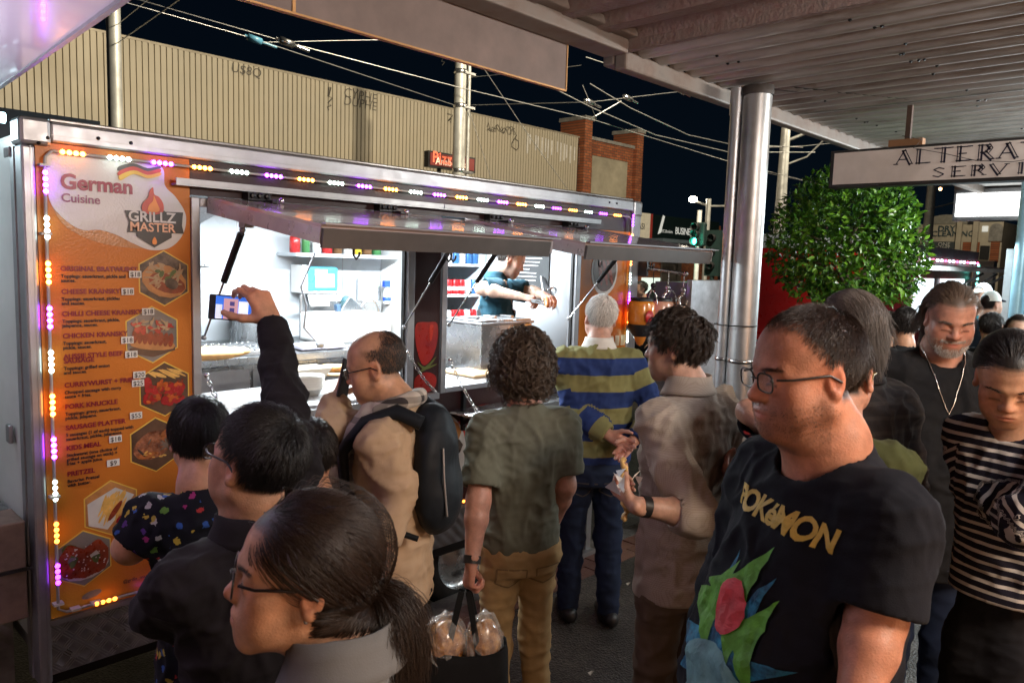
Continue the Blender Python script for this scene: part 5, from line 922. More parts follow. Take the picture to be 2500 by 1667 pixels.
# ================================================================== people: implicit surfaces turned into one continuous mesh
F4 = np.float32
def V3(*a): return np.array(a, float)
def unit(v): v = np.asarray(v, float); return v / max(np.linalg.norm(v), 1e-9)
class Vol:
    def __init__(s, lo, hi, vox):
        s.lo = np.asarray(lo, float) - 2.5 * vox; hi = np.asarray(hi, float) + 2.5 * vox; s.v = vox; s.n = np.ceil((hi - s.lo) / vox).astype(int) + 1
        s.ax = [(s.lo[i] + vox * np.arange(s.n[i])).astype(F4) for i in range(3)]; s.F = np.full(s.n, .3, F4)
    def sl(s, lo, hi):
        a = np.maximum(0, np.floor((np.asarray(lo) - s.lo) / s.v).astype(int)); b = np.minimum(s.n, np.ceil((np.asarray(hi) - s.lo) / s.v).astype(int) + 1)
        if np.any(b <= a): return None
        return tuple(slice(i, j) for i, j in zip(a, b))
    def pts(s, S): return s.ax[0][S[0]][:, None, None], s.ax[1][S[1]][None, :, None], s.ax[2][S[2]][None, None, :]
    def op(s, fn, lo, hi, k=.01, mode='u'):
        pad = k + 3 * s.v; S = s.sl(np.asarray(lo) - pad, np.asarray(hi) + pad)
        if S is None: return
        d = fn(*s.pts(S)); a = s.F[S]
        if mode == 'u': h = np.maximum(k - np.abs(a - d), 0) / k; s.F[S] = np.minimum(a, d) - h * h * k * .25
        elif mode == 's': d = -d; h = np.maximum(k - np.abs(a - d), 0) / k; s.F[S] = np.maximum(a, d) + h * h * k * .25
        else: s.F[S] = np.maximum(a, d)
    def cone(s, a, b, ra, rb, k=.01, mode='u', cut=None):
        a = np.asarray(a, float); b = np.asarray(b, float); r = max(ra, rb); ba = b - a; L = max(ba @ ba, 1e-9)
        def fn(x, y, z):
            px, py, pz = x - F4(a[0]), y - F4(a[1]), z - F4(a[2]); t = np.clip((px * F4(ba[0]) + py * F4(ba[1]) + pz * F4(ba[2])) / F4(L), 0, 1)
            d = np.sqrt((px - t * F4(ba[0])) ** 2 + (py - t * F4(ba[1])) ** 2 + (pz - t * F4(ba[2])) ** 2) - (F4(ra) + F4(rb - ra) * t)
            if cut is not None:
                c, n = cut; d = np.maximum(d, (x - F4(c[0])) * F4(n[0]) + (y - F4(c[1])) * F4(n[1]) + (z - F4(c[2])) * F4(n[2]))
            return d
        s.op(fn, np.minimum(a, b) - r, np.maximum(a, b) + r, k, mode)
    def ell(s, c, r, R=None, k=.01, mode='u'):
        c = np.asarray(c, float); r = np.asarray(r, float); m = r.max(); R = np.eye(3) if R is None else R
        def fn(x, y, z):
            px, py, pz = x - F4(c[0]), y - F4(c[1]), z - F4(c[2]); q = [px * F4(R[0, i]) + py * F4(R[1, i]) + pz * F4(R[2, i]) for i in range(3)]
            k0 = np.sqrt(sum((q[i] / F4(r[i])) ** 2 for i in range(3))); k1 = np.sqrt(sum((q[i] / F4(r[i] ** 2)) ** 2 for i in range(3))) + F4(1e-6)
            return k0 * (k0 - 1) / k1
        s.op(fn, c - m, c + m, k, mode)
    def loft(s, o, R, zs, w, dp, yo, k=.03, ex=2.3):
        """elliptic sections along a spine: o origin, R columns right/forward/up"""
        m = max(max(w), max(dp)) + .05; o = np.asarray(o, float); e0 = o + R[:, 2] * zs[0]; e1 = o + R[:, 2] * zs[-1]
        def fn(x, y, z):
            px, py, pz = x - F4(o[0]), y - F4(o[1]), z - F4(o[2]); q = [px * F4(R[0, i]) + py * F4(R[1, i]) + pz * F4(R[2, i]) for i in range(3)]
            W_ = np.interp(q[2], zs, w).astype(F4); D_ = np.interp(q[2], zs, dp).astype(F4); Y_ = np.interp(q[2], zs, yo).astype(F4)
            d = ((np.abs(q[0] / W_) ** F4(ex) + np.abs((q[1] - Y_) / D_) ** F4(ex)) ** F4(1 / ex) - 1) * np.minimum(W_, D_)
            return np.maximum(d, np.maximum(F4(zs[0]) - q[2], q[2] - F4(zs[-1])))
        s.op(fn, np.minimum(e0, e1) - m, np.maximum(e0, e1) + m, k)
    def clip(s, c, n):
        X, Y, Z = s.pts((slice(None),) * 3); s.F = np.maximum(s.F, (X - F4(c[0])) * F4(n[0]) + (Y - F4(c[1])) * F4(n[1]) + (Z - F4(c[2])) * F4(n[2]))
    def folds(s, seed, amp, kv=None): s.fd = getattr(s, 'fd', []) + [(seed, amp, kv)]
    def mesh(s):
        F = s.F; n = np.array(F.shape); C = n - 1; acc = np.zeros((*C, 3), F4); cnt = np.zeros(C, F4); quads = []; I = F < 0
        idx = [np.arange(k, dtype=F4) for k in n]
        crosses = []
        for a in range(3):
            s0 = [slice(None)] * 3; s1 = [slice(None)] * 3; s0[a] = slice(0, -1); s1[a] = slice(1, None)
            cr = I[tuple(s0)] != I[tuple(s1)]; e = np.argwhere(cr); f0 = F[tuple(s0)][cr]; f1 = F[tuple(s1)][cr]; t = f0 / (f0 - f1); p = e.astype(F4).copy(); p[:, a] += t
            b, c = [q for q in range(3) if q != a]; ids = []
            ok = (e[:, b] > 0) & (e[:, b] < C[b]) & (e[:, c] > 0) & (e[:, c] < C[c]); e, p, f0 = e[ok], p[ok], f0[ok]
            for db, dc in ((-1, -1), (0, -1), (0, 0), (-1, 0)):
                q = e.copy(); q[:, b] += db; q[:, c] += dc; li = np.ravel_multi_index(q.T, tuple(C)); ids.append(li)
                for j in range(3): acc[..., j] += np.bincount(li, p[:, j], minlength=int(C.prod())).reshape(C).astype(F4)
                cnt += np.bincount(li, minlength=int(C.prod())).reshape(C)
            Q = np.stack(ids, 1); fl = (f0 < 0) if a != 1 else (f0 >= 0); Q[~fl] = Q[~fl][:, ::-1]; quads.append(Q)
        Q = np.concatenate(quads); used = np.flatnonzero(cnt.ravel() > 0); mp = np.full(int(C.prod()), -1); mp[used] = np.arange(len(used))
        v = s.lo + acc.reshape(-1, 3)[used] / cnt.ravel()[used][:, None] * s.v; Q = mp[Q]
        if hasattr(s, 'fd'):
            v = smooth_verts(v, Q, 2, .5); N = vnormals(v, Q)
            fa = np.clip((N[:, 2] + .75) / .3, 0, 1)
            for c, r in getattr(s, 'fade', []): fa = fa * np.clip(np.linalg.norm(v - c, axis=1) / r - .55, 0, 1)
            if hasattr(s, 'fz'): fa = fa * np.clip((v[:, 2] - s.fz) / .06, 0, 1)
            for sd, amp, kv in s.fd: v = v + N * (wrinkle(v, sd, kv) * amp * fa)[:, None]
        return v, Q
def vnoise(p, seed):
    i = np.floor(p).astype(np.int64); f = p - i; f = f * f * f * (f * (f * 6 - 15) + 10); out = 0
    for dx in (0, 1):
        for dy in (0, 1):
            for dz in (0, 1):
                h = ((i[:, 0] + dx) * 374761393 + (i[:, 1] + dy) * 668265263 + (i[:, 2] + dz) * 2147483647 + seed * 144665) & 0xffffffff; h = ((h ^ (h >> 13)) * 1274126177) & 0xffffffff; h = (h ^ (h >> 16)) & 0xffffff
                out = out + h / 8388608. * (f[:, 0] if dx else 1 - f[:, 0]) * (f[:, 1] if dy else 1 - f[:, 1]) * (f[:, 2] if dz else 1 - f[:, 2])
    return out - 1
def wrinkle(v, seed, kv=None):
    r = np.random.RandomState(seed); kv = np.array(kv or (9., 9., 5.)); w = np.stack([vnoise(v * 5 + q * 7.3, seed + q) for q in range(3)], 1); th = r.uniform(-.5, .5); c, s_ = math.cos(th), math.sin(th); out = 0
    for k, a in ((1., 1.), (1.9, .55), (3.6, .26)):
        p = v * kv * k + w * (.9 if k < 1.5 else .6) + r.rand(3) * 40; p = np.stack([p[:, 0], p[:, 1], p[:, 2] + .35 * (p[:, 0] - p[:, 1]) * th * 2], 1); n = vnoise(p, seed + int(k * 10)); rd = 1 - np.abs(n) * 2.1; out = out + a * np.where(rd > 0, rd * rd, .25 * rd) * (.35 + .65 * np.clip(vnoise(v * 4 + 3.1 * k, seed + 77) + .55, 0, 1))
    return out - .35
def vnormals(v, q):
    n = np.cross(v[q[:, 2]] - v[q[:, 0]], v[q[:, 3]] - v[q[:, 1]]); o = np.zeros_like(v)
    for j in range(4):
        for d in range(3): o[:, d] += np.bincount(q[:, j], n[:, d], minlength=len(v))
    return o / (np.linalg.norm(o, axis=1)[:, None] + 1e-12)
def smooth_verts(v, q, it=1, lam=.5):
    for _ in range(it):
        a = np.zeros_like(v); c = np.zeros(len(v))
        for i, j in ((0, 1), (1, 2), (2, 3), (3, 0)):
            for u, w in ((i, j), (j, i)):
                for d in range(3): a[:, d] += np.bincount(q[:, u], v[q[:, w], d], minlength=len(v))
                c += np.bincount(q[:, u], minlength=len(v))
        v = v * (1 - lam) + lam * a / np.maximum(c, 1)[:, None]
    return v
def raw_mesh(name, parts, mats, parent, org, cols=None, sv=None):
    """parts: list of (verts, quads, material index) joined as one mesh"""
    V = np.concatenate([p[0] for p in parts]) - np.asarray(org); k = 0; fs = []; mi = []
    for v, q, m in parts: fs.append(q + k); mi.append(np.full(len(q), m)); k += len(v)
    fs = np.concatenate(fs); mi = np.concatenate(mi); me = bpy.data.meshes.new(name); me.vertices.add(len(V)); me.vertices.foreach_set('co', V.astype(F4).ravel()); me.loops.add(fs.size); me.loops.foreach_set('vertex_index', fs.astype(np.int32).ravel()); me.polygons.add(len(fs)); me.polygons.foreach_set('loop_start', (np.arange(len(fs)) * 4).astype(np.int32)); me.polygons.foreach_set('loop_total', np.full(len(fs), 4, np.int32))
    me.polygons.foreach_set('material_index', mi.astype(np.int32)); me.polygons.foreach_set('use_smooth', np.ones(len(fs), bool)); me.update(calc_edges=True); me.validate()
    for m in mats: me.materials.append(m)
    if cols is not None:
        a = me.color_attributes.new('Col', 'FLOAT_COLOR', 'POINT'); c = np.ones((len(V), 4), F4); c[:, :3] = cols; a.data.foreach_set('color', c.ravel())
    if sv is not None: a = me.attributes.new('sv', 'FLOAT', 'POINT'); a.data.foreach_set('value', sv.astype(F4))
    o = link(name, me, parent); return o
# ---------------------------------------------------------------- materials for people
def skinfn(m, N, L, b, tc, mu):
    b.inputs['Subsurface Weight'].default_value = .12; b.inputs['Subsurface Radius'].default_value = (.012, .004, .002); b.inputs['Subsurface Scale'].default_value = 1
SKIN = mat('skin', (.5, .3, .2), .42, 0, .17, 30, bump=.25, bs=260, spec=.34, attr='Col', fn=skinfn, bdist=.004)
def cloth(name, col, var=.15, bs=340, rough=.9, fn=None, col2=None, bump=.22): return mat(name, col, rough, 0, var, 7, bump=bump, bs=bs, spec=.16, sheen=.015, fn=fn, col2=col2, bdist=.003)
def stripes(cols, period, blur=.0):
    def fn(m, N, L, b, tc, mu):
        a = N.new('ShaderNodeAttribute'); a.attribute_name = 'sv'; d = N.new('ShaderNodeMath'); d.operation = 'DIVIDE'; d.inputs[1].default_value = period; L.new(a.outputs['Fac'], d.inputs[0])
        f = N.new('ShaderNodeMath'); f.operation = 'FRACT'; L.new(d.outputs[0], f.inputs[0]); r = N.new('ShaderNodeValToRGB'); r.color_ramp.interpolation = 'CONSTANT'; e = r.color_ramp.elements
        for i, (p, c) in enumerate(cols): el = e[i] if i < 2 else e.new(p); el.position = p; el.color = (*c, 1)
        L.new(f.outputs[0], r.inputs[0]); L.new(r.outputs[0], mu.inputs[6])
    return fn
def checks(c1, c2, sc, c3=None):
    def fn(m, N, L, b, tc, mu):
        sp = N.new('ShaderNodeSeparateXYZ'); L.new(tc.outputs['Object'], sp.inputs[0]); ms = []
        ad = N.new('ShaderNodeMath'); ad.operation = 'ADD'; L.new(sp.outputs[0], ad.inputs[0]); L.new(sp.outputs[1], ad.inputs[1])
        for src in (ad.outputs[0], sp.outputs[2]):
            q = N.new('ShaderNodeMath'); q.operation = 'MULTIPLY'; q.inputs[1].default_value = sc; L.new(src, q.inputs[0]); f = N.new('ShaderNodeMath'); f.operation = 'FRACT'; L.new(q.outputs[0], f.inputs[0]); g = N.new('ShaderNodeMath'); g.operation = 'LESS_THAN'; g.inputs[1].default_value = .28; L.new(f.outputs[0], g.inputs[0]); ms.append(g)
        a = N.new('ShaderNodeMath'); a.operation = 'ADD'; L.new(ms[0].outputs[0], a.inputs[0]); L.new(ms[1].outputs[0], a.inputs[1]); h = N.new('ShaderNodeMath'); h.operation = 'MULTIPLY'; h.inputs[1].default_value = .5; L.new(a.outputs[0], h.inputs[0])
        x = N.new('ShaderNodeMix'); x.data_type = 'RGBA'; x.inputs[6].default_value = (*c1, 1); x.inputs[7].default_value = (*c2, 1); L.new(h.outputs[0], x.inputs[0]); L.new(x.outputs[2], mu.inputs[6])
    return fn
def motif(m, N, L, b, tc, mu):
    v = N.new('ShaderNodeTexVoronoi'); v.inputs['Scale'].default_value = 33; nz = N.new('ShaderNodeTexNoise'); nz.inputs['Scale'].default_value = 70; ad = N.new('ShaderNodeVectorMath'); ad.operation = 'MULTIPLY_ADD'; ad.inputs[1].default_value = (.024, .024, .024)
    L.new(tc.outputs['Object'], nz.inputs[0]); L.new(nz.outputs['Color'], ad.inputs[0]); L.new(tc.outputs['Object'], ad.inputs[2]); L.new(ad.outputs[0], v.inputs[0])
    lt_ = N.new('ShaderNodeMath'); lt_.operation = 'LESS_THAN'; lt_.inputs[1].default_value = .33; L.new(v.outputs['Distance'], lt_.inputs[0]); sp = N.new('ShaderNodeSeparateColor'); L.new(v.outputs['Color'], sp.inputs[0]); r = N.new('ShaderNodeValToRGB'); r.color_ramp.interpolation = 'CONSTANT'; e = r.color_ramp.elements
    P_ = [(.32, .03, .03), (.4, .28, .04), (.03, .08, .28), (.4, .3, .05), (.11, .22, .04), (.4, .38, .36), (.28, .03, .13), (.08, .03, .16), (.008, .008, .012)]
    for i, c in enumerate(P_): el = e[i] if i < 2 else e.new(0); el.position = i / len(P_); el.color = (*c, 1)
    for i, el in enumerate(e): el.position = i / len(P_); el.color = (*P_[i], 1)
    L.new(sp.outputs[0], r.inputs[0]); x = N.new('ShaderNodeMix'); x.data_type = 'RGBA'; x.inputs[6].default_value = (.008, .008, .012, 1); L.new(lt_.outputs[0], x.inputs[0]); L.new(r.outputs[0], x.inputs[7]); L.new(x.outputs[2], mu.inputs[6])
HAIRM = {}
def hairmat(c):
    if c in HAIRM: return HAIRM[c]
    def fn(m, N, L, b, tc, mu):
        ci = N.new('ShaderNodeHairInfo'); r = N.new('ShaderNodeMapRange'); r.inputs[3].default_value = .55; r.inputs[4].default_value = 1.5; L.new(ci.outputs['Random'], r.inputs[0]); x = N.new('ShaderNodeMix'); x.data_type = 'RGBA'; x.blend_type = 'MULTIPLY'; x.inputs[0].default_value = 1; x.inputs[6].default_value = (*c, 1); L.new(r.outputs[0], x.inputs[7]); L.new(x.outputs[2], b.inputs['Base Color'])
    HAIRM[c] = mat('hair_%d_%d_%d' % tuple(int(q * 1000) for q in c), c, .42, 0, .1, 5, spec=.45, fn=fn); return HAIRM[c]
LENS = mat('spectacle_lens', (.9, .9, .9), .04, 0, .0, alpha=.16, spec=.8); FRAME = mat('spectacle_frame', (.01, .009, .009), .3, 0, .1); EYEW = mat('eye', (.6, .55, .5), .22, 0, 0, attr='Col')
# ---------------------------------------------------------------- builders
def rotz(a): c, s = math.cos(a), math.sin(a); return np.array([[c, -s, 0], [s, c, 0], [0, 0, 1]])
def frame_of(az, pitch=0, roll=0):
    """columns right, forward, up for a heading az (degrees, world), pitch down and roll"""
    f = V3(math.cos(math.radians(az)), math.sin(math.radians(az)), 0); r = V3(f[1], -f[0], 0); u = V3(0, 0, 1); p = math.radians(pitch); f2 = f * math.cos(p) - u * math.sin(p); u2 = u * math.cos(p) + f * math.sin(p); q = math.radians(roll); r2 = r * math.cos(q) + u2 * math.sin(q); u3 = u2 * math.cos(q) - r * math.sin(q); return np.stack([r2, f2, u3], 1)
def scalp_mask(q, rec=0.):
    """q: head-local metres (n,3); hair grows here"""
    x, y, z = q[:, 0], q[:, 1], q[:, 2]; front = .072 + .028 * rec - .30 * np.maximum(0, np.abs(x) - .045) * (1 - rec)
    lim = np.where(y > .035, front, np.where(y > -.012, .018 + (y + .012) / .047 * (front - .018) * .75, np.where(y > -.03, .03, -.062 + .5 * np.abs(x) * 0)))
    return z > lim
def head(vol, c, R, s, p):
    P = lambda x, y, z: c + R @ (np.array([x, y, z]) * s)
    E = lambda x, y, z, a, b_, d, k=.012, mode='u': vol.ell(P(x, y, z), np.array([a, b_, d]) * s, R, k * s, mode)
    K = lambda a, b_, ra, rb, k=.012, mode='u': vol.cone(P(*a), P(*b_), ra * s, rb * s, k * s, mode)
    fw = p.get('fw', 1.); jw = p.get('jaw', 1.); fat = p.get('fat', 0.)
    E(0, -.014, .042, .0755, .096, .083); E(0, .020, .03, .066, .072, .075, .03)
    E(0, .028, -.032, .060 * fw + .004 * fat, .062, .078, .03)
    for sd in (-1, 1):
        K((sd * .052 * jw, -.004, -.055), (sd * .018, .066, -.098), .020 + .008 * fat, .018 + .005 * fat, .03); E(sd * .043 * fw, .054, -.022, .024, .022, .02, .03)
        E(sd * .040 * fw, .052, -.058, .022 + .008 * fat, .024 + .006 * fat, .03, .03)
        K((sd * .012, .089, .020), (sd * .044, .071, .019), .0085, .0075, .018)
        E(sd * .073, -.014, -.004, .010, .019, .033, .006); E(sd * .083, -.010, .0, .006, .010, .020, .006, 's'); E(sd * .078, -.012, -.030, .007, .010, .010, .006)
    E(0, .068, -.100, .024, .018 + .004 * fat, .017, .02)
    if fat > .5: K((-.03, .03, -.115), (.03, .03, -.115), .034 * fat, .034 * fat, .03)
    if p.get('face', True):
        for sd in (-1, 1): E(sd * .033, .094, -.001, .017, .014, .011, .012, 's')
        E(0, .070, -.064, .034, .026, .027, .025)
        nl = p.get('nose', 1.); K((0, .084, .012), (0, .103 + .008 * (nl - 1), -.028), .0085, .0115 * nl, .012); E(0, .104 + .01 * (nl - 1), -.031, .0125 * nl, .0115, .011, .008)
        for sd in (-1, 1): E(sd * .0135 * nl, .095, -.034, .0085, .0105, .0085, .007); E(sd * .007, .100, -.0435, .004, .006, .004, .004, 's')
        E(0, .0935, -.0605, .0235, .0075, .0058, .006); E(0, .0915, -.0720, .0205, .0080, .0068, .006); E(0, .103, -.0658, .026, .010, .0014, .003, 's')
        lid = p.get('lid', .35)
        for sd in (-1, 1):
            E(sd * .0325, .0765, .001, .0158, .0142, .0135, .006)
            if p.get('eyes', True) and lid < .9: E(sd * .0325, .0925, -.0008 - .004 * lid, .0115, .008, .0052 * (1 - lid), .003, 's')
            K((sd * .020, .0895, -.0105), (sd * .044, .0835, -.009), .003, .003, .008)
    nb = p['nb']; vol.cone(P(0, -.022, -.075), nb + np.array([0, 0, .015]), (.054 + .012 * fat) * s, (.060 + .012 * fat) * s, .03 * s); vol.cone(nb + np.array([0, 0, .015]), nb - np.array([0, 0, .10]), (.062 + .012 * fat) * s, .085 * s, .04)
def hand(vol, w, f, n, side, s=1., curl=(15, 20, 10), spread=6, thumb=(35, 20), curls=None):
    """w wrist, f finger direction, n palm normal, side +1 right hand / -1 left"""
    f = unit(f); n = unit(np.asarray(n) - f * (np.dot(n, f))); t = np.cross(f, n) * side   # towards the thumb
    pw = lambda a, b_, c: w + (t * a + f * b_ + n * c) * s
    vol.cone(pw(.016, .015, 0), pw(.024, .082, .0), .0155 * s, .0135 * s, .014); vol.cone(pw(.0, .01, 0), pw(.002, .088, -.002), .0165 * s, .0135 * s, .014); vol.cone(pw(-.016, .015, .0), pw(-.024, .078, .002), .0150 * s, .0125 * s, .014); vol.cone(pw(-.01, -.02, 0), pw(.01, -.02, 0), .0205 * s, .0205 * s, .012); vol.ell(pw(.022, .03, .012), np.array([.016, .026, .014]) * s, np.stack([t, f, n], 1), .012)
    L = ((.042, .025, .020), (.047, .029, .021), (.043, .027, .020), (.034, .021, .018))
    for i in range(4):
        b_ = pw((.026, .0085, -.009, -.0255)[i], (.084, .09, .086, .076)[i], -.001); sp = math.radians(spread * (1.4, .3, -.6, -1.7)[i]); a = 0; d0 = f * math.cos(sp) + t * math.sin(sp); cu = (curls[i] if curls else curl); r = (.0092, .0095, .0090, .0080)[i] * s
        p = b_
        for j in range(3): a += math.radians(cu[j]); d = d0 * math.cos(a) + n * math.sin(a); q = p + d * L[i][j] * s; vol.cone(p, q, r * (1 - .07 * j), r * (.95 - .09 * j), .0045); p = q
    b_ = pw(.026, .020, .010); a, c = math.radians(thumb[0]), math.radians(thumb[1]); d = t * math.sin(a) + f * math.cos(a) * .8 + n * math.sin(c); d = unit(d); p = b_
    for j, (l, r) in enumerate(((.044, .0125), (.033, .0108), (.026, .0095))): q = p + d * l * s; vol.cone(p, q, r * s, r * .93 * s, .008); p = q; d = unit(d + f * .18 - t * .20 + n * math.sin(c) * .25)
def strands(name, parent, org, roots, dirs, steps, step, fld, rad, m, curl=None, seed=0, push=None, clump=None):
    r = np.random.RandomState(seed)
    n = len(roots); p = roots.copy(); d = dirs.copy(); L = r.uniform(.75, 1.12, n)[:, None]; out = [p.copy()]
    for i in range(steps):
        d = fld(p, d, (i + 1) / steps, r); d /= np.linalg.norm(d, axis=1)[:, None] + 1e-9; p = p + d * step * L
        if push is not None: p = push(p, i)
        out.append(p.copy())
    A = np.stack(out, 1)
    if curl is not None:
        amp, om = curl; u = np.cross(dirs, r.normal(size=(n, 3))); u /= np.linalg.norm(u, axis=1)[:, None]; v = np.cross(dirs, u); ph = r.rand(n, 1) * 6.28; t = np.linspace(0, 1, steps + 1)[None]; a_ = amp * np.minimum(1, t * 2.2) * r.uniform(.6, 1.3, (n, 1)); w_ = om * r.uniform(.8, 1.2, (n, 1))
        A += (np.cos(ph + w_ * t) * a_)[..., None] * u[:, None] + (np.sin(ph + w_ * t) * a_)[..., None] * v[:, None]
    if clump:
        A = np.repeat(A, clump[0], 0); n = len(A); t = np.linspace(.55, 1, steps + 1)[None, :, None]; A = A + r.normal(size=(n, 1, 3)) * clump[1] * t + r.normal(size=(n, steps + 1, 3)) * clump[1] * .12
    hc = bpy.data.hair_curves.new(name); hc.add_curves([steps + 1] * n); hc.attributes['position'].data.foreach_set('vector', (A - np.asarray(org)).astype(F4).ravel())
    ra = hc.attributes.new('radius', 'FLOAT', 'POINT'); t = np.linspace(1, .35, steps + 1)[None] * rad * np.ones((n, 1)); ra.data.foreach_set('value', t.astype(F4).ravel()); hc.materials.append(m); return link(name, hc, parent)
def hair(pp, style):
    """style: kind, n, len, col, rad, rec(ede)"""
    c, R, s, root, org = pp['c'], pp['R'], pp['s'], pp['root'], pp['org']; r = np.random.RandomState(style.get('seed', 1)); n = style['n']; m = hairmat(style['col']); U = r.normal(size=(n * 5, 3)); U /= np.linalg.norm(U, axis=1)[:, None]; EC = np.array([0, -.014, .042]); ER = np.array([.0765, .097, .084])
    q = EC + U * ER; k = scalp_mask(q, style.get('rec', 0))
    if style.get('bald'): bl = style['bald']; k &= ~((q[:, 2] > .060 + r.normal(size=len(q)) * .005) & (q[:, 1] > bl + r.normal(size=len(q)) * .006)) & ~((q[:, 1] > .03 - .0))
    q = q[k][:n]; U = U[k][:n]
    if style.get('clump'): kk = max(1, len(q) // style['clump'][0]); q = q[:kk]; U = U[:kk]
    nrm = U / ER; nrm /= np.linalg.norm(nrm, axis=1)[:, None]; n = len(q); Ls = style['len']; st = style.get('steps', 7); step = Ls / st * s; kind = style['kind']; up = np.array([0, 0, 1.])
    def inside(p, i):
        l = ((p - c) @ R) / s - EC; g = np.linalg.norm(l / (ER + .0015 + style.get('lift', 0) * min(1, i / 2)), axis=1); o = g < 1
        if o.any(): l[o] /= g[o][:, None]; p[o] = c + ((l[o] + EC) * s) @ R.T
        return p
    roots = c + (q * s) @ R.T; comb = style.get('comb', (0, .2, -1)); comb = np.asarray(comb, float)
    cq = np.tile(comb, (n, 1))
    if kind == 'crown': w = q - np.array([0.01, -.075, .10]); w -= nrm * np.sum(w * nrm, 1)[:, None]; cq = w / (np.linalg.norm(w, axis=1)[:, None] + .01); cq[:, 2] -= .25
    if kind == 'tail':
        tp = np.array(style['tail']); cq = tp - q
    if kind == 'back': cq = np.stack([q[:, 0] * 2, -np.ones(n) * .9, np.where(q[:, 1] < -.02, -1.2, -.05)], 1)
    cq /= np.linalg.norm(cq, axis=1)[:, None] + 1e-9; cw = cq @ R.T; nw = nrm @ R.T; mix = style.get('stand', .5); jit = r.normal(size=(n, 3)) * style.get('jit', .25); d0 = nw * mix + cw * (1 - mix) + jit * .6; d0 /= np.linalg.norm(d0, axis=1)[:, None]; gr = style.get('grav', .15)
    if kind == 'tail': tw = c + R @ (np.array(style['tail']) * s)
    def fld(p, d, t, rr):
        if kind in ('tail', 'back'):
            l = ((p - c) @ R) / s - EC; gn = np.linalg.norm(l / ER, axis=1); en = l / ER ** 2; en /= np.linalg.norm(en, axis=1)[:, None] + 1e-9; en = en @ R.T; near = np.clip((1.25 - gn) / .2, 0, 1)[:, None]; d = d - en * np.sum(d * en, 1)[:, None] * near * .9
        if kind == 'tail':
            g = tw - p; g = g - en * np.minimum(0, np.sum(g * en, 1))[:, None] * near; g = g / (np.linalg.norm(g, axis=1)[:, None] + 1e-6) * (np.linalg.norm(tw - p, axis=1)[:, None]); dist = np.linalg.norm(g, axis=1)[:, None]; return d * .25 + g / (dist + .01) * .9 + rr.normal(size=d.shape) * .05
        return d * .72 + (cw - (en * np.minimum(0, np.sum(cw * en, 1))[:, None] * near if kind == 'back' else 0)) * .28 + np.array([0, 0, -gr]) * t + rr.normal(size=d.shape) * style.get('wob', .06)
    if kind == 'tail': step = None
    if kind == 'tail':
        dist = np.linalg.norm(tw - roots, axis=1)[:, None] * 1.12; step = dist / st
    return strands('hair', root, org, roots, d0, st, step, fld, style.get('rad', .0006), m, style.get('curl'), style.get('seed', 1), inside, style.get('clump'))
def glasses(pp, m=None, lens=True, dx=0.0):
    c, R, s = pp['c'], pp['R'], pp['s']; P = lambda x, y, z: Vector(c + R @ (np.array([x, y, z]) * s)); b = MB(); lb = MB()
    for sd in (-1, 1):
        cx = sd * .034; loop = [P(cx + .026 * math.copysign(abs(math.cos(t)) ** .6, math.cos(t)), .103 - .10 * abs(cx + .026 * math.cos(t)) * .28, -.002 + .017 * math.copysign(abs(math.sin(t)) ** .6, math.sin(t))) for t in [2 * math.pi * k / 20 for k in range(21)]]
        b.tube(loop, .0018 * s, 6, cap=False); lb.poly(loop[:-1]); b.tube([P(sd * .060, .094, .006), P(sd * .074, .07, .006), P(sd * .079, .0, .008), P(sd * .080, -.022, -.006)], .0024 * s, 6)
    b.tube([P(-.009, .106, .003), P(0, .108, .005), P(.009, .106, .003)], .0018 * s, 6); o = b.build('glasses', m or FRAME, pp['root'])
    if lens: lb.build('lens', LENS, o)
def eyes(pp, col=(.06, .035, .02), look=(0, 1, -.1)):
    c, R, s = pp['c'], pp['R'], pp['s']
    for sd in (-1, 1):
        b = MB(); o_ = c + R @ (np.array([sd * .0325, .0775, .0]) * s); b.ball(Vector(o_), .0128 * s, 20); e = b.build('eyeball', EYEW, pp['root']); vs = np.array([v.co for v in e.data.vertices]) + np.array(ORG[pp['root'].name]) - o_; l = (vs @ R) / (.0128 * s); g = l @ unit(look); cc = np.where(g[:, None] > .965, (.004, .004, .004), np.where(g[:, None] > .87, col, (.34, .30, .27))); a = e.data.color_attributes.new('Col', 'FLOAT_COLOR', 'POINT'); k = np.ones((len(vs), 4), F4); k[:, :3] = cc; a.data.foreach_set('color', k.ravel())
def surf(pp, az, z, up=0.):
    """points on the head: az degrees from straight ahead (+ to the person's right), z head-local metres"""
    if 'bv' not in pp:
        o = [c for c in pp['root'].children if c.name.startswith('body')][0]; og = np.array(ORG[pp['root'].name]); pp['bv'] = BVHTree.FromPolygons([Vector(np.array(q.co) + og) for q in o.data.vertices], [tuple(q.vertices) for q in o.data.polygons])
    c, R, s = pp['c'], pp['R'], pp['s']; P = []; N = []
    for a, zz in zip(np.radians(az), z):
        dr = R @ np.array([math.sin(a), math.cos(a), up]); h = pp['bv'].ray_cast(Vector(c + R @ np.array([0, -.005, zz]) * s + dr * .16), Vector(-dr))
        if h[0] is not None: P.append(h[0]); N.append(h[1])
    return np.array(P), np.array(N)
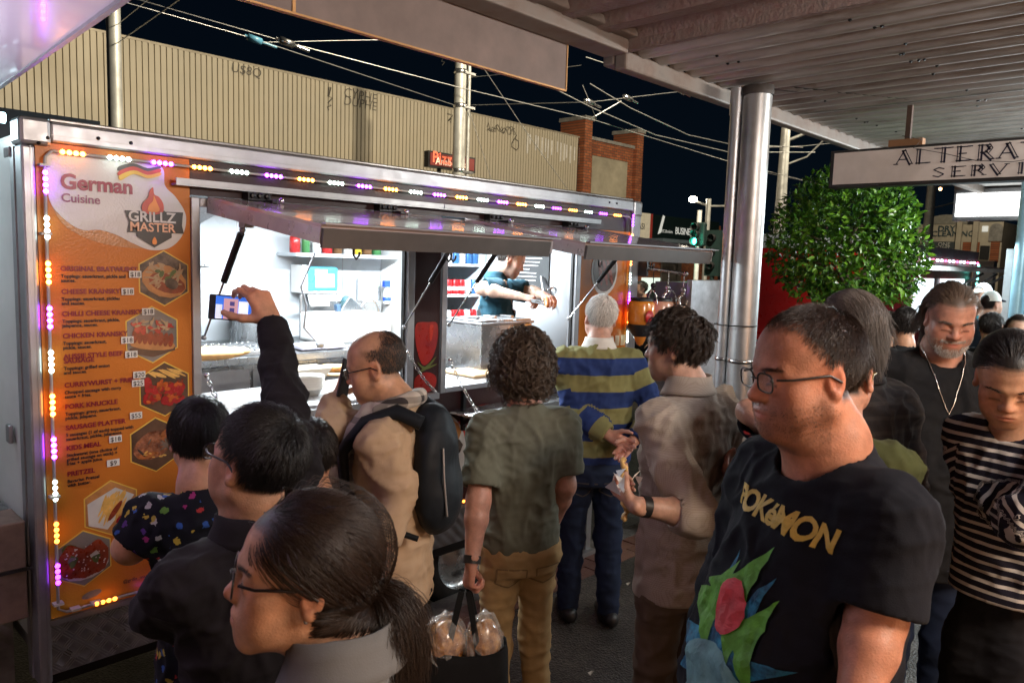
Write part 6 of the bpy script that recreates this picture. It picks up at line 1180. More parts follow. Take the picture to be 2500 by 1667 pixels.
def brows(pp, col, n=150, thick=.0042, rad=.0005):
    r = np.random.RandomState(3); t = r.uniform(0, 1, n); sd = r.choice([-1, 1], n); x = .013 + t * .037; az = np.degrees(np.arctan2(x, .09 - x * .25)) * sd; z = .0165 + .0055 * np.sin(t * 2.5) + r.normal(size=n) * thick * .45 * (1.1 - .6 * t); P, N = surf(pp, az, z); sd = sd[:len(P)]
    d = np.outer(sd, pp['R'][:, 0]) + pp['R'][:, 2] * (.22 - .5 * t[:len(P), None]) + N * .2 + r.normal(size=P.shape) * .18; strands('eyebrows', pp['root'], pp['org'], P, d / np.linalg.norm(d, axis=1)[:, None], 3, .0028, lambda p, d, t, q: d - N * .12, rad, hairmat(col), None, 2)
def stubble(pp, col, n, ln, amax=95, zr=(-.125, -.045), rad=.0004, seed=1, keep=None, name='stubble'):
    r = np.random.RandomState(seed); az = r.uniform(-amax, amax, n); z = r.uniform(*zr, n); k = (z < -.045 - .02 * (np.abs(az) < 18) + .035 * np.clip((np.abs(az) - 45) / 50, 0, 1)) & ~((np.abs(az) < 17) & (z > -.080) & (z < -.052)); k |= (np.abs(az) < 20) & (z > -.056) & (z < -.045)
    if keep is not None: k = keep(az, z)
    else: k &= r.rand(n) < np.clip((amax - np.abs(az)) / 30, 0, 1) * np.clip((z - zr[0]) / .03, .1, 1)
    P, N = surf(pp, az[k], z[k]); d = N * .6 - pp['R'][:, 2] * .7 + r.normal(size=P.shape) * .3; strands(name, pp['root'], pp['org'], P, d / np.linalg.norm(d, axis=1)[:, None], 3, ln / 3, lambda p, d, t, q: d, rad, hairmat(col), None, seed)
def person(label, px, py, d, bh, hh=None, h=None, pitch=0, roll=0, sk=(.46, .25, .155), w=1., belly=0., fat=0., top=None, bottom=None, sleeve='short', hem=.80, arms=None, cat='person', face=None, hs=1., vox=None, hair_col=(.02, .014, .01), hands=(None, None), loose=1., lean=(0, 0), zoff=0, shoes=True, seed=1, legs=True, group=None, sleeve_r=1., neckw=1., kid=1., fold=.005, hems=None, cuff_t=None, brow=None, beard=None, hx={}, nbo=(0, 0)):
    hc = np.array(at(px, py, d=d)); hh = bh if hh is None else hh; s = hs; S_ = kid; R = frame_of(hh, pitch, roll); B = frame_of(bh); rt, fw = B[:, 0], B[:, 1]; vox = vox or max(.0052, d * .0036)
    nb = hc + R @ (np.array([0, -.03, -.135]) * s) + fw * -.012 + np.array([0, 0, -.02]); nb = nb + V3(lean[0], lean[1], nbo[1]) + fw * nbo[0]; base = np.array([nb[0], nb[1], zoff]) - fw * .0
    root = thing('person', label, cat, tuple(base), group); org = base; pp = dict(c=hc, R=R, s=s, root=root, org=org, nb=nb, B=B)
    H = (hc[2] - zoff) / .925; q = H / 1.75; fp = {"fat": fat, "nb": nb, **(face or {})}
    sh = [nb + rt * sd * .168 * w * S_ + np.array([0, 0, -.074 * S_]) - fw * .005 for sd in (-1, 1)]
    arms = list(arms or [None, None]); A = []
    for i, sd in enumerate((-1, 1)):
        a = arms[i]
        if a is None: el = sh[i] + (rt * sd * .055 - fw * .02) * S_ + np.array([0, 0, -.285 * q]); wr = el + (fw * .05 + rt * sd * .015) + np.array([0, 0, -.25 * q])
        else:
            if len(a) == 3: sh[i] = np.asarray(a[0], float); a = a[1:]
            el, wr = [np.asarray(t(sh[i]) if callable(t) else t, float) for t in a]
        A.append((sh[i], el, wr))
    pp.update(A=A, sh=sh, q=q)
    # --- skin: head and neck, arms with hands, in one mesh
    hv = max(.0026, min(.0042, vox * .5)) if (face or {}).get('face', True) and d < 6 else max(.004, vox * .62); vo = Vol(hc - .155 * s, hc + .155 * s, hv); vo.lo[2] = min(vo.lo[2], nb[2] - .06)
    vo = Vol(np.minimum(hc - .135 * s, [nb[0] - .1, nb[1] - .1, nb[2] - .05]), hc + np.array([.135, .135, .155]) * s, hv); head(vo, hc, R, s, fp); v, f = vo.mesh(); v = smooth_verts(v, f, 1, .3)
    l = ((v - hc) @ R) / s; sk = np.array(sk); rs = np.random.RandomState(seed); col = np.tile(sk, (len(v), 1)); x, y, z = l.T; g = lambda cx, cy, cz, r: np.exp(-((np.abs(x) - cx) ** 2 + (y - cy) ** 2 + (z - cz) ** 2) / r ** 2)[:, None]
    mot = (np.sin(l @ np.array([90, 70, 60.])) + np.sin(l @ np.array([-60, 110, 85.]) + 2))[:, None] * .03; col = col * (1 + mot)
    col = col * (1 + g(.042, .065, -.03, .025) * np.array([.16, -.10, -.12])) * (1 + g(0, .108, -.032, .016) * np.array([.12, -.10, -.12])) * (1 + g(.078, -.012, 0, .03) * np.array([.12, -.1, -.1]))
    lip = np.clip(1.4 - np.sqrt((x / .024) ** 2 + ((z + .0665) / .0115) ** 2) * 1.1, 0, 1)[:, None] * (y > .078)[:, None]; col = col * (1 - lip * .75) + lip * .75 * sk * np.array([.85, .48, .50])
    hcx = np.array(hair_col)
    if brow != 0: bw = np.clip(1.5 - np.sqrt(((np.abs(x) - .031) / .019) ** 2 + ((z - .0205 + 6 * (np.abs(x) - .028) ** 2) / .0046) ** 2) * 1.15, 0, 1)[:, None] * (y > .055)[:, None]; bk = .8 if brow is None else brow; col = col * (1 - bw * bk) + bw * bk * hcx
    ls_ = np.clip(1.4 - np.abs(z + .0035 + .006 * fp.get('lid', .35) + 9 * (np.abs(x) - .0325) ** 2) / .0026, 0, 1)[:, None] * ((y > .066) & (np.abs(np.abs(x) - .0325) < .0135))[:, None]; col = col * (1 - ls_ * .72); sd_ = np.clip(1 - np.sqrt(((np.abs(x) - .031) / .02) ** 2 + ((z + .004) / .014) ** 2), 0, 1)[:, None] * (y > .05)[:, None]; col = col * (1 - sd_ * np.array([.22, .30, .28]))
    if beard is not None:
        bc, amt = beard; bd = np.clip(1 - np.maximum((z + .045) / .02, 0), 0, 1) * (y > -.005) * (z > -.145) * np.clip((np.abs(z + .067) + .4 * np.abs(x) - .008) * 90, .15, 1); bd = (bd * amt)[:, None]; col = col * (1 - bd) + bd * np.array(bc)
    if hx:
        rq = np.random.RandomState(5); cap = np.mean([scalp_mask(l + rq.normal(size=3) * .0055 - np.array([0, 0, .003]), hx.get('rec', 0)) for _ in range(9)], 0) * (np.linalg.norm((l - [0, -.014, .042]) / [.0755, .096, .083], axis=1) > .80) * (np.abs(x) < .0775)
        cap = cap if hx.get('nape') else cap * np.clip((z + .052) / .014, 0, 1)
    else: cap = np.zeros(len(v))
    if hx.get('bald'): cap = cap * np.clip(1 - np.clip((z - .058) / .014, 0, 1) * np.clip((y - hx['bald'] + .008) / .016, 0, 1), 0, 1) * (y < .03)
    cw = cap[:, None] * hx.get('cap', .9); col = col * (1 - cw) + cw * hcx * .7
    parts = [(v, f, 0)]; cols = [col]
    for i, sd in enumerate((-1, 1)):
        hd = hands[i]
        if hd is False: continue
        s0, el, wr = A[i]; hd = hd or {}; fdir = unit(hd.get('f', wr - el)); n = hd.get('n', -rt * sd); hl = .2 * s
        lo = np.minimum.reduce([el - .06, wr - .05, wr + fdir * .10 - .11, s0 * .45 + el * .55 - .07]); hi = np.maximum.reduce([el + .06, wr + .05, wr + fdir * .10 + .11, s0 * .45 + el * .55 + .07]); av = max(.0042, vox * .62); a_ = Vol(lo, hi, av)
        th = hd.get('thick', 1.); a_.cone(s0 * .55 + el * .45, el, .050 * th, .043 * th, .02); m_ = el * .7 + wr * .3; a_.cone(el, m_, .043 * th, .044 * th, .03); a_.cone(m_, wr - (wr - el) * .03, .042 * th, .0275 * th, .02)
        hand(a_, wr, fdir, n, sd, s * hd.get('s', .98), hd.get('curl', (18, 22, 14)), hd.get('spread', 5), hd.get('thumb', (32, 18)), hd.get('curls')); v2, f2 = a_.mesh(); v2 = smooth_verts(v2, f2, 1, .35); parts.append((v2, f2, 0)); mt = (np.sin(v2 @ np.array([60, 50, 40.])) + np.sin(v2 @ np.array([-45, 70, 55.])))[:, None] * .04; dk = np.exp(-(np.linalg.norm(v2 - (wr + fdir * .10), axis=1) / .07) ** 2)[:, None]; cols.append(sk * (1 + mt) * (1 + dk * np.array([.10, -.08, -.08])))
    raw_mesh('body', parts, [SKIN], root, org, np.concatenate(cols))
    # --- upper garment
    if top is not None:
        z0 = hem * q; ls = 1 + .0 * loose; T0 = np.array([nb[0], nb[1], 0.]) * 1.0; zz = nb[2]; BW = belly; hz = hem * q + zoff
        zs = [hz - .02, hz + .05, hz + .17, zz - .42 * S_, zz - .30 * S_, zz - .20 * S_, zz - .12 * S_, zz - .06 * S_, zz - .015 * S_, zz + .03]; wv = np.array([.170, .168, .160, .154, .162, .172, .172, .142, .088, .060 * neckw / w * 1.0]) * w * S_; dv = np.array([.120, .118, .111, .107, .113, .119, .112, .094, .076, .063 * neckw]) * (.55 + .45 * w) * S_ * loose; bel = np.array([.35, .7, 1, .9, .55, .2, 0, 0, 0, 0]) * BW; dv = dv + bel * .5; wv = wv + bel * .45; yo = np.array([.0, .0, 0, .0, .0, .0, -.004, -.012, -.012, -.004]) + bel * .5
        zi = np.linspace(zs[0], zs[-1], 40); from_ = lambda a: np.convolve(np.pad(np.interp(zi, zs, a), 2, mode='edge'), [.1, .2, .4, .2, .1], 'valid')
        lo = nb - np.array([.36, .36, 0]) * max(w, 1) * S_; lo[2] = hz - .01; hi = nb + np.array([.36, .36, .09]) * max(w, 1) * S_
        ct = []
        for i in range(2):
            s0, el, wr = A[i]
            if sleeve == 'short': e = s0 + (el - s0) * (cuff_t or .68); ct.append((s0, e, None)); pt = [s0, e]
            elif sleeve == 'rolled': e = el + (wr - el) * (cuff_t or .22); ct.append((s0, el, e)); pt = [s0, el, e]
            elif sleeve == 'none': ct.append(None); pt = [s0]
            else: e = el + (wr - el) * (cuff_t or .97); ct.append((s0, el, e)); pt = [s0, el, e]
            for t in pt: lo = np.minimum(lo, t - .10); hi = np.maximum(hi, t + .10)
        vo = Vol(lo, hi, vox); vo.loft(T0, B, list(zi), list(from_(wv)), list(from_(dv)), list(from_(yo)), .03)
        sr = sleeve_r
        for i, cst in enumerate(ct):
            if cst is None: continue
            s0, el, e = cst; inn = s0 * .80 + (nb - np.array([0, 0, .10])) * .20; vo.cone(inn, s0 + (el - s0) * .10, .072 * S_ * w ** .5, .062 * sr ** .5 * S_, .06)
            if e is None: dr = unit(el - s0); vo.cone(s0, el + dr * .05, .061 * sr ** .6 * S_, .068 * sr * S_, .035, cut=(el, dr))
            else: dr = unit(e - el); vo.cone(s0, el, .060 * sr ** .7 * S_, .056 * sr * S_, .035); vo.cone(el, e + dr * .04, .056 * sr * S_, (.050 if sleeve == 'rolled' else .043) * sr * S_, .03, cut=(e, dr)); vo.cone(e - dr * .022, e - dr * .022 + dr * .001, (.052 if sleeve == 'rolled' else .043) * sr * S_, (.052 if sleeve == 'rolled' else .043) * sr * S_, .01) if sleeve in ('rolled',) else None
        vo.folds(seed, fold * 2.9, (9., 9., 4.5)); vo.folds(seed + 50, fold * 1.7, (8, 8, 15))
        vo.clip((0, 0, hz), (0, 0, -1)); vo.fz = hz; vo.fade = [(c_[1] if c_[2] is None else c_[2], .075) for c_ in ct if c_ is not None] + [(nb + np.array([0, 0, .02]), .085)]
        Pn = hc + R @ (np.array([0, -.022, -.075]) * s); fr_ = (.066 + .012 * fat) * s * neckw; vo.cone(Pn + (Pn - nb) * .5, nb + np.array([0, 0, -.005]) + fw * .012, fr_, fr_ * 1.12, .006, 's')
        for i, cst in enumerate(ct):
            if cst is None: continue
            s0, el, e = cst; e_ = el if e is None else e; dr = unit(e_ - (s0 if e is None else el)); rr = (.068 if e is None else (.050 if sleeve == 'rolled' else .043)) * sr * S_ - max(.008, 1.7 * vox); vo.cone(e_ - dr * .05, e_ + dr * .06, rr * .86, rr, .004, 's')
        v, f = vo.mesh(); v = smooth_verts(v, f, 1, .5); sv = v[:, 2].copy()
        if sleeve in ('long', 'rolled') or top[1:]:
            for i in range(2):
                s0, el, wr = A[i]; L1 = np.linalg.norm(el - s0); ax1 = unit(el - s0); ax2 = unit(wr - el); pr1 = (v - s0) @ ax1; d1 = np.linalg.norm(v - s0 - np.clip(pr1, 0, L1)[:, None] * ax1, axis=1); pr2 = (v - el) @ ax2; L2 = np.linalg.norm(wr - el); d2 = np.linalg.norm(v - el - np.clip(pr2, 0, L2)[:, None] * ax2, axis=1); lat = (v - nb) @ rt * (1 if i else -1)
                k1 = (d1 < .085) & (pr1 > .03) & (lat > .150 * w * S_); k2 = (d2 < .075) & (d2 < d1) & (pr2 > -.02); sv = np.where(k1, s0[2] - pr1, sv); sv = np.where(k2, s0[2] - L1 - pr2, sv)
        pp['top'] = raw_mesh(top[1] if len(top) > 1 and isinstance(top[1], str) else 'shirt', [(v, f, 0)], [top[0]], root, org, None, sv)
    # --- trousers, shoes
    if bottom is not None and legs:
        hz = hem * q + zoff; hip = np.array([nb[0], nb[1], 0.]); wz = hz + .035; cz = .80 * q + zoff
        lo = np.array([nb[0] - .36 * w, nb[1] - .36 * w, zoff + .05]); hi = np.array([nb[0] + .36 * w, nb[1] + .36 * w, wz]); vo = Vol(lo, hi, vox * 1.1); zi = [cz - .04, cz + .04, cz + .10, wz + .02]
        vo.loft(hip, B, zi, [.150 * w, .160 * w, .154 * w, .130 * w], [.112 * w, .118 * w, .106 * w, .080 * w], [-.01, -.02, -.012, 0], .04); st = hx.get('stance', (.095, .0, .095, .0)) if hx else (.095, 0, .095, 0); ank = []
        for i, sd in enumerate((-1, 1)):
            hp = hip + rt * sd * .080 * w; hp[2] = cz + .05; ak = hip + rt * sd * st[2 * i] + fw * (st[2 * i + 1] - .02); ak[2] = zoff + .085; kn = hp * .47 + ak * .53 + fw * .03; tw_ = w ** .7
            vo.cone(hp, kn, .089 * tw_, .066 * tw_, .03); vo.cone(kn, ak + np.array([0, 0, -.03]), .067 * tw_, .055 * tw_, .03); ank.append(ak)
        vo.folds(seed + 9, fold * 1.3, (8, 8, 7)); vo.folds(seed + 19, fold * 1.3, (5, 5, 16)); vo.clip((0, 0, zoff + .055), (0, 0, -1)); vo.clip((0, 0, wz), (0, 0, 1)); v, f = vo.mesh(); v = smooth_verts(v, f, 1, .5); pp['bottom'] = raw_mesh('trousers', [(v, f, 0)], [bottom], root, org); pp['hz'] = hz; pp['cz'] = cz
        if shoes:
            for ak in ank:
                b0 = ak + np.array([0, 0, -.045]); vo = Vol(b0 - .2, b0 + .2, max(.008, vox)); vo.cone(b0 - fw * .05, b0 + fw * .04, .042, .046, .02); vo.cone(b0 + fw * .05 - np.array([0, 0, .005]), b0 + fw * .15 - np.array([0, 0, .012]), .044, .036, .03); vo.cone(b0, ak + np.array([0, 0, .04]), .042, .045, .02); vo.clip((0, 0, zoff + .003), (0, 0, -1)); v, f = vo.mesh(); raw_mesh('shoe', [(v, f, 0)], [BLACK], root, org)
    return pp
def collar(pp, m, r=.068, h=.04, open_=0., tilt=.35, name='collar', dz=0.0):
    nb, B = pp['nb'], pp['B']; b = MB(); n = 22; vs = []
    for lv, (rr, zz) in enumerate(((r, h), (r * 1.06, .5 * h), (r * 1.22, 0), (r * 1.30, -.012))):
        for k in range(n):
            a = -math.pi / 2 + (2 * math.pi - open_) * (k / (n - 1) - .5) + 0.0; x, y = rr * math.cos(a), rr * 1.0 * math.sin(a); vs.append(Vector(nb + B @ np.array([x, y + .0, dz + zz - .25 * max(0, y)]) + np.array([0, 0, .012])))
    b.smooth = True; b.add(vs, [(i * n + k, i * n + k + 1, (i + 1) * n + k + 1, (i + 1) * n + k) for i in range(3) for k in range(n - 1)]); o = b.build(name, m, pp['root']); o.modifiers.new('thick', 'SOLIDIFY').thickness = .005; return o
def neckband(pp, m): return collar(pp, m, .060, .018, 0, name='neckband', dz=.004)
from mathutils.bvhtree import BVHTree
import bmesh
def back_pockets(pp, m, name='back_pocket', w=.055, h=.07, gap=.075, drop=.075):
    B = pp['B']; nb = pp['nb']
    for sx in (-1, 1):
        o = np.array([nb[0], nb[1], pp['hz'] - drop]) + B[:, 0] * sx * gap
        def f(b):
            q = [(-w, h * .5), (w, h * .5), (w * .95, -h * .45), (0, -h * .75), (-w * .95, -h * .45)]; t = .0035
            for i in range(5): a, c = Vector((*q[i], 0)), Vector((*q[(i + 1) % 5], 0)); d = (c - a).normalized(); n = Vector((-d.y, d.x, 0)) * t; b.poly([a - n, c - n, c + n, a + n])
        decal(pp, name, m, f, o, B[:, 0], np.array([0, 0, 1.]), 1, .004, 'bottom')
def decal(pp, name, m, mb_fn, o, U, V, sub=2, off=.002, key='top'):
    """flat print laid onto the shirt: drawn in a chest plane, dropped along its normal onto the cloth"""
    t = pp[key]; og = np.array(ORG[pp['root'].name]); bv = BVHTree.FromPolygons([Vector(np.array(v.co) + og) for v in t.data.vertices], [tuple(p.vertices) for p in t.data.polygons]); b = MB(); mb_fn(b); bm = bmesh.new(); vv = [bm.verts.new(v) for v in b.v]
    for f in b.f:
        try: bm.faces.new([vv[i] for i in f])
        except ValueError: pass
    bmesh.ops.triangulate(bm, faces=bm.faces[:])
    for _ in range(sub): bmesh.ops.subdivide_edges(bm, edges=[e for e in bm.edges if e.calc_length() > .013], cuts=1, use_grid_fill=True)
    bmesh.ops.triangulate(bm, faces=bm.faces[:]); U = Vector(U).normalized(); V = Vector(V); V = (V - U * V.dot(U)).normalized(); N = U.cross(V); o = Vector(o); bm.verts.ensure_lookup_table(); bad = []
    for v in bm.verts:
        p = o + U * v.co.x + V * v.co.y; h = bv.ray_cast(p + N * .4, -N)
        if h[0] is None: bad.append(v)
        else: v.co = h[0] + h[1] * off - Vector(og)
    bmesh.ops.delete(bm, geom=bad, context='VERTS'); me = bpy.data.meshes.new(name); bm.to_mesh(me); bm.free(); me.materials.append(m); return link(name, me, t)
# ================================================================== the crowd
def pt(px, py, d): return np.array(at(px, py, d=d))
JEAN = cloth('dark_blue_denim', (.022, .036, .075), .3, 420, col2=(.012, .018, .04)); KHAKI = cloth('khaki_cotton', (.42, .275, .13), .12, 380); CHINO = cloth('brown_chino', (.135, .095, .065), .12, 380); DARKT = cloth('dark_trousers', (.015, .015, .018), .2)
BLK = (.012, .009, .008); DKB = (.016, .009, .006)
# 1 boy reading the menu
p = person('boy in a black tee printed with bright flowers, reading the menu', 487, 1066, 2.25, 72, 70, sk=(.42, .21, .12), w=.88, kid=.93, hs=.98, top=[cloth('flower_print_cotton', (.01, .01, .012), .05, 340, fn=motif), 'shirt'], bottom=DARKT, hem=.66, face=dict(face=False), hair_col=BLK, hx=dict(cap=1), pitch=6, seed=11, loose=1.08, sleeve_r=1.25, cuff_t=.8,
    arms=[(pt(318, 1335, 2.15), pt(380, 1300, 2.42)), None])
hair(p, dict(kind='crown', n=5200, len=.055, col=(.010, .009, .010), rad=.00085, stand=.35, jit=.22, grav=.35, seed=2)); ringc = None
# 2 man holding up the phone
p = person('man from behind in a charcoal jacket holding a phone up high', 628, 1128, 1.66, 88, 102, sk=(.42, .22, .135), w=.95, hs=1.02, top=[cloth('charcoal_fleece', (.011, .009, .011), .2, 420), 'jacket'], bottom=DARKT, sleeve='long', hem=.62, pitch=-8, roll=-6, hair_col=BLK, hx=dict(cap=1), seed=12, sleeve_r=.95, neckw=1.12, loose=1.08, fold=.0042, lean=(.01, .045),
    arms=[lambda s: None, None][:0] or [(pt(392, 1490, 1.72), pt(500, 1560, 1.95)), (pt(716, 1125, 1.80), pt(690, 968, 1.96), pt(664, 785, 2.10))],
    hands=(None, dict(f=pt(632, 715, 2.10) - pt(668, 785, 2.10), n=pt(560, 775, 2.22) - pt(650, 735, 2.06), curls=((35, 45, 25), (45, 50, 30), (55, 55, 30), (65, 60, 30)), spread=7, thumb=(50, 30), thick=.72)))
hair(p, dict(kind='crown', n=6000, len=.030, col=(.012, .010, .010), rad=.0007, stand=.55, jit=.25, grav=.1, seed=3, steps=5)); glasses(p); 0 or collar(p, MATS['charcoal_fleece'], .074, .052, .5, dz=-.012)
ph = thing('phone', 'black phone held up with the menu showing on its screen', 'phone', tuple(pt(575, 752, 2.14)))
pc = pt(566, 752, 2.15); rx = unit(pt(640, 756, 2.13) - pt(520, 747, 2.14)); nz_ = unit(np.array([-pc[0], -pc[1], 1.95 - pc[2]])); uz = unit(np.cross(nz_, rx)); nz_ = np.cross(rx, uz); RP = Matrix([[rx[i], uz[i], nz_[i]] for i in range(3)])
b = MB(); b.box((-.068, -.036, -.004), (.068, .036, .004), RP, tuple(pc)); b.build('case', BLACK, ph, .005)
def scr(name, c, x0, y0, x1, y1, k=1, e=1.): b = MB(); b.poly([Vector(pc) + RP @ Vector(q) for q in ((x0, y0, .004 + .0005 * k), (x1, y0, .004 + .0005 * k), (x1, y1, .004 + .0005 * k), (x0, y1, .004 + .0005 * k))]); b.build(name, mat('screen_' + '_'.join(str(int(q * 99)) for q in c), c, .2, emit=c, es=e, sample=False), ph)
scr('screen', (.05, .18, .75), -.046, -.032, .062, .032, 1, .9); scr('screen_image', (.62, .35, .38), -.022, -.032, .020, .026, 2, .8); scr('screen_image', (.85, .9, 1), .022, -.030, .05, .02, 2, 1.); scr('screen_image', (.8, .85, .95), -.045, -.032, -.026, .008, 2, .8)
for y in (.012, -.006, -.022): scr('screen_image', (.10, .08, .25), -.004, y - .006, .010, y + .006, 3, .6)
# 3 child
p = person('child with black hair half hidden behind the phone man', 752, 1108, 2.4, 75, 80, sk=(.42, .22, .13), w=.78, kid=.85, hs=.95, top=[cloth('navy_tee', (.02, .02, .035)), 'shirt'], bottom=DARKT, hem=.66, face=dict(face=False), hair_col=BLK, hx=dict(cap=1), seed=13); hair(p, dict(kind='crown', n=3200, len=.05, col=(.012, .010, .010), rad=.0009, stand=.4, jit=.3, grav=.3, seed=4))
# 4 man on the telephone
BEI = cloth('beige_sweatshirt', (.40, .29, .19), .08, 420)
p = person('balding man in a beige sweatshirt with a phone at his ear', 920, 896, 2.62, 120, 130, sk=(.46, .25, .15), w=1.0, top=[BEI, 'sweatshirt'], bottom=DARKT, sleeve='long', hem=.76, pitch=14, hair_col=(.02, .017, .015), hx=dict(rec=.9, cap=.45, bald=-.055), seed=14, sleeve_r=1.15, loose=1.08, fold=.006, face=dict(lid=.6, fat=.2), beard=((.12, .09, .08), .12),
    arms=[(pt(975, 1195, 2.50), pt(938, 1335, 2.42)), (pt(806, 1055, 2.62), pt(822, 972, 2.72))], hands=(dict(curl=(30, 35, 20)), dict(f=pt(842, 908, 2.74) - pt(822, 972, 2.72), n=pt(900, 915, 2.72) - pt(835, 930, 2.70), curls=((50, 55, 30), (55, 60, 30), (60, 60, 35), (65, 60, 35)), thumb=(40, 40))))
hair(p, dict(kind='down', n=5200, len=.010, col=(.022, .018, .016), rad=.0006, stand=.4, jit=.15, rec=.9, bald=-.05, steps=3, seed=5)); glasses(p); eyes(p)
b = MB(); q = pt(842, 925, 2.70); b.box((-.036, -.005, -.07), (.036, .005, .07), Matrix.Rotation(.5, 3, 'Z') @ Matrix.Rotation(.35, 3, 'Y'), tuple(q)); tag(b.build('phone', BLACK, None, .004, tuple(q)), 'dark phone held to the ear of the balding man', 'phone')
PP4 = p
def garment(name, pp, fn, m, vox=.008, pad=.1, parent=None, lo=None, hi=None, fold=0, seed=3):
    vo = Vol(lo, hi, vox); fn(vo)
    if fold: vo.folds(seed, fold)
    v, f = vo.mesh(); v = smooth_verts(v, f, 1, .5); return raw_mesh(name, [(v, f, 0)], [m], parent, np.array(ORG[parent.name]))
nb, B = p['nb'], p['B']; L = lambda x, y, z: nb + B @ np.array([x, y, z])
TART = mat('tartan_scarf', (.40, .37, .33), .95, 0, .1, 8, bump=.3, bs=300, fn=checks((.42, .38, .33), (.03, .025, .025), 13))
def sc(v):
    for k in range(14): a0 = math.pi * (-.5 + 2 * k / 14); a1 = math.pi * (-.5 + 2 * (k + 1) / 14); v.cone(L(.085 * math.cos(a0), .09 * math.sin(a0) + .01, .02 - .03 * math.sin(a0)), L(.085 * math.cos(a1), .09 * math.sin(a1) + .01, .02 - .03 * math.sin(a1)), .027, .027, .01)
    for sx, x1 in ((-1, -.075), (1, .02)): v.cone(L(sx * .075, .07, 0), L(x1, .185, -.15), .028, .036, .02); v.cone(L(x1, .185, -.15), L(x1 + .005, .205, -.48), .038, .044, .02)
garment('scarf', p, sc, TART, .007, lo=L(0, 0, -.2) - .44, hi=L(0, 0, -.1) + .35, parent=p['root'], fold=.005)
b = MB()
for i in range(9): q = L(-.10 + .012 * i, .215, -.52); b.bar(Vector(q), Vector(q + np.array([random.uniform(-.006, .006), 0, -.045])), .005)
b.build('fringe', mat('red_fringe', (.5, .04, .05), .9), p['root'])
PACK = cloth('black_nylon', (.010, .013, .017), .25, 500, rough=.55); BP = thing('backpack', 'large black backpack worn by the man on the phone', 'backpack', tuple(L(0, -.25, -.5)))
def bpk(v): v.ell(L(0, -.150, -.21), np.array([.140, .070, .22]), B, .02); v.ell(L(0, -.180, -.29), np.array([.110, .060, .12]), B, .03); v.cone(L(0, -.12, -.03), L(0, -.13, -.1), .06, .075, .05)
garment('pack', p, bpk, PACK, .009, lo=L(0, -.25, -.3) - .36, hi=L(0, -.25, -.3) + .36, parent=BP, fold=.006)
b = MB()
for sx in (-1, 1): b.tube([Vector(L(sx * .10, -.13, -.02)), Vector(L(sx * .115, -.05, .015)), Vector(L(sx * .125, .06, -.03)), Vector(L(sx * .135, .14, -.13)), Vector(L(sx * .15, .12, -.26)), Vector(L(sx * .165, .0, -.36)), Vector(L(sx * .14, -.14, -.40))], [.026, .027, .026, .023, .018, .012, .010], 8)
o = b.build('shoulder_strap', PACK, BP); b = MB(); q = L(-.14, .16, -.16); b.ball(Vector(q), .016, 8); b.build('buckle', BLACK, o)
b = MB(); b.tube([Vector(L(-.09, -.203, -.10)), Vector(L(-.10, -.212, -.2)), Vector(L(-.09, -.222, -.33))], .004, 5); b.build('zip', DALU, BP)
# 5 curly haired man
GREY = cloth('grey_green_cotton', (.135, .136, .103), .1, 420)
p = person('curly haired man from behind in a grey green tee and khaki trousers', 1272, 896, 3.02, 66, 72, sk=(.50, .25, .185), w=.98, top=[GREY, 'shirt'], bottom=KHAKI, hem=.845, hair_col=DKB, hx=dict(cap=1), seed=15, sleeve_r=1.22, loose=1.06, face=dict(face=False), fold=.006, cuff_t=.82, vox=.0085,
    arms=[(pt(1168, 1222, 2.86), pt(1152, 1372, 2.80)), (pt(1378, 1185, 3.05), pt(1345, 1290, 3.2))], hands=(dict(f=pt(1138, 1450, 2.80) - pt(1152, 1372, 2.80), n=np.array([.75, -.3, 0.]), curls=((55, 70, 40), (60, 75, 40), (62, 75, 40), (65, 75, 40)), thumb=(25, 50)), None))
hair(p, dict(kind='down', n=9600, len=.118, col=(.034, .022, .015), rad=.0008, stand=.9, jit=.55, grav=.10, wob=.12, curl=(.017, 22), steps=24, lift=.02, seed=6, clump=(16, .0028))); hair(p, dict(kind='down', n=3200, len=.122, col=(.085, .056, .037), rad=.0008, stand=.95, jit=.6, grav=.08, wob=.15, curl=(.018, 21), steps=24, lift=.035, seed=61, clump=(9, .0022)))
PP5 = p
b = MB(); w_ = p['A'][0][2]; e_ = p['A'][0][1]; dr = unit(w_ - e_); b.tube([Vector(w_ - dr * .025), Vector(w_ + dr * .004)], .0335, 14); b.build('wrist_strap', BLACK, p['root'])
hp_ = pt(1136, 1440, 2.80); TB = thing('tote_bag', 'black tote bag with bread, held by the curly haired man', 'tote bag', (hp_[0], hp_[1], .18)); BAGC = cloth('black_canvas', (.010, .010, .011), .2, 300)
bt = pt(1130, 1585, 2.80)[2]; b = MB(); ax = unit(np.array([.69, -.72, 0])); ay = np.array([-ax[1], ax[0], 0]); c0 = np.array([hp_[0], hp_[1], 0])
rings = []
for z, hw, hd in ((bt - .42, .15, .06), (bt - .40, .17, .08), (bt - .2, .175, .095), (bt - .03, .165, .085), (bt, .16, .075)): rings.append([Vector(c0 + ax * hw * math.copysign(abs(math.cos(t)) ** .5, math.cos(t)) + ay * hd * math.copysign(abs(math.sin(t)) ** .6, math.sin(t)) + np.array([0, 0, z + (.025 * abs(math.cos(t)) if z > bt - .05 else 0)])) for t in [2 * math.pi * k / 24 for k in range(24)]])
b.smooth = True; b.add([v for r in rings for v in r], [(i * 24 + k, i * 24 + (k + 1) % 24, (i + 1) * 24 + (k + 1) % 24, (i + 1) * 24 + k) for i in range(4) for k in range(24)]); b.add(rings[0], [tuple(range(24))[::-1]]); o = b.build('bag', BAGC, TB); o.modifiers.new('thick', 'SOLIDIFY').thickness = .004
b = MB()
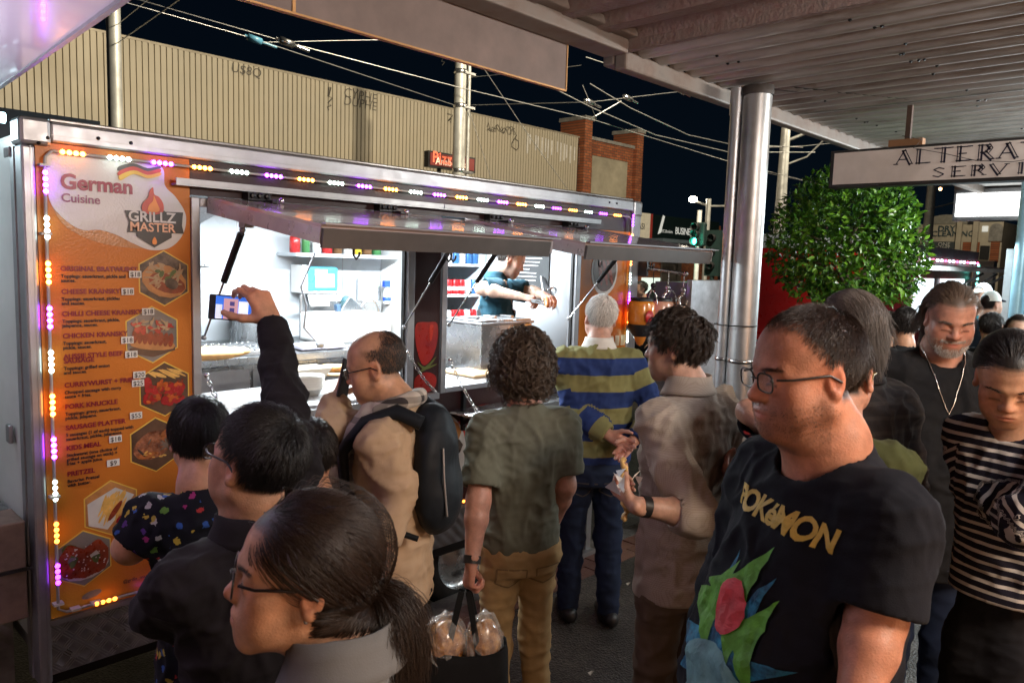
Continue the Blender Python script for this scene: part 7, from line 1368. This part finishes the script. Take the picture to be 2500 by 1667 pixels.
for sy in (-1, 1):
    for sx in (-1, 1): b.bar(Vector(c0 + ax * sx * .075 + ay * sy * .082 + np.array([0, 0, bt - .08])), Vector(hp_ + ay * sy * .012 + ax * sx * .012), .022, .004, up=tuple(ay))
b.build('handle', BAGC, TB)
LOAF = mat('glazed_crust', (.34, .12, .035), .25, 0, .4, 24, coat=.8, bump=.3, bs=40, col2=(.52, .26, .08)); PLAST = mat('clear_wrap', (.85, .85, .85), .1, 0, 0, alpha=.22, spec=.9, bump=1., bs=30)
for dx_, lab, r_ in ((-.07, 'round glazed loaf in clear wrap, left in the tote bag', (.085, .07, .10)), (.075, 'long orange loaf in clear wrap, right in the tote bag', (.07, .06, .11))):
    c_ = c0 + ax * dx_ + np.array([0, 0, bt + .0]); b = MB(); b.ball(Vector(c_), r_, 18, Matrix.Rotation(dx_, 3, 'Y')); o = b.build('bread_loaf', LOAF, None, 0, tuple(c_)); tag(o, lab, 'bread loaf'); b = MB(); rw = random.Random(3); b.ball(Vector(c_) + Vector((0, 0, .012)), tuple(q * 1.13 for q in r_), 22); b.v = [tuple(Vector(v) + Vector((rw.uniform(-1, 1), rw.uniform(-1, 1), rw.uniform(-1, 1))) * .011) for v in b.v]; b.sm = [False] * len(b.sm); b.build('clear_wrapper', PLAST, o)
back_pockets(PP5, mat('khaki_stitch', (.24, .15, .07), .9))
# 6 old man in the rugby shirt
RUG = cloth('rugby_stripes', (.2, .2, .1), .1, 380, fn=stripes([(0, (.022, .042, .145)), (.5, (.215, .205, .085))], .172))
p = person('white haired man in a blue and olive striped rugby shirt', 1466, 776, 4.02, 54, 48, sk=(.52, .29, .22), w=1.14, top=[RUG, 'rugby_shirt'], bottom=JEAN, sleeve='long', hem=.875, roll=-5, hair_col=(.55, .52, .48), hx=dict(cap=.5, stance=(.10, .06, .11, -.02)), seed=16, sleeve_r=1.22, belly=.03, loose=1.06, face=dict(face=False), fold=.006, vox=.0095,
    arms=[(pt(1408, 1005, 3.95), pt(1487, 1062, 3.86)), (pt(1600, 1005, 4.0), pt(1545, 1078, 3.86))], hands=(dict(f=pt(1540, 1092, 3.82) - pt(1487, 1062, 3.86), n=np.array([-.6, -.7, .1]), curl=(25, 30, 15)), dict(f=pt(1500, 1122, 3.80) - pt(1545, 1078, 3.86), n=np.array([-.6, -.7, .2]), curl=(20, 25, 15))))
hair(p, dict(kind='crown', n=4200, len=.034, col=(.80, .78, .75), rad=.0009, stand=.4, jit=.3, grav=.2, seed=7)); collar(p, cloth('white_collar', (.66, .64, .6)), .070, .046, .5); back_pockets(p, mat('denim_stitch', (.07, .065, .06), .9), drop=.12)
# 7 man in the linen shirt
LIN = cloth('fine_check_linen', (.32, .27, .22), .08, 420, fn=checks((.43, .36, .295), (.33, .27, .22), 150))
p = person('dark haired man in a beige checked shirt holding a food stick', 1652, 846, 2.62, 84, 104, sk=(.50, .29, .21), w=1.02, top=[LIN, 'checked_shirt'], bottom=CHINO, sleeve='rolled', cuff_t=.30, hem=.78, hair_col=DKB, hx=dict(cap=1), seed=17, sleeve_r=1.28, loose=1.12, fold=.007, pitch=4, beard=((.05, .03, .02), .30), face=dict(lid=.4),
    arms=[(pt(1698, 1255, 2.36), pt(1548, 1232, 2.30)), None], hands=(dict(f=pt(1512, 1205, 2.36) - pt(1548, 1232, 2.30), n=np.array([.45, .75, .45]), curls=((60, 75, 40), (65, 78, 40), (68, 78, 40), (70, 78, 40)), thumb=(30, 50), thick=1.0), None))
hair(p, dict(kind='crown', n=8000, len=.066, col=(.030, .019, .013), rad=.0007, stand=.5, jit=.45, grav=.15, wob=.12, curl=(.007, 7), steps=10, seed=8, clump=(10, .0028))); collar(p, LIN, .072, .050, .9)
w_ = p['A'][0][2]; e_ = p['A'][0][1]; dr = unit(w_ - e_); b = MB(); b.tube([Vector(w_ - dr * .050), Vector(w_ - dr * .024)], .0335, 16); b.build('watch', BLACK, p['root'])
st = pt(1520, 1190, 2.31); SK_ = thing('food_stick', 'twisted potato stick in a white napkin in his hand', 'food stick', tuple(st)); t0_ = pt(1523, 1118, 2.33); t1_ = pt(1528, 1270, 2.31); b = MB(); n_ = 26; b.tube([Vector(t0_ + (t1_ - t0_) * i / n_ + .006 * np.array([math.cos(i * 1.1), math.sin(i * 1.1), 0])) for i in range(n_ + 1)], [.008 + .003 * math.sin(i * 2.1) for i in range(n_ + 1)], 7); b.build('potato_twist', mat('fried_potato', (.58, .36, .12), .5, 0, .3, 40), SK_)
b = MB(); rw = random.Random(8)
for k in range(8): c_ = st + np.array([rw.uniform(-.03, .035), rw.uniform(-.025, .025), rw.uniform(-.005, .06)]); b.poly([Vector(c_ + np.array([rw.uniform(-.04, .04), rw.uniform(-.04, .04), rw.uniform(-.03, .035)])) for _ in range(3)])
b.build('napkin', PAPER, SK_)
# 8 big man passing in front
NAVY = cloth('navy_black_cotton', (.010, .011, .016), .15, 460)
p = person('large man in glasses and a dark printed tee walking past in front', 1968, 912, 1.40, 152, 144, sk=(.50, .225, .14), w=1.0, belly=.125, fat=.75, top=[NAVY, 'shirt'], bottom=DARKT, hem=.66, hair_col=DKB, hx=dict(cap=.92, rec=.75), seed=18, sleeve_r=1.16, loose=1.1, fold=.0035, pitch=6, hs=.98, cuff_t=.95, face=dict(lid=.5, fw=1.03, jaw=1.08, nose=1.12), beard=((.10, .06, .045), .28), vox=.0062,
    arms=[(pt(2140, 1500, 1.26), pt(2075, 1790, 1.16)), (pt(1750, 1560, 1.72), pt(1738, 1720, 1.66))], hands=(None, None))
hair(p, dict(kind='crown', n=9000, len=.016, col=(.030, .017, .011), rad=.00045, stand=.6, jit=.2, grav=.1, rec=.75, steps=3, seed=9)); glasses(p); eyes(p, look=(-.1, 1, -.25)); brows(p, (.05, .03, .02), 150, .0050, .0004); stubble(p, (.09, .05, .035), 3000, .0028, 105, rad=.00026); PP8 = p
nb, B = p['nb'], p['B']; oC = nb + B @ np.array([0, .0, -.26]); Uc = B @ np.array([-1., 0, 0]); Vc = np.array([0, 0, 1.])
decal(p, 'word_print', mat('yellow_print', (.62, .42, .06), .6, 0, .15, 40), lambda b: text(b, 'POKéMON', (-.115, .135, 0), (1, -.04, 0), (.12, 1, 0), .057, .034, spacing=.90), oC, Uc, Vc, 3, .003)
def burst(b, n, r0, r1, cx, cy, seed=1):
    r_ = random.Random(seed); q = [((r1 if k % 2 else r0) * r_.uniform(.75, 1.15), 2 * math.pi * k / (2 * n)) for k in range(2 * n)]
    for k in range(2 * n): a, c = q[k], q[(k + 1) % (2 * n)]; b.poly([(cx, cy, 0), (cx + a[0] * math.cos(a[1]), cy + 1.45 * a[0] * math.sin(a[1]), 0), (cx + c[0] * math.cos(c[1]), cy + 1.45 * c[0] * math.sin(c[1]), 0)])
decal(p, 'splash_print', mat('blue_print', (.015, .10, .20), .7, 0, .4, 30, col2=(.02, .22, .36)), lambda b: burst(b, 15, .075, .135, 0, -.12, 2), oC, Uc, Vc, 4, .003)
decal(p, 'leaf_print', mat('green_print', (.10, .33, .03), .7, 0, .3, 30), lambda b: [burst(b, 3, .03, .085, x, y, s_) for x, y, s_ in ((-.06, -.05, 3), (.06, -.06, 4), (0, -.01, 5))], oC, Uc, Vc, 4, .0050)
decal(p, 'bud_print', mat('red_print', (.55, .05, .06), .7, 0, .2, 30), lambda b: b.poly([(x * .040, -.025 + y * .05, 0) for x, y in [(math.cos(t), math.sin(t)) for t in [2 * math.pi * k / 14 for k in range(14)]]]), oC, Uc, Vc, 4, .0085)
decal(p, 'pebble_print', mat('aqua_print', (.17, .38, .40), .7, 0, .3, 20), lambda b: b.poly([(.0 + x * .082, -.17 + y * .075, 0) for x, y in [(math.cos(t) * (1 + .15 * math.sin(3 * t)), math.sin(t)) for t in [2 * math.pi * k / 22 for k in range(22)]]]), oC, Uc, Vc, 4, .0070)
decal(p, 'banner_print', mat('blue_banner_print', (.02, .09, .22), .7, 0, .3, 20), lambda b: b.poly([(-.10, -.31, 0), (.10, -.31, 0), (.095, -.25, 0), (-.095, -.25, 0)]), oC, Uc, Vc, 3, .005)
# 9 woman passing in front
GJ = cloth('grey_jacket_cloth', (.16, .165, .17), .08, 460)
p = person('woman with a brown ponytail and glasses passing close in a grey jacket', 740, 1404, 1.15, 140, 150, sk=(.50, .27, .165), w=.86, hs=.965, top=[GJ, 'jacket'], bottom=DARKT, sleeve='long', hem=.62, hair_col=DKB, hx=dict(cap=1, rec=.10, nape=1), seed=19, sleeve_r=1.25, neckw=1.22, loose=1.08, fold=.005, pitch=-7, nbo=(-.03, .035), legs=False, face=dict(lid=.45, fw=.98, jaw=.9, nose=.88), vox=.006)
hc_ = dict(n=15000, len=.2, col=(.020, .0105, .0065), rad=.00042, stand=.10, jit=.10, rec=.10, steps=12, lift=.012, tail=(0, -.108, -.034), kind='tail', seed=10); hair(p, hc_); hair(p, {**hc_, 'n': 500, 'jit': .5, 'stand': .3, 'lift': .03, 'seed': 44}); glasses(p, mat('thin_frame', (.015, .012, .012), .3, .3)); eyes(p, look=(0, 1, .05)); brows(p, (.02, .012, .008), 150, .0035, .0004)
c_, R_, s_ = p['c'], p['R'], p['s']; rn = np.random.RandomState(9); az_ = rn.choice([-1, 1], 3000) * rn.uniform(98, 180, 3000); P_, N_ = surf(p, az_, rn.uniform(-.068, -.02, 3000)); tw_ = c_ + R_ @ np.array([0, -.108, -.034]) * s_; st_ = np.linalg.norm(tw_ - P_, axis=1)[:, None] / 8; strands('nape_hair', p['root'], p['org'], P_ + N_ * .002, N_, 8, st_, lambda q, d, t, r_: d * .3 + N_ * (.45 * (1 - t)) + (tw_ - q) / (np.linalg.norm(tw_ - q, axis=1)[:, None] + .01), .00045, hairmat((.020, .0105, .0065)), None, 7)
rr = np.random.RandomState(4); n_ = 3600; u = rr.normal(size=(n_, 3)); u /= np.linalg.norm(u, axis=1)[:, None]; roots = c_ + ((np.array([0, -.104, -.034]) + u * np.array([.017, .012, .017])) @ R_.T) * s_; d0 = (u * .7 + np.array([0, -.75, -.35])) @ R_.T
def pony(pp_, d, t, r_): return d * .80 + np.array([0, 0, -.34]) * (.3 + t) + r_.normal(size=d.shape) * .05
strands('ponytail', p['root'], p['org'], roots, d0 / np.linalg.norm(d0, axis=1)[:, None], 12, .0145, pony, .0005, hairmat((.020, .0105, .0065)), (.010, 6), 3)
b = MB(); q = Vector(c_ + R_ @ np.array([0, -.110, -.034]) * s_); b.lathe(q, [(.018, -.006), (.024, -.004), (.024, .004), (.018, .006)], 14, Matrix([[R_[i, 0], R_[i, 2], -R_[i, 1]] for i in range(3)])); b.build('hair_tie', mat('grey_hair_tie', (.2, .2, .2), .6), p['root'])
collar(p, GJ, .082, .052, 1.3, dz=-.01); b = MB(); q = Vector(c_ + R_ @ np.array([-.078, -.008, -.038]) * s_); b.ball(q, .004, 8); b.build('earring', STEEL, p['root'])
# 10 and 11, behind the big man
p = person('grey haired man in a dark plaid shirt behind the large man', 2068, 806, 2.42, 62, 70, sk=(.46, .25, .17), w=1.08, top=[cloth('dark_plaid', (.02, .02, .02), .1, 380, fn=checks((.024, .020, .020), (.045, .038, .033), 22)), 'plaid_shirt'], bottom=DARKT, sleeve='long', hem=.7, hair_col=(.10, .085, .075), hx=dict(cap=1), seed=20, face=dict(face=False)); hair(p, dict(kind='back', n=5200, len=.13, col=(.11, .092, .080), rad=.0008, stand=.15, jit=.12, grav=.5, steps=10, lift=.006, seed=11)); collar(p, MATS['dark_plaid'], .07, .04, .6)
p = person('man in an olive tee and gold glasses mostly hidden by the large man', 2056, 915, 2.1, 20, 8, sk=(.48, .24, .16), w=.92, arms=[(lambda q: q + np.array([.08, .1, -.28]), lambda q: q + np.array([.2, .22, -.2]))] * 2, top=[cloth('olive_cotton', (.055, .06, .022)), 'shirt'], bottom=DARKT, hem=.7, hair_col=DKB, hx=dict(cap=1), seed=21); hair(p, dict(kind='crown', n=3000, len=.02, col=(.03, .02, .014), rad=.0007, stand=.5, steps=4, seed=12)); glasses(p, mat('gold_frame', (.5, .36, .15), .3, .8))
p = person('woman in a dark floral top with her forearm bare, left of the large man', 1952, 935, 2.3, 150, 120, sk=(.50, .28, .20), w=.78, hs=.95, top=[MATS['flower_print_cotton'], 'blouse'], bottom=DARKT, hem=.7, hair_col=DKB, hx=dict(cap=1), seed=22, cuff_t=.8, sleeve_r=.95, hands=(None, dict(thick=.72)), arms=[None, (pt(1828, 1004, 2.2), pt(1880, 1040, 2.1))]); hair(p, dict(kind='back', n=2600, len=.16, col=(.03, .02, .014), rad=.0008, stand=.15, grav=.5, steps=9, lift=.006, seed=13))
# 12 long haired man
BT = cloth('washed_black_cotton', (.014, .015, .017), .25, 420)
p = person('long haired man with a grey goatee and star necklace, looking down', 2320, 778, 2.86, 212, 208, sk=(.47, .235, .165), w=1.22, belly=.07, fat=.4, top=[BT, 'shirt'], bottom=JEAN, sleeve='short', hem=.70, hair_col=(.12, .085, .06), hx=dict(cap=1, rec=.1), seed=23, sleeve_r=1.35, pitch=20, face=dict(lid=1., fw=1.03, jaw=1.05, nose=1.1), beard=((.16, .11, .09), .25), fold=.006, cuff_t=.9)
hair(p, dict(kind='back', n=6500, len=.24, col=(.135, .095, .068), rad=.0007, stand=.10, jit=.12, grav=.75, wob=.05, steps=14, lift=.006, rec=.1, curl=(.006, 4), seed=14, clump=(9, .003))); c_, R_, s_ = p['c'], p['R'], p['s']
brows(p, (.09, .065, .05), 200, .006, .0007); stubble(p, (.30, .26, .22), 900, .004, 80, rad=.0005); stubble(p, (.50, .46, .42), 900, .011, 40, (-.125, -.072), .0005, 5, lambda a, z: (np.abs(a) < 34) & ((z < -.083) | (np.abs(a) > 18)), 'goatee'); stubble(p, (.40, .36, .32), 260, .007, 24, (-.056, -.047), .0005, 6, lambda a, z: np.abs(a) < 24, 'moustache')
nb, B = p['nb'], p['B']; L = lambda x, y, z: nb + B @ np.array([x, y, z]); og_ = np.array(ORG[p['root'].name]); bv = BVHTree.FromPolygons([Vector(np.array(v.co) + og_) for v in p['top'].data.vertices], [tuple(q.vertices) for q in p['top'].data.polygons])
def onto(q):
    h = bv.ray_cast(Vector(q) + Vector(B[:, 1]) * .4, -Vector(B[:, 1])); return (h[0] + h[1] * .005) if h[0] is not None else Vector(q)
b = MB()
for sx in (-1, 1): b.tube([onto(L(sx * .075 * (1 - t) ** .8, 0, .015 - .235 * t)) if t > .1 else Vector(L(sx * .078, .02, .03 - .1 * t)) for t in [k / 10 for k in range(11)]], .0017, 5)
nk = b.build('necklace', mat('silver', (.75, .72, .66), .25, .9), p['root']); cst = onto(L(0, 0, -.245)); b = MB()
for k0 in (0, 1): tri = [cst + Vector(B @ np.array([.018 * math.cos(t), .004, .018 * math.sin(t)])) for t in [math.pi / 2 + k0 * math.pi + q * 2 * math.pi / 3 for q in range(4)]]; b.tube(tri, .0022, 5)
b.build('star_pendant', MATS['silver'], nk)
# 13 woman in the striped top
STR = cloth('navy_white_stripes', (.3, .3, .3), .08, 400, fn=stripes([(0, (.50, .46, .42)), (.36, (.014, .013, .022))], .0265))
p = person('dark haired woman in a navy and white striped top looking down', 2462, 926, 2.05, 168, 194, sk=(.50, .275, .17), w=.80, hs=.97, top=[STR, 'striped_top'], bottom=DARKT, sleeve='long', hem=1.0, pitch=26, hair_col=BLK, hx=dict(cap=1, rec=.05), seed=24, sleeve_r=1.12, brow=.5, face=dict(lid=1., fw=.94, jaw=.80, nose=.92), lean=(.028, -.030), arms=[(pt(2500, 1270, 1.86), pt(2610, 1190, 1.78)), (pt(2412, 1190, 2.2), pt(2535, 1285, 1.98))])
hair(p, dict(kind='tail', n=6500, len=.2, col=(.013, .010, .010), rad=.0006, stand=.12, jit=.12, steps=10, lift=.012, tail=(0, -.125, -.02), seed=15, rec=.05)); brows(p, (.015, .01, .008), 110, .003, .0005)
# 15 cook
NAVP = cloth('teal_navy_polo', (.012, .045, .065), .12, 380)
p = person('cook in a navy polo and black apron lifting a sausage with tongs', 1246, 634, 5.32, -42, -44, sk=(.52, .33, .25), w=1.02, top=[NAVP, 'polo_shirt'], bottom=DARKT, sleeve='short', hem=.74, pitch=24, zoff=.22, hair_col=(.03, .022, .018), hx=dict(cap=1, rec=.4), seed=25, sleeve_r=1.25, beard=((.06, .045, .04), .45), face=dict(lid=.7), shoes=False, cuff_t=.85, vox=.010,
    arms=[(pt(1300, 714, 5.42), pt(1330, 722, 5.30)), (pt(1176, 704, 5.12), pt(1272, 724, 5.02))], hands=(dict(curl=(40, 45, 30), n=np.array([0, 0, -1.])), dict(curl=(55, 60, 35), n=np.array([.2, .4, -.8]))))
hair(p, dict(kind='crown', n=2200, len=.03, col=(.03, .022, .018), rad=.001, stand=.4, steps=4, seed=16)); collar(p, NAVP, .07, .038, 1.2)
nb, B = p['nb'], p['B']; L = lambda x, y, z: nb + B @ np.array([x, y, z])
def apn(v): v.loft(np.array([nb[0], nb[1], 0]), B, [.75, 1.0, nb[2] - .42, nb[2] - .30, nb[2] - .22], [.195, .19, .178, .12, .085], [.150, .145, .128, .136, .14], [.008, .008, .008, .008, .008], .02)
garment('apron', p, apn, cloth('black_apron', (.012, .012, .013)), .011, lo=np.array([nb[0] - .3, nb[1] - .3, .75]), hi=np.array([nb[0] + .3, nb[1] + .3, nb[2] - .2]), parent=p['root'], fold=.004)
b = MB()
for sx in (-1, 1): b.bar(Vector(L(sx * .085, .135, -.24)), Vector(L(sx * .10, .055, -.01)), .022, .005, up=tuple(B[:, 1])); b.bar(Vector(L(sx * .10, .055, -.01)), Vector(L(sx * .09, -.12, -.09)), .022, .005)
b.build('apron_strap', mat('tan_strap', (.40, .26, .17), .6), p['root'])
t0_ = pt(1290, 730, 4.98); t1_ = pt(1342, 742, 4.92); b = MB(); b.tube([Vector(t0_), Vector(t1_ + np.array([0, 0, .008]))], .007, 6); b.tube([Vector(t0_ + np.array([0, 0, -.01])), Vector(t1_ - np.array([0, 0, .012]))], .007, 6); tag(b.build('tongs', STEEL, None, 0, tuple(t0_)), 'steel tongs in the right hand of the cook', 'tongs')
b = MB(); c_ = pt(1336, 738, 4.93); b.ball(Vector(c_), (.085, .02, .02), 12, Matrix.Rotation(.75, 3, 'Z') @ Matrix.Rotation(-.35, 3, 'Y')); tag(b.build('sausage', mat('grilled_sausage', (.50, .17, .05), .35, 0, .3, 30), None, 0, tuple(c_)), 'grilled sausage gripped by the tongs', 'sausage')
# background figures
CAPW = cloth('white_cap_cloth', (.55, .58, .55)); CAPN = cloth('navy_cap_brim', (.015, .02, .05))
def cap(pp, m, m2):
    c, R, s = pp['c'], pp['R'], pp['s']; b = MB(); prof = [(.089 * math.cos(t), .040 + .100 * math.sin(t)) for t in [k * math.pi / 12 for k in range(7)]]; b.lathe(Vector(c + R @ np.array([0, -.012, 0])), prof, 18, Matrix(R.tolist())); o = b.build('cap', m, pp['root']); b = MB(); b.poly([Vector(c + R @ np.array([.072 * math.cos(t), .055 + .10 * math.sin(t), .048 - .02 * math.sin(t)])) for t in [math.pi * k / 10 for k in range(11)]], tuple(R[:, 2] * .006)); b.build('brim', m2, o)
BGc = dict(n=900, rad=.0016, steps=4)
p = person('bearded man in a white cap facing left by the far food trailer', 2397, 722, 8.2, 150, 150, sk=(.48, .3, .22), top=[cloth('teal_hoodie', (.02, .14, .17)), 'hoodie'], bottom=DARKT, sleeve='long', hem=.75, hair_col=DKB, seed=30, vox=.02, hx=dict(cap=1), beard=((.06, .04, .03), .6)); cap(p, CAPW, CAPW)
p = person('man in a cream cap with a navy brim facing right', 2420, 744, 7.4, -20, -30, sk=(.48, .3, .22), top=[cloth('navy_hoodie', (.012, .022, .035)), 'hoodie'], bottom=DARKT, sleeve='long', hem=.75, hair_col=BLK, seed=31, vox=.02, hx=dict(cap=1)); cap(p, CAPW, CAPN)
p = person('boy with short black hair in front of the capped men', 2421, 800, 6.0, 20, 0, sk=(.46, .27, .18), w=.85, top=[cloth('black_tee', (.012, .013, .015)), 'shirt'], bottom=DARKT, hem=.7, hair_col=BLK, hx=dict(cap=1), seed=32, vox=.018, face=dict(face=False)); hair(p, dict(kind='crown', len=.03, col=(.012, .01, .01), stand=.4, seed=20, **BGc))
p = person('girl with a dark fringe at the right edge of the crowd', 2488, 806, 5.6, 200, 200, sk=(.5, .32, .24), w=.8, hs=.93, top=[cloth('dark_red_top', (.10, .02, .02)), 'shirt'], bottom=DARKT, hem=.7, hair_col=DKB, hx=dict(cap=1), seed=33, vox=.018); hair(p, dict(kind='back', len=.16, col=(.03, .018, .014), stand=.15, grav=.6, seed=21, **BGc)); 
p = person('person in an orange hooded jacket behind the tree trunk', 2166, 800, 5.6, 40, 40, w=1.0, top=[cloth('orange_jacket', (.45, .12, .03)), 'jacket'], bottom=DARKT, sleeve='long', hem=.72, hair_col=DKB, hx=dict(cap=1), seed=34, vox=.018, face=dict(face=False)); hair(p, dict(kind='down', len=.05, col=(.03, .02, .016), stand=.3, seed=22, **BGc))
p = person('person in a black jacket right of the tree trunk', 2208, 792, 5.2, 30, 30, w=1.05, top=[cloth('black_jacket', (.014, .015, .017)), 'jacket'], bottom=DARKT, sleeve='long', hem=.72, hair_col=BLK, hx=dict(cap=1), seed=35, vox=.018, face=dict(face=False)); hair(p, dict(kind='down', len=.05, col=(.015, .012, .012), stand=.3, seed=23, **BGc))
p = person('far man in glasses and a dark shirt by the lit window', 1564, 706, 11.5, 170, 150, sk=(.5, .32, .24), top=[MATS['black_tee'], 'shirt'], bottom=DARKT, hem=.72, hair_col=BLK, hx=dict(cap=1), seed=36, vox=.025, zoff=-.12); glasses(p, lens=False); hair(p, dict(kind='crown', n=500, len=.03, col=(.012, .01, .01), rad=.003, steps=3, stand=.4, seed=24))
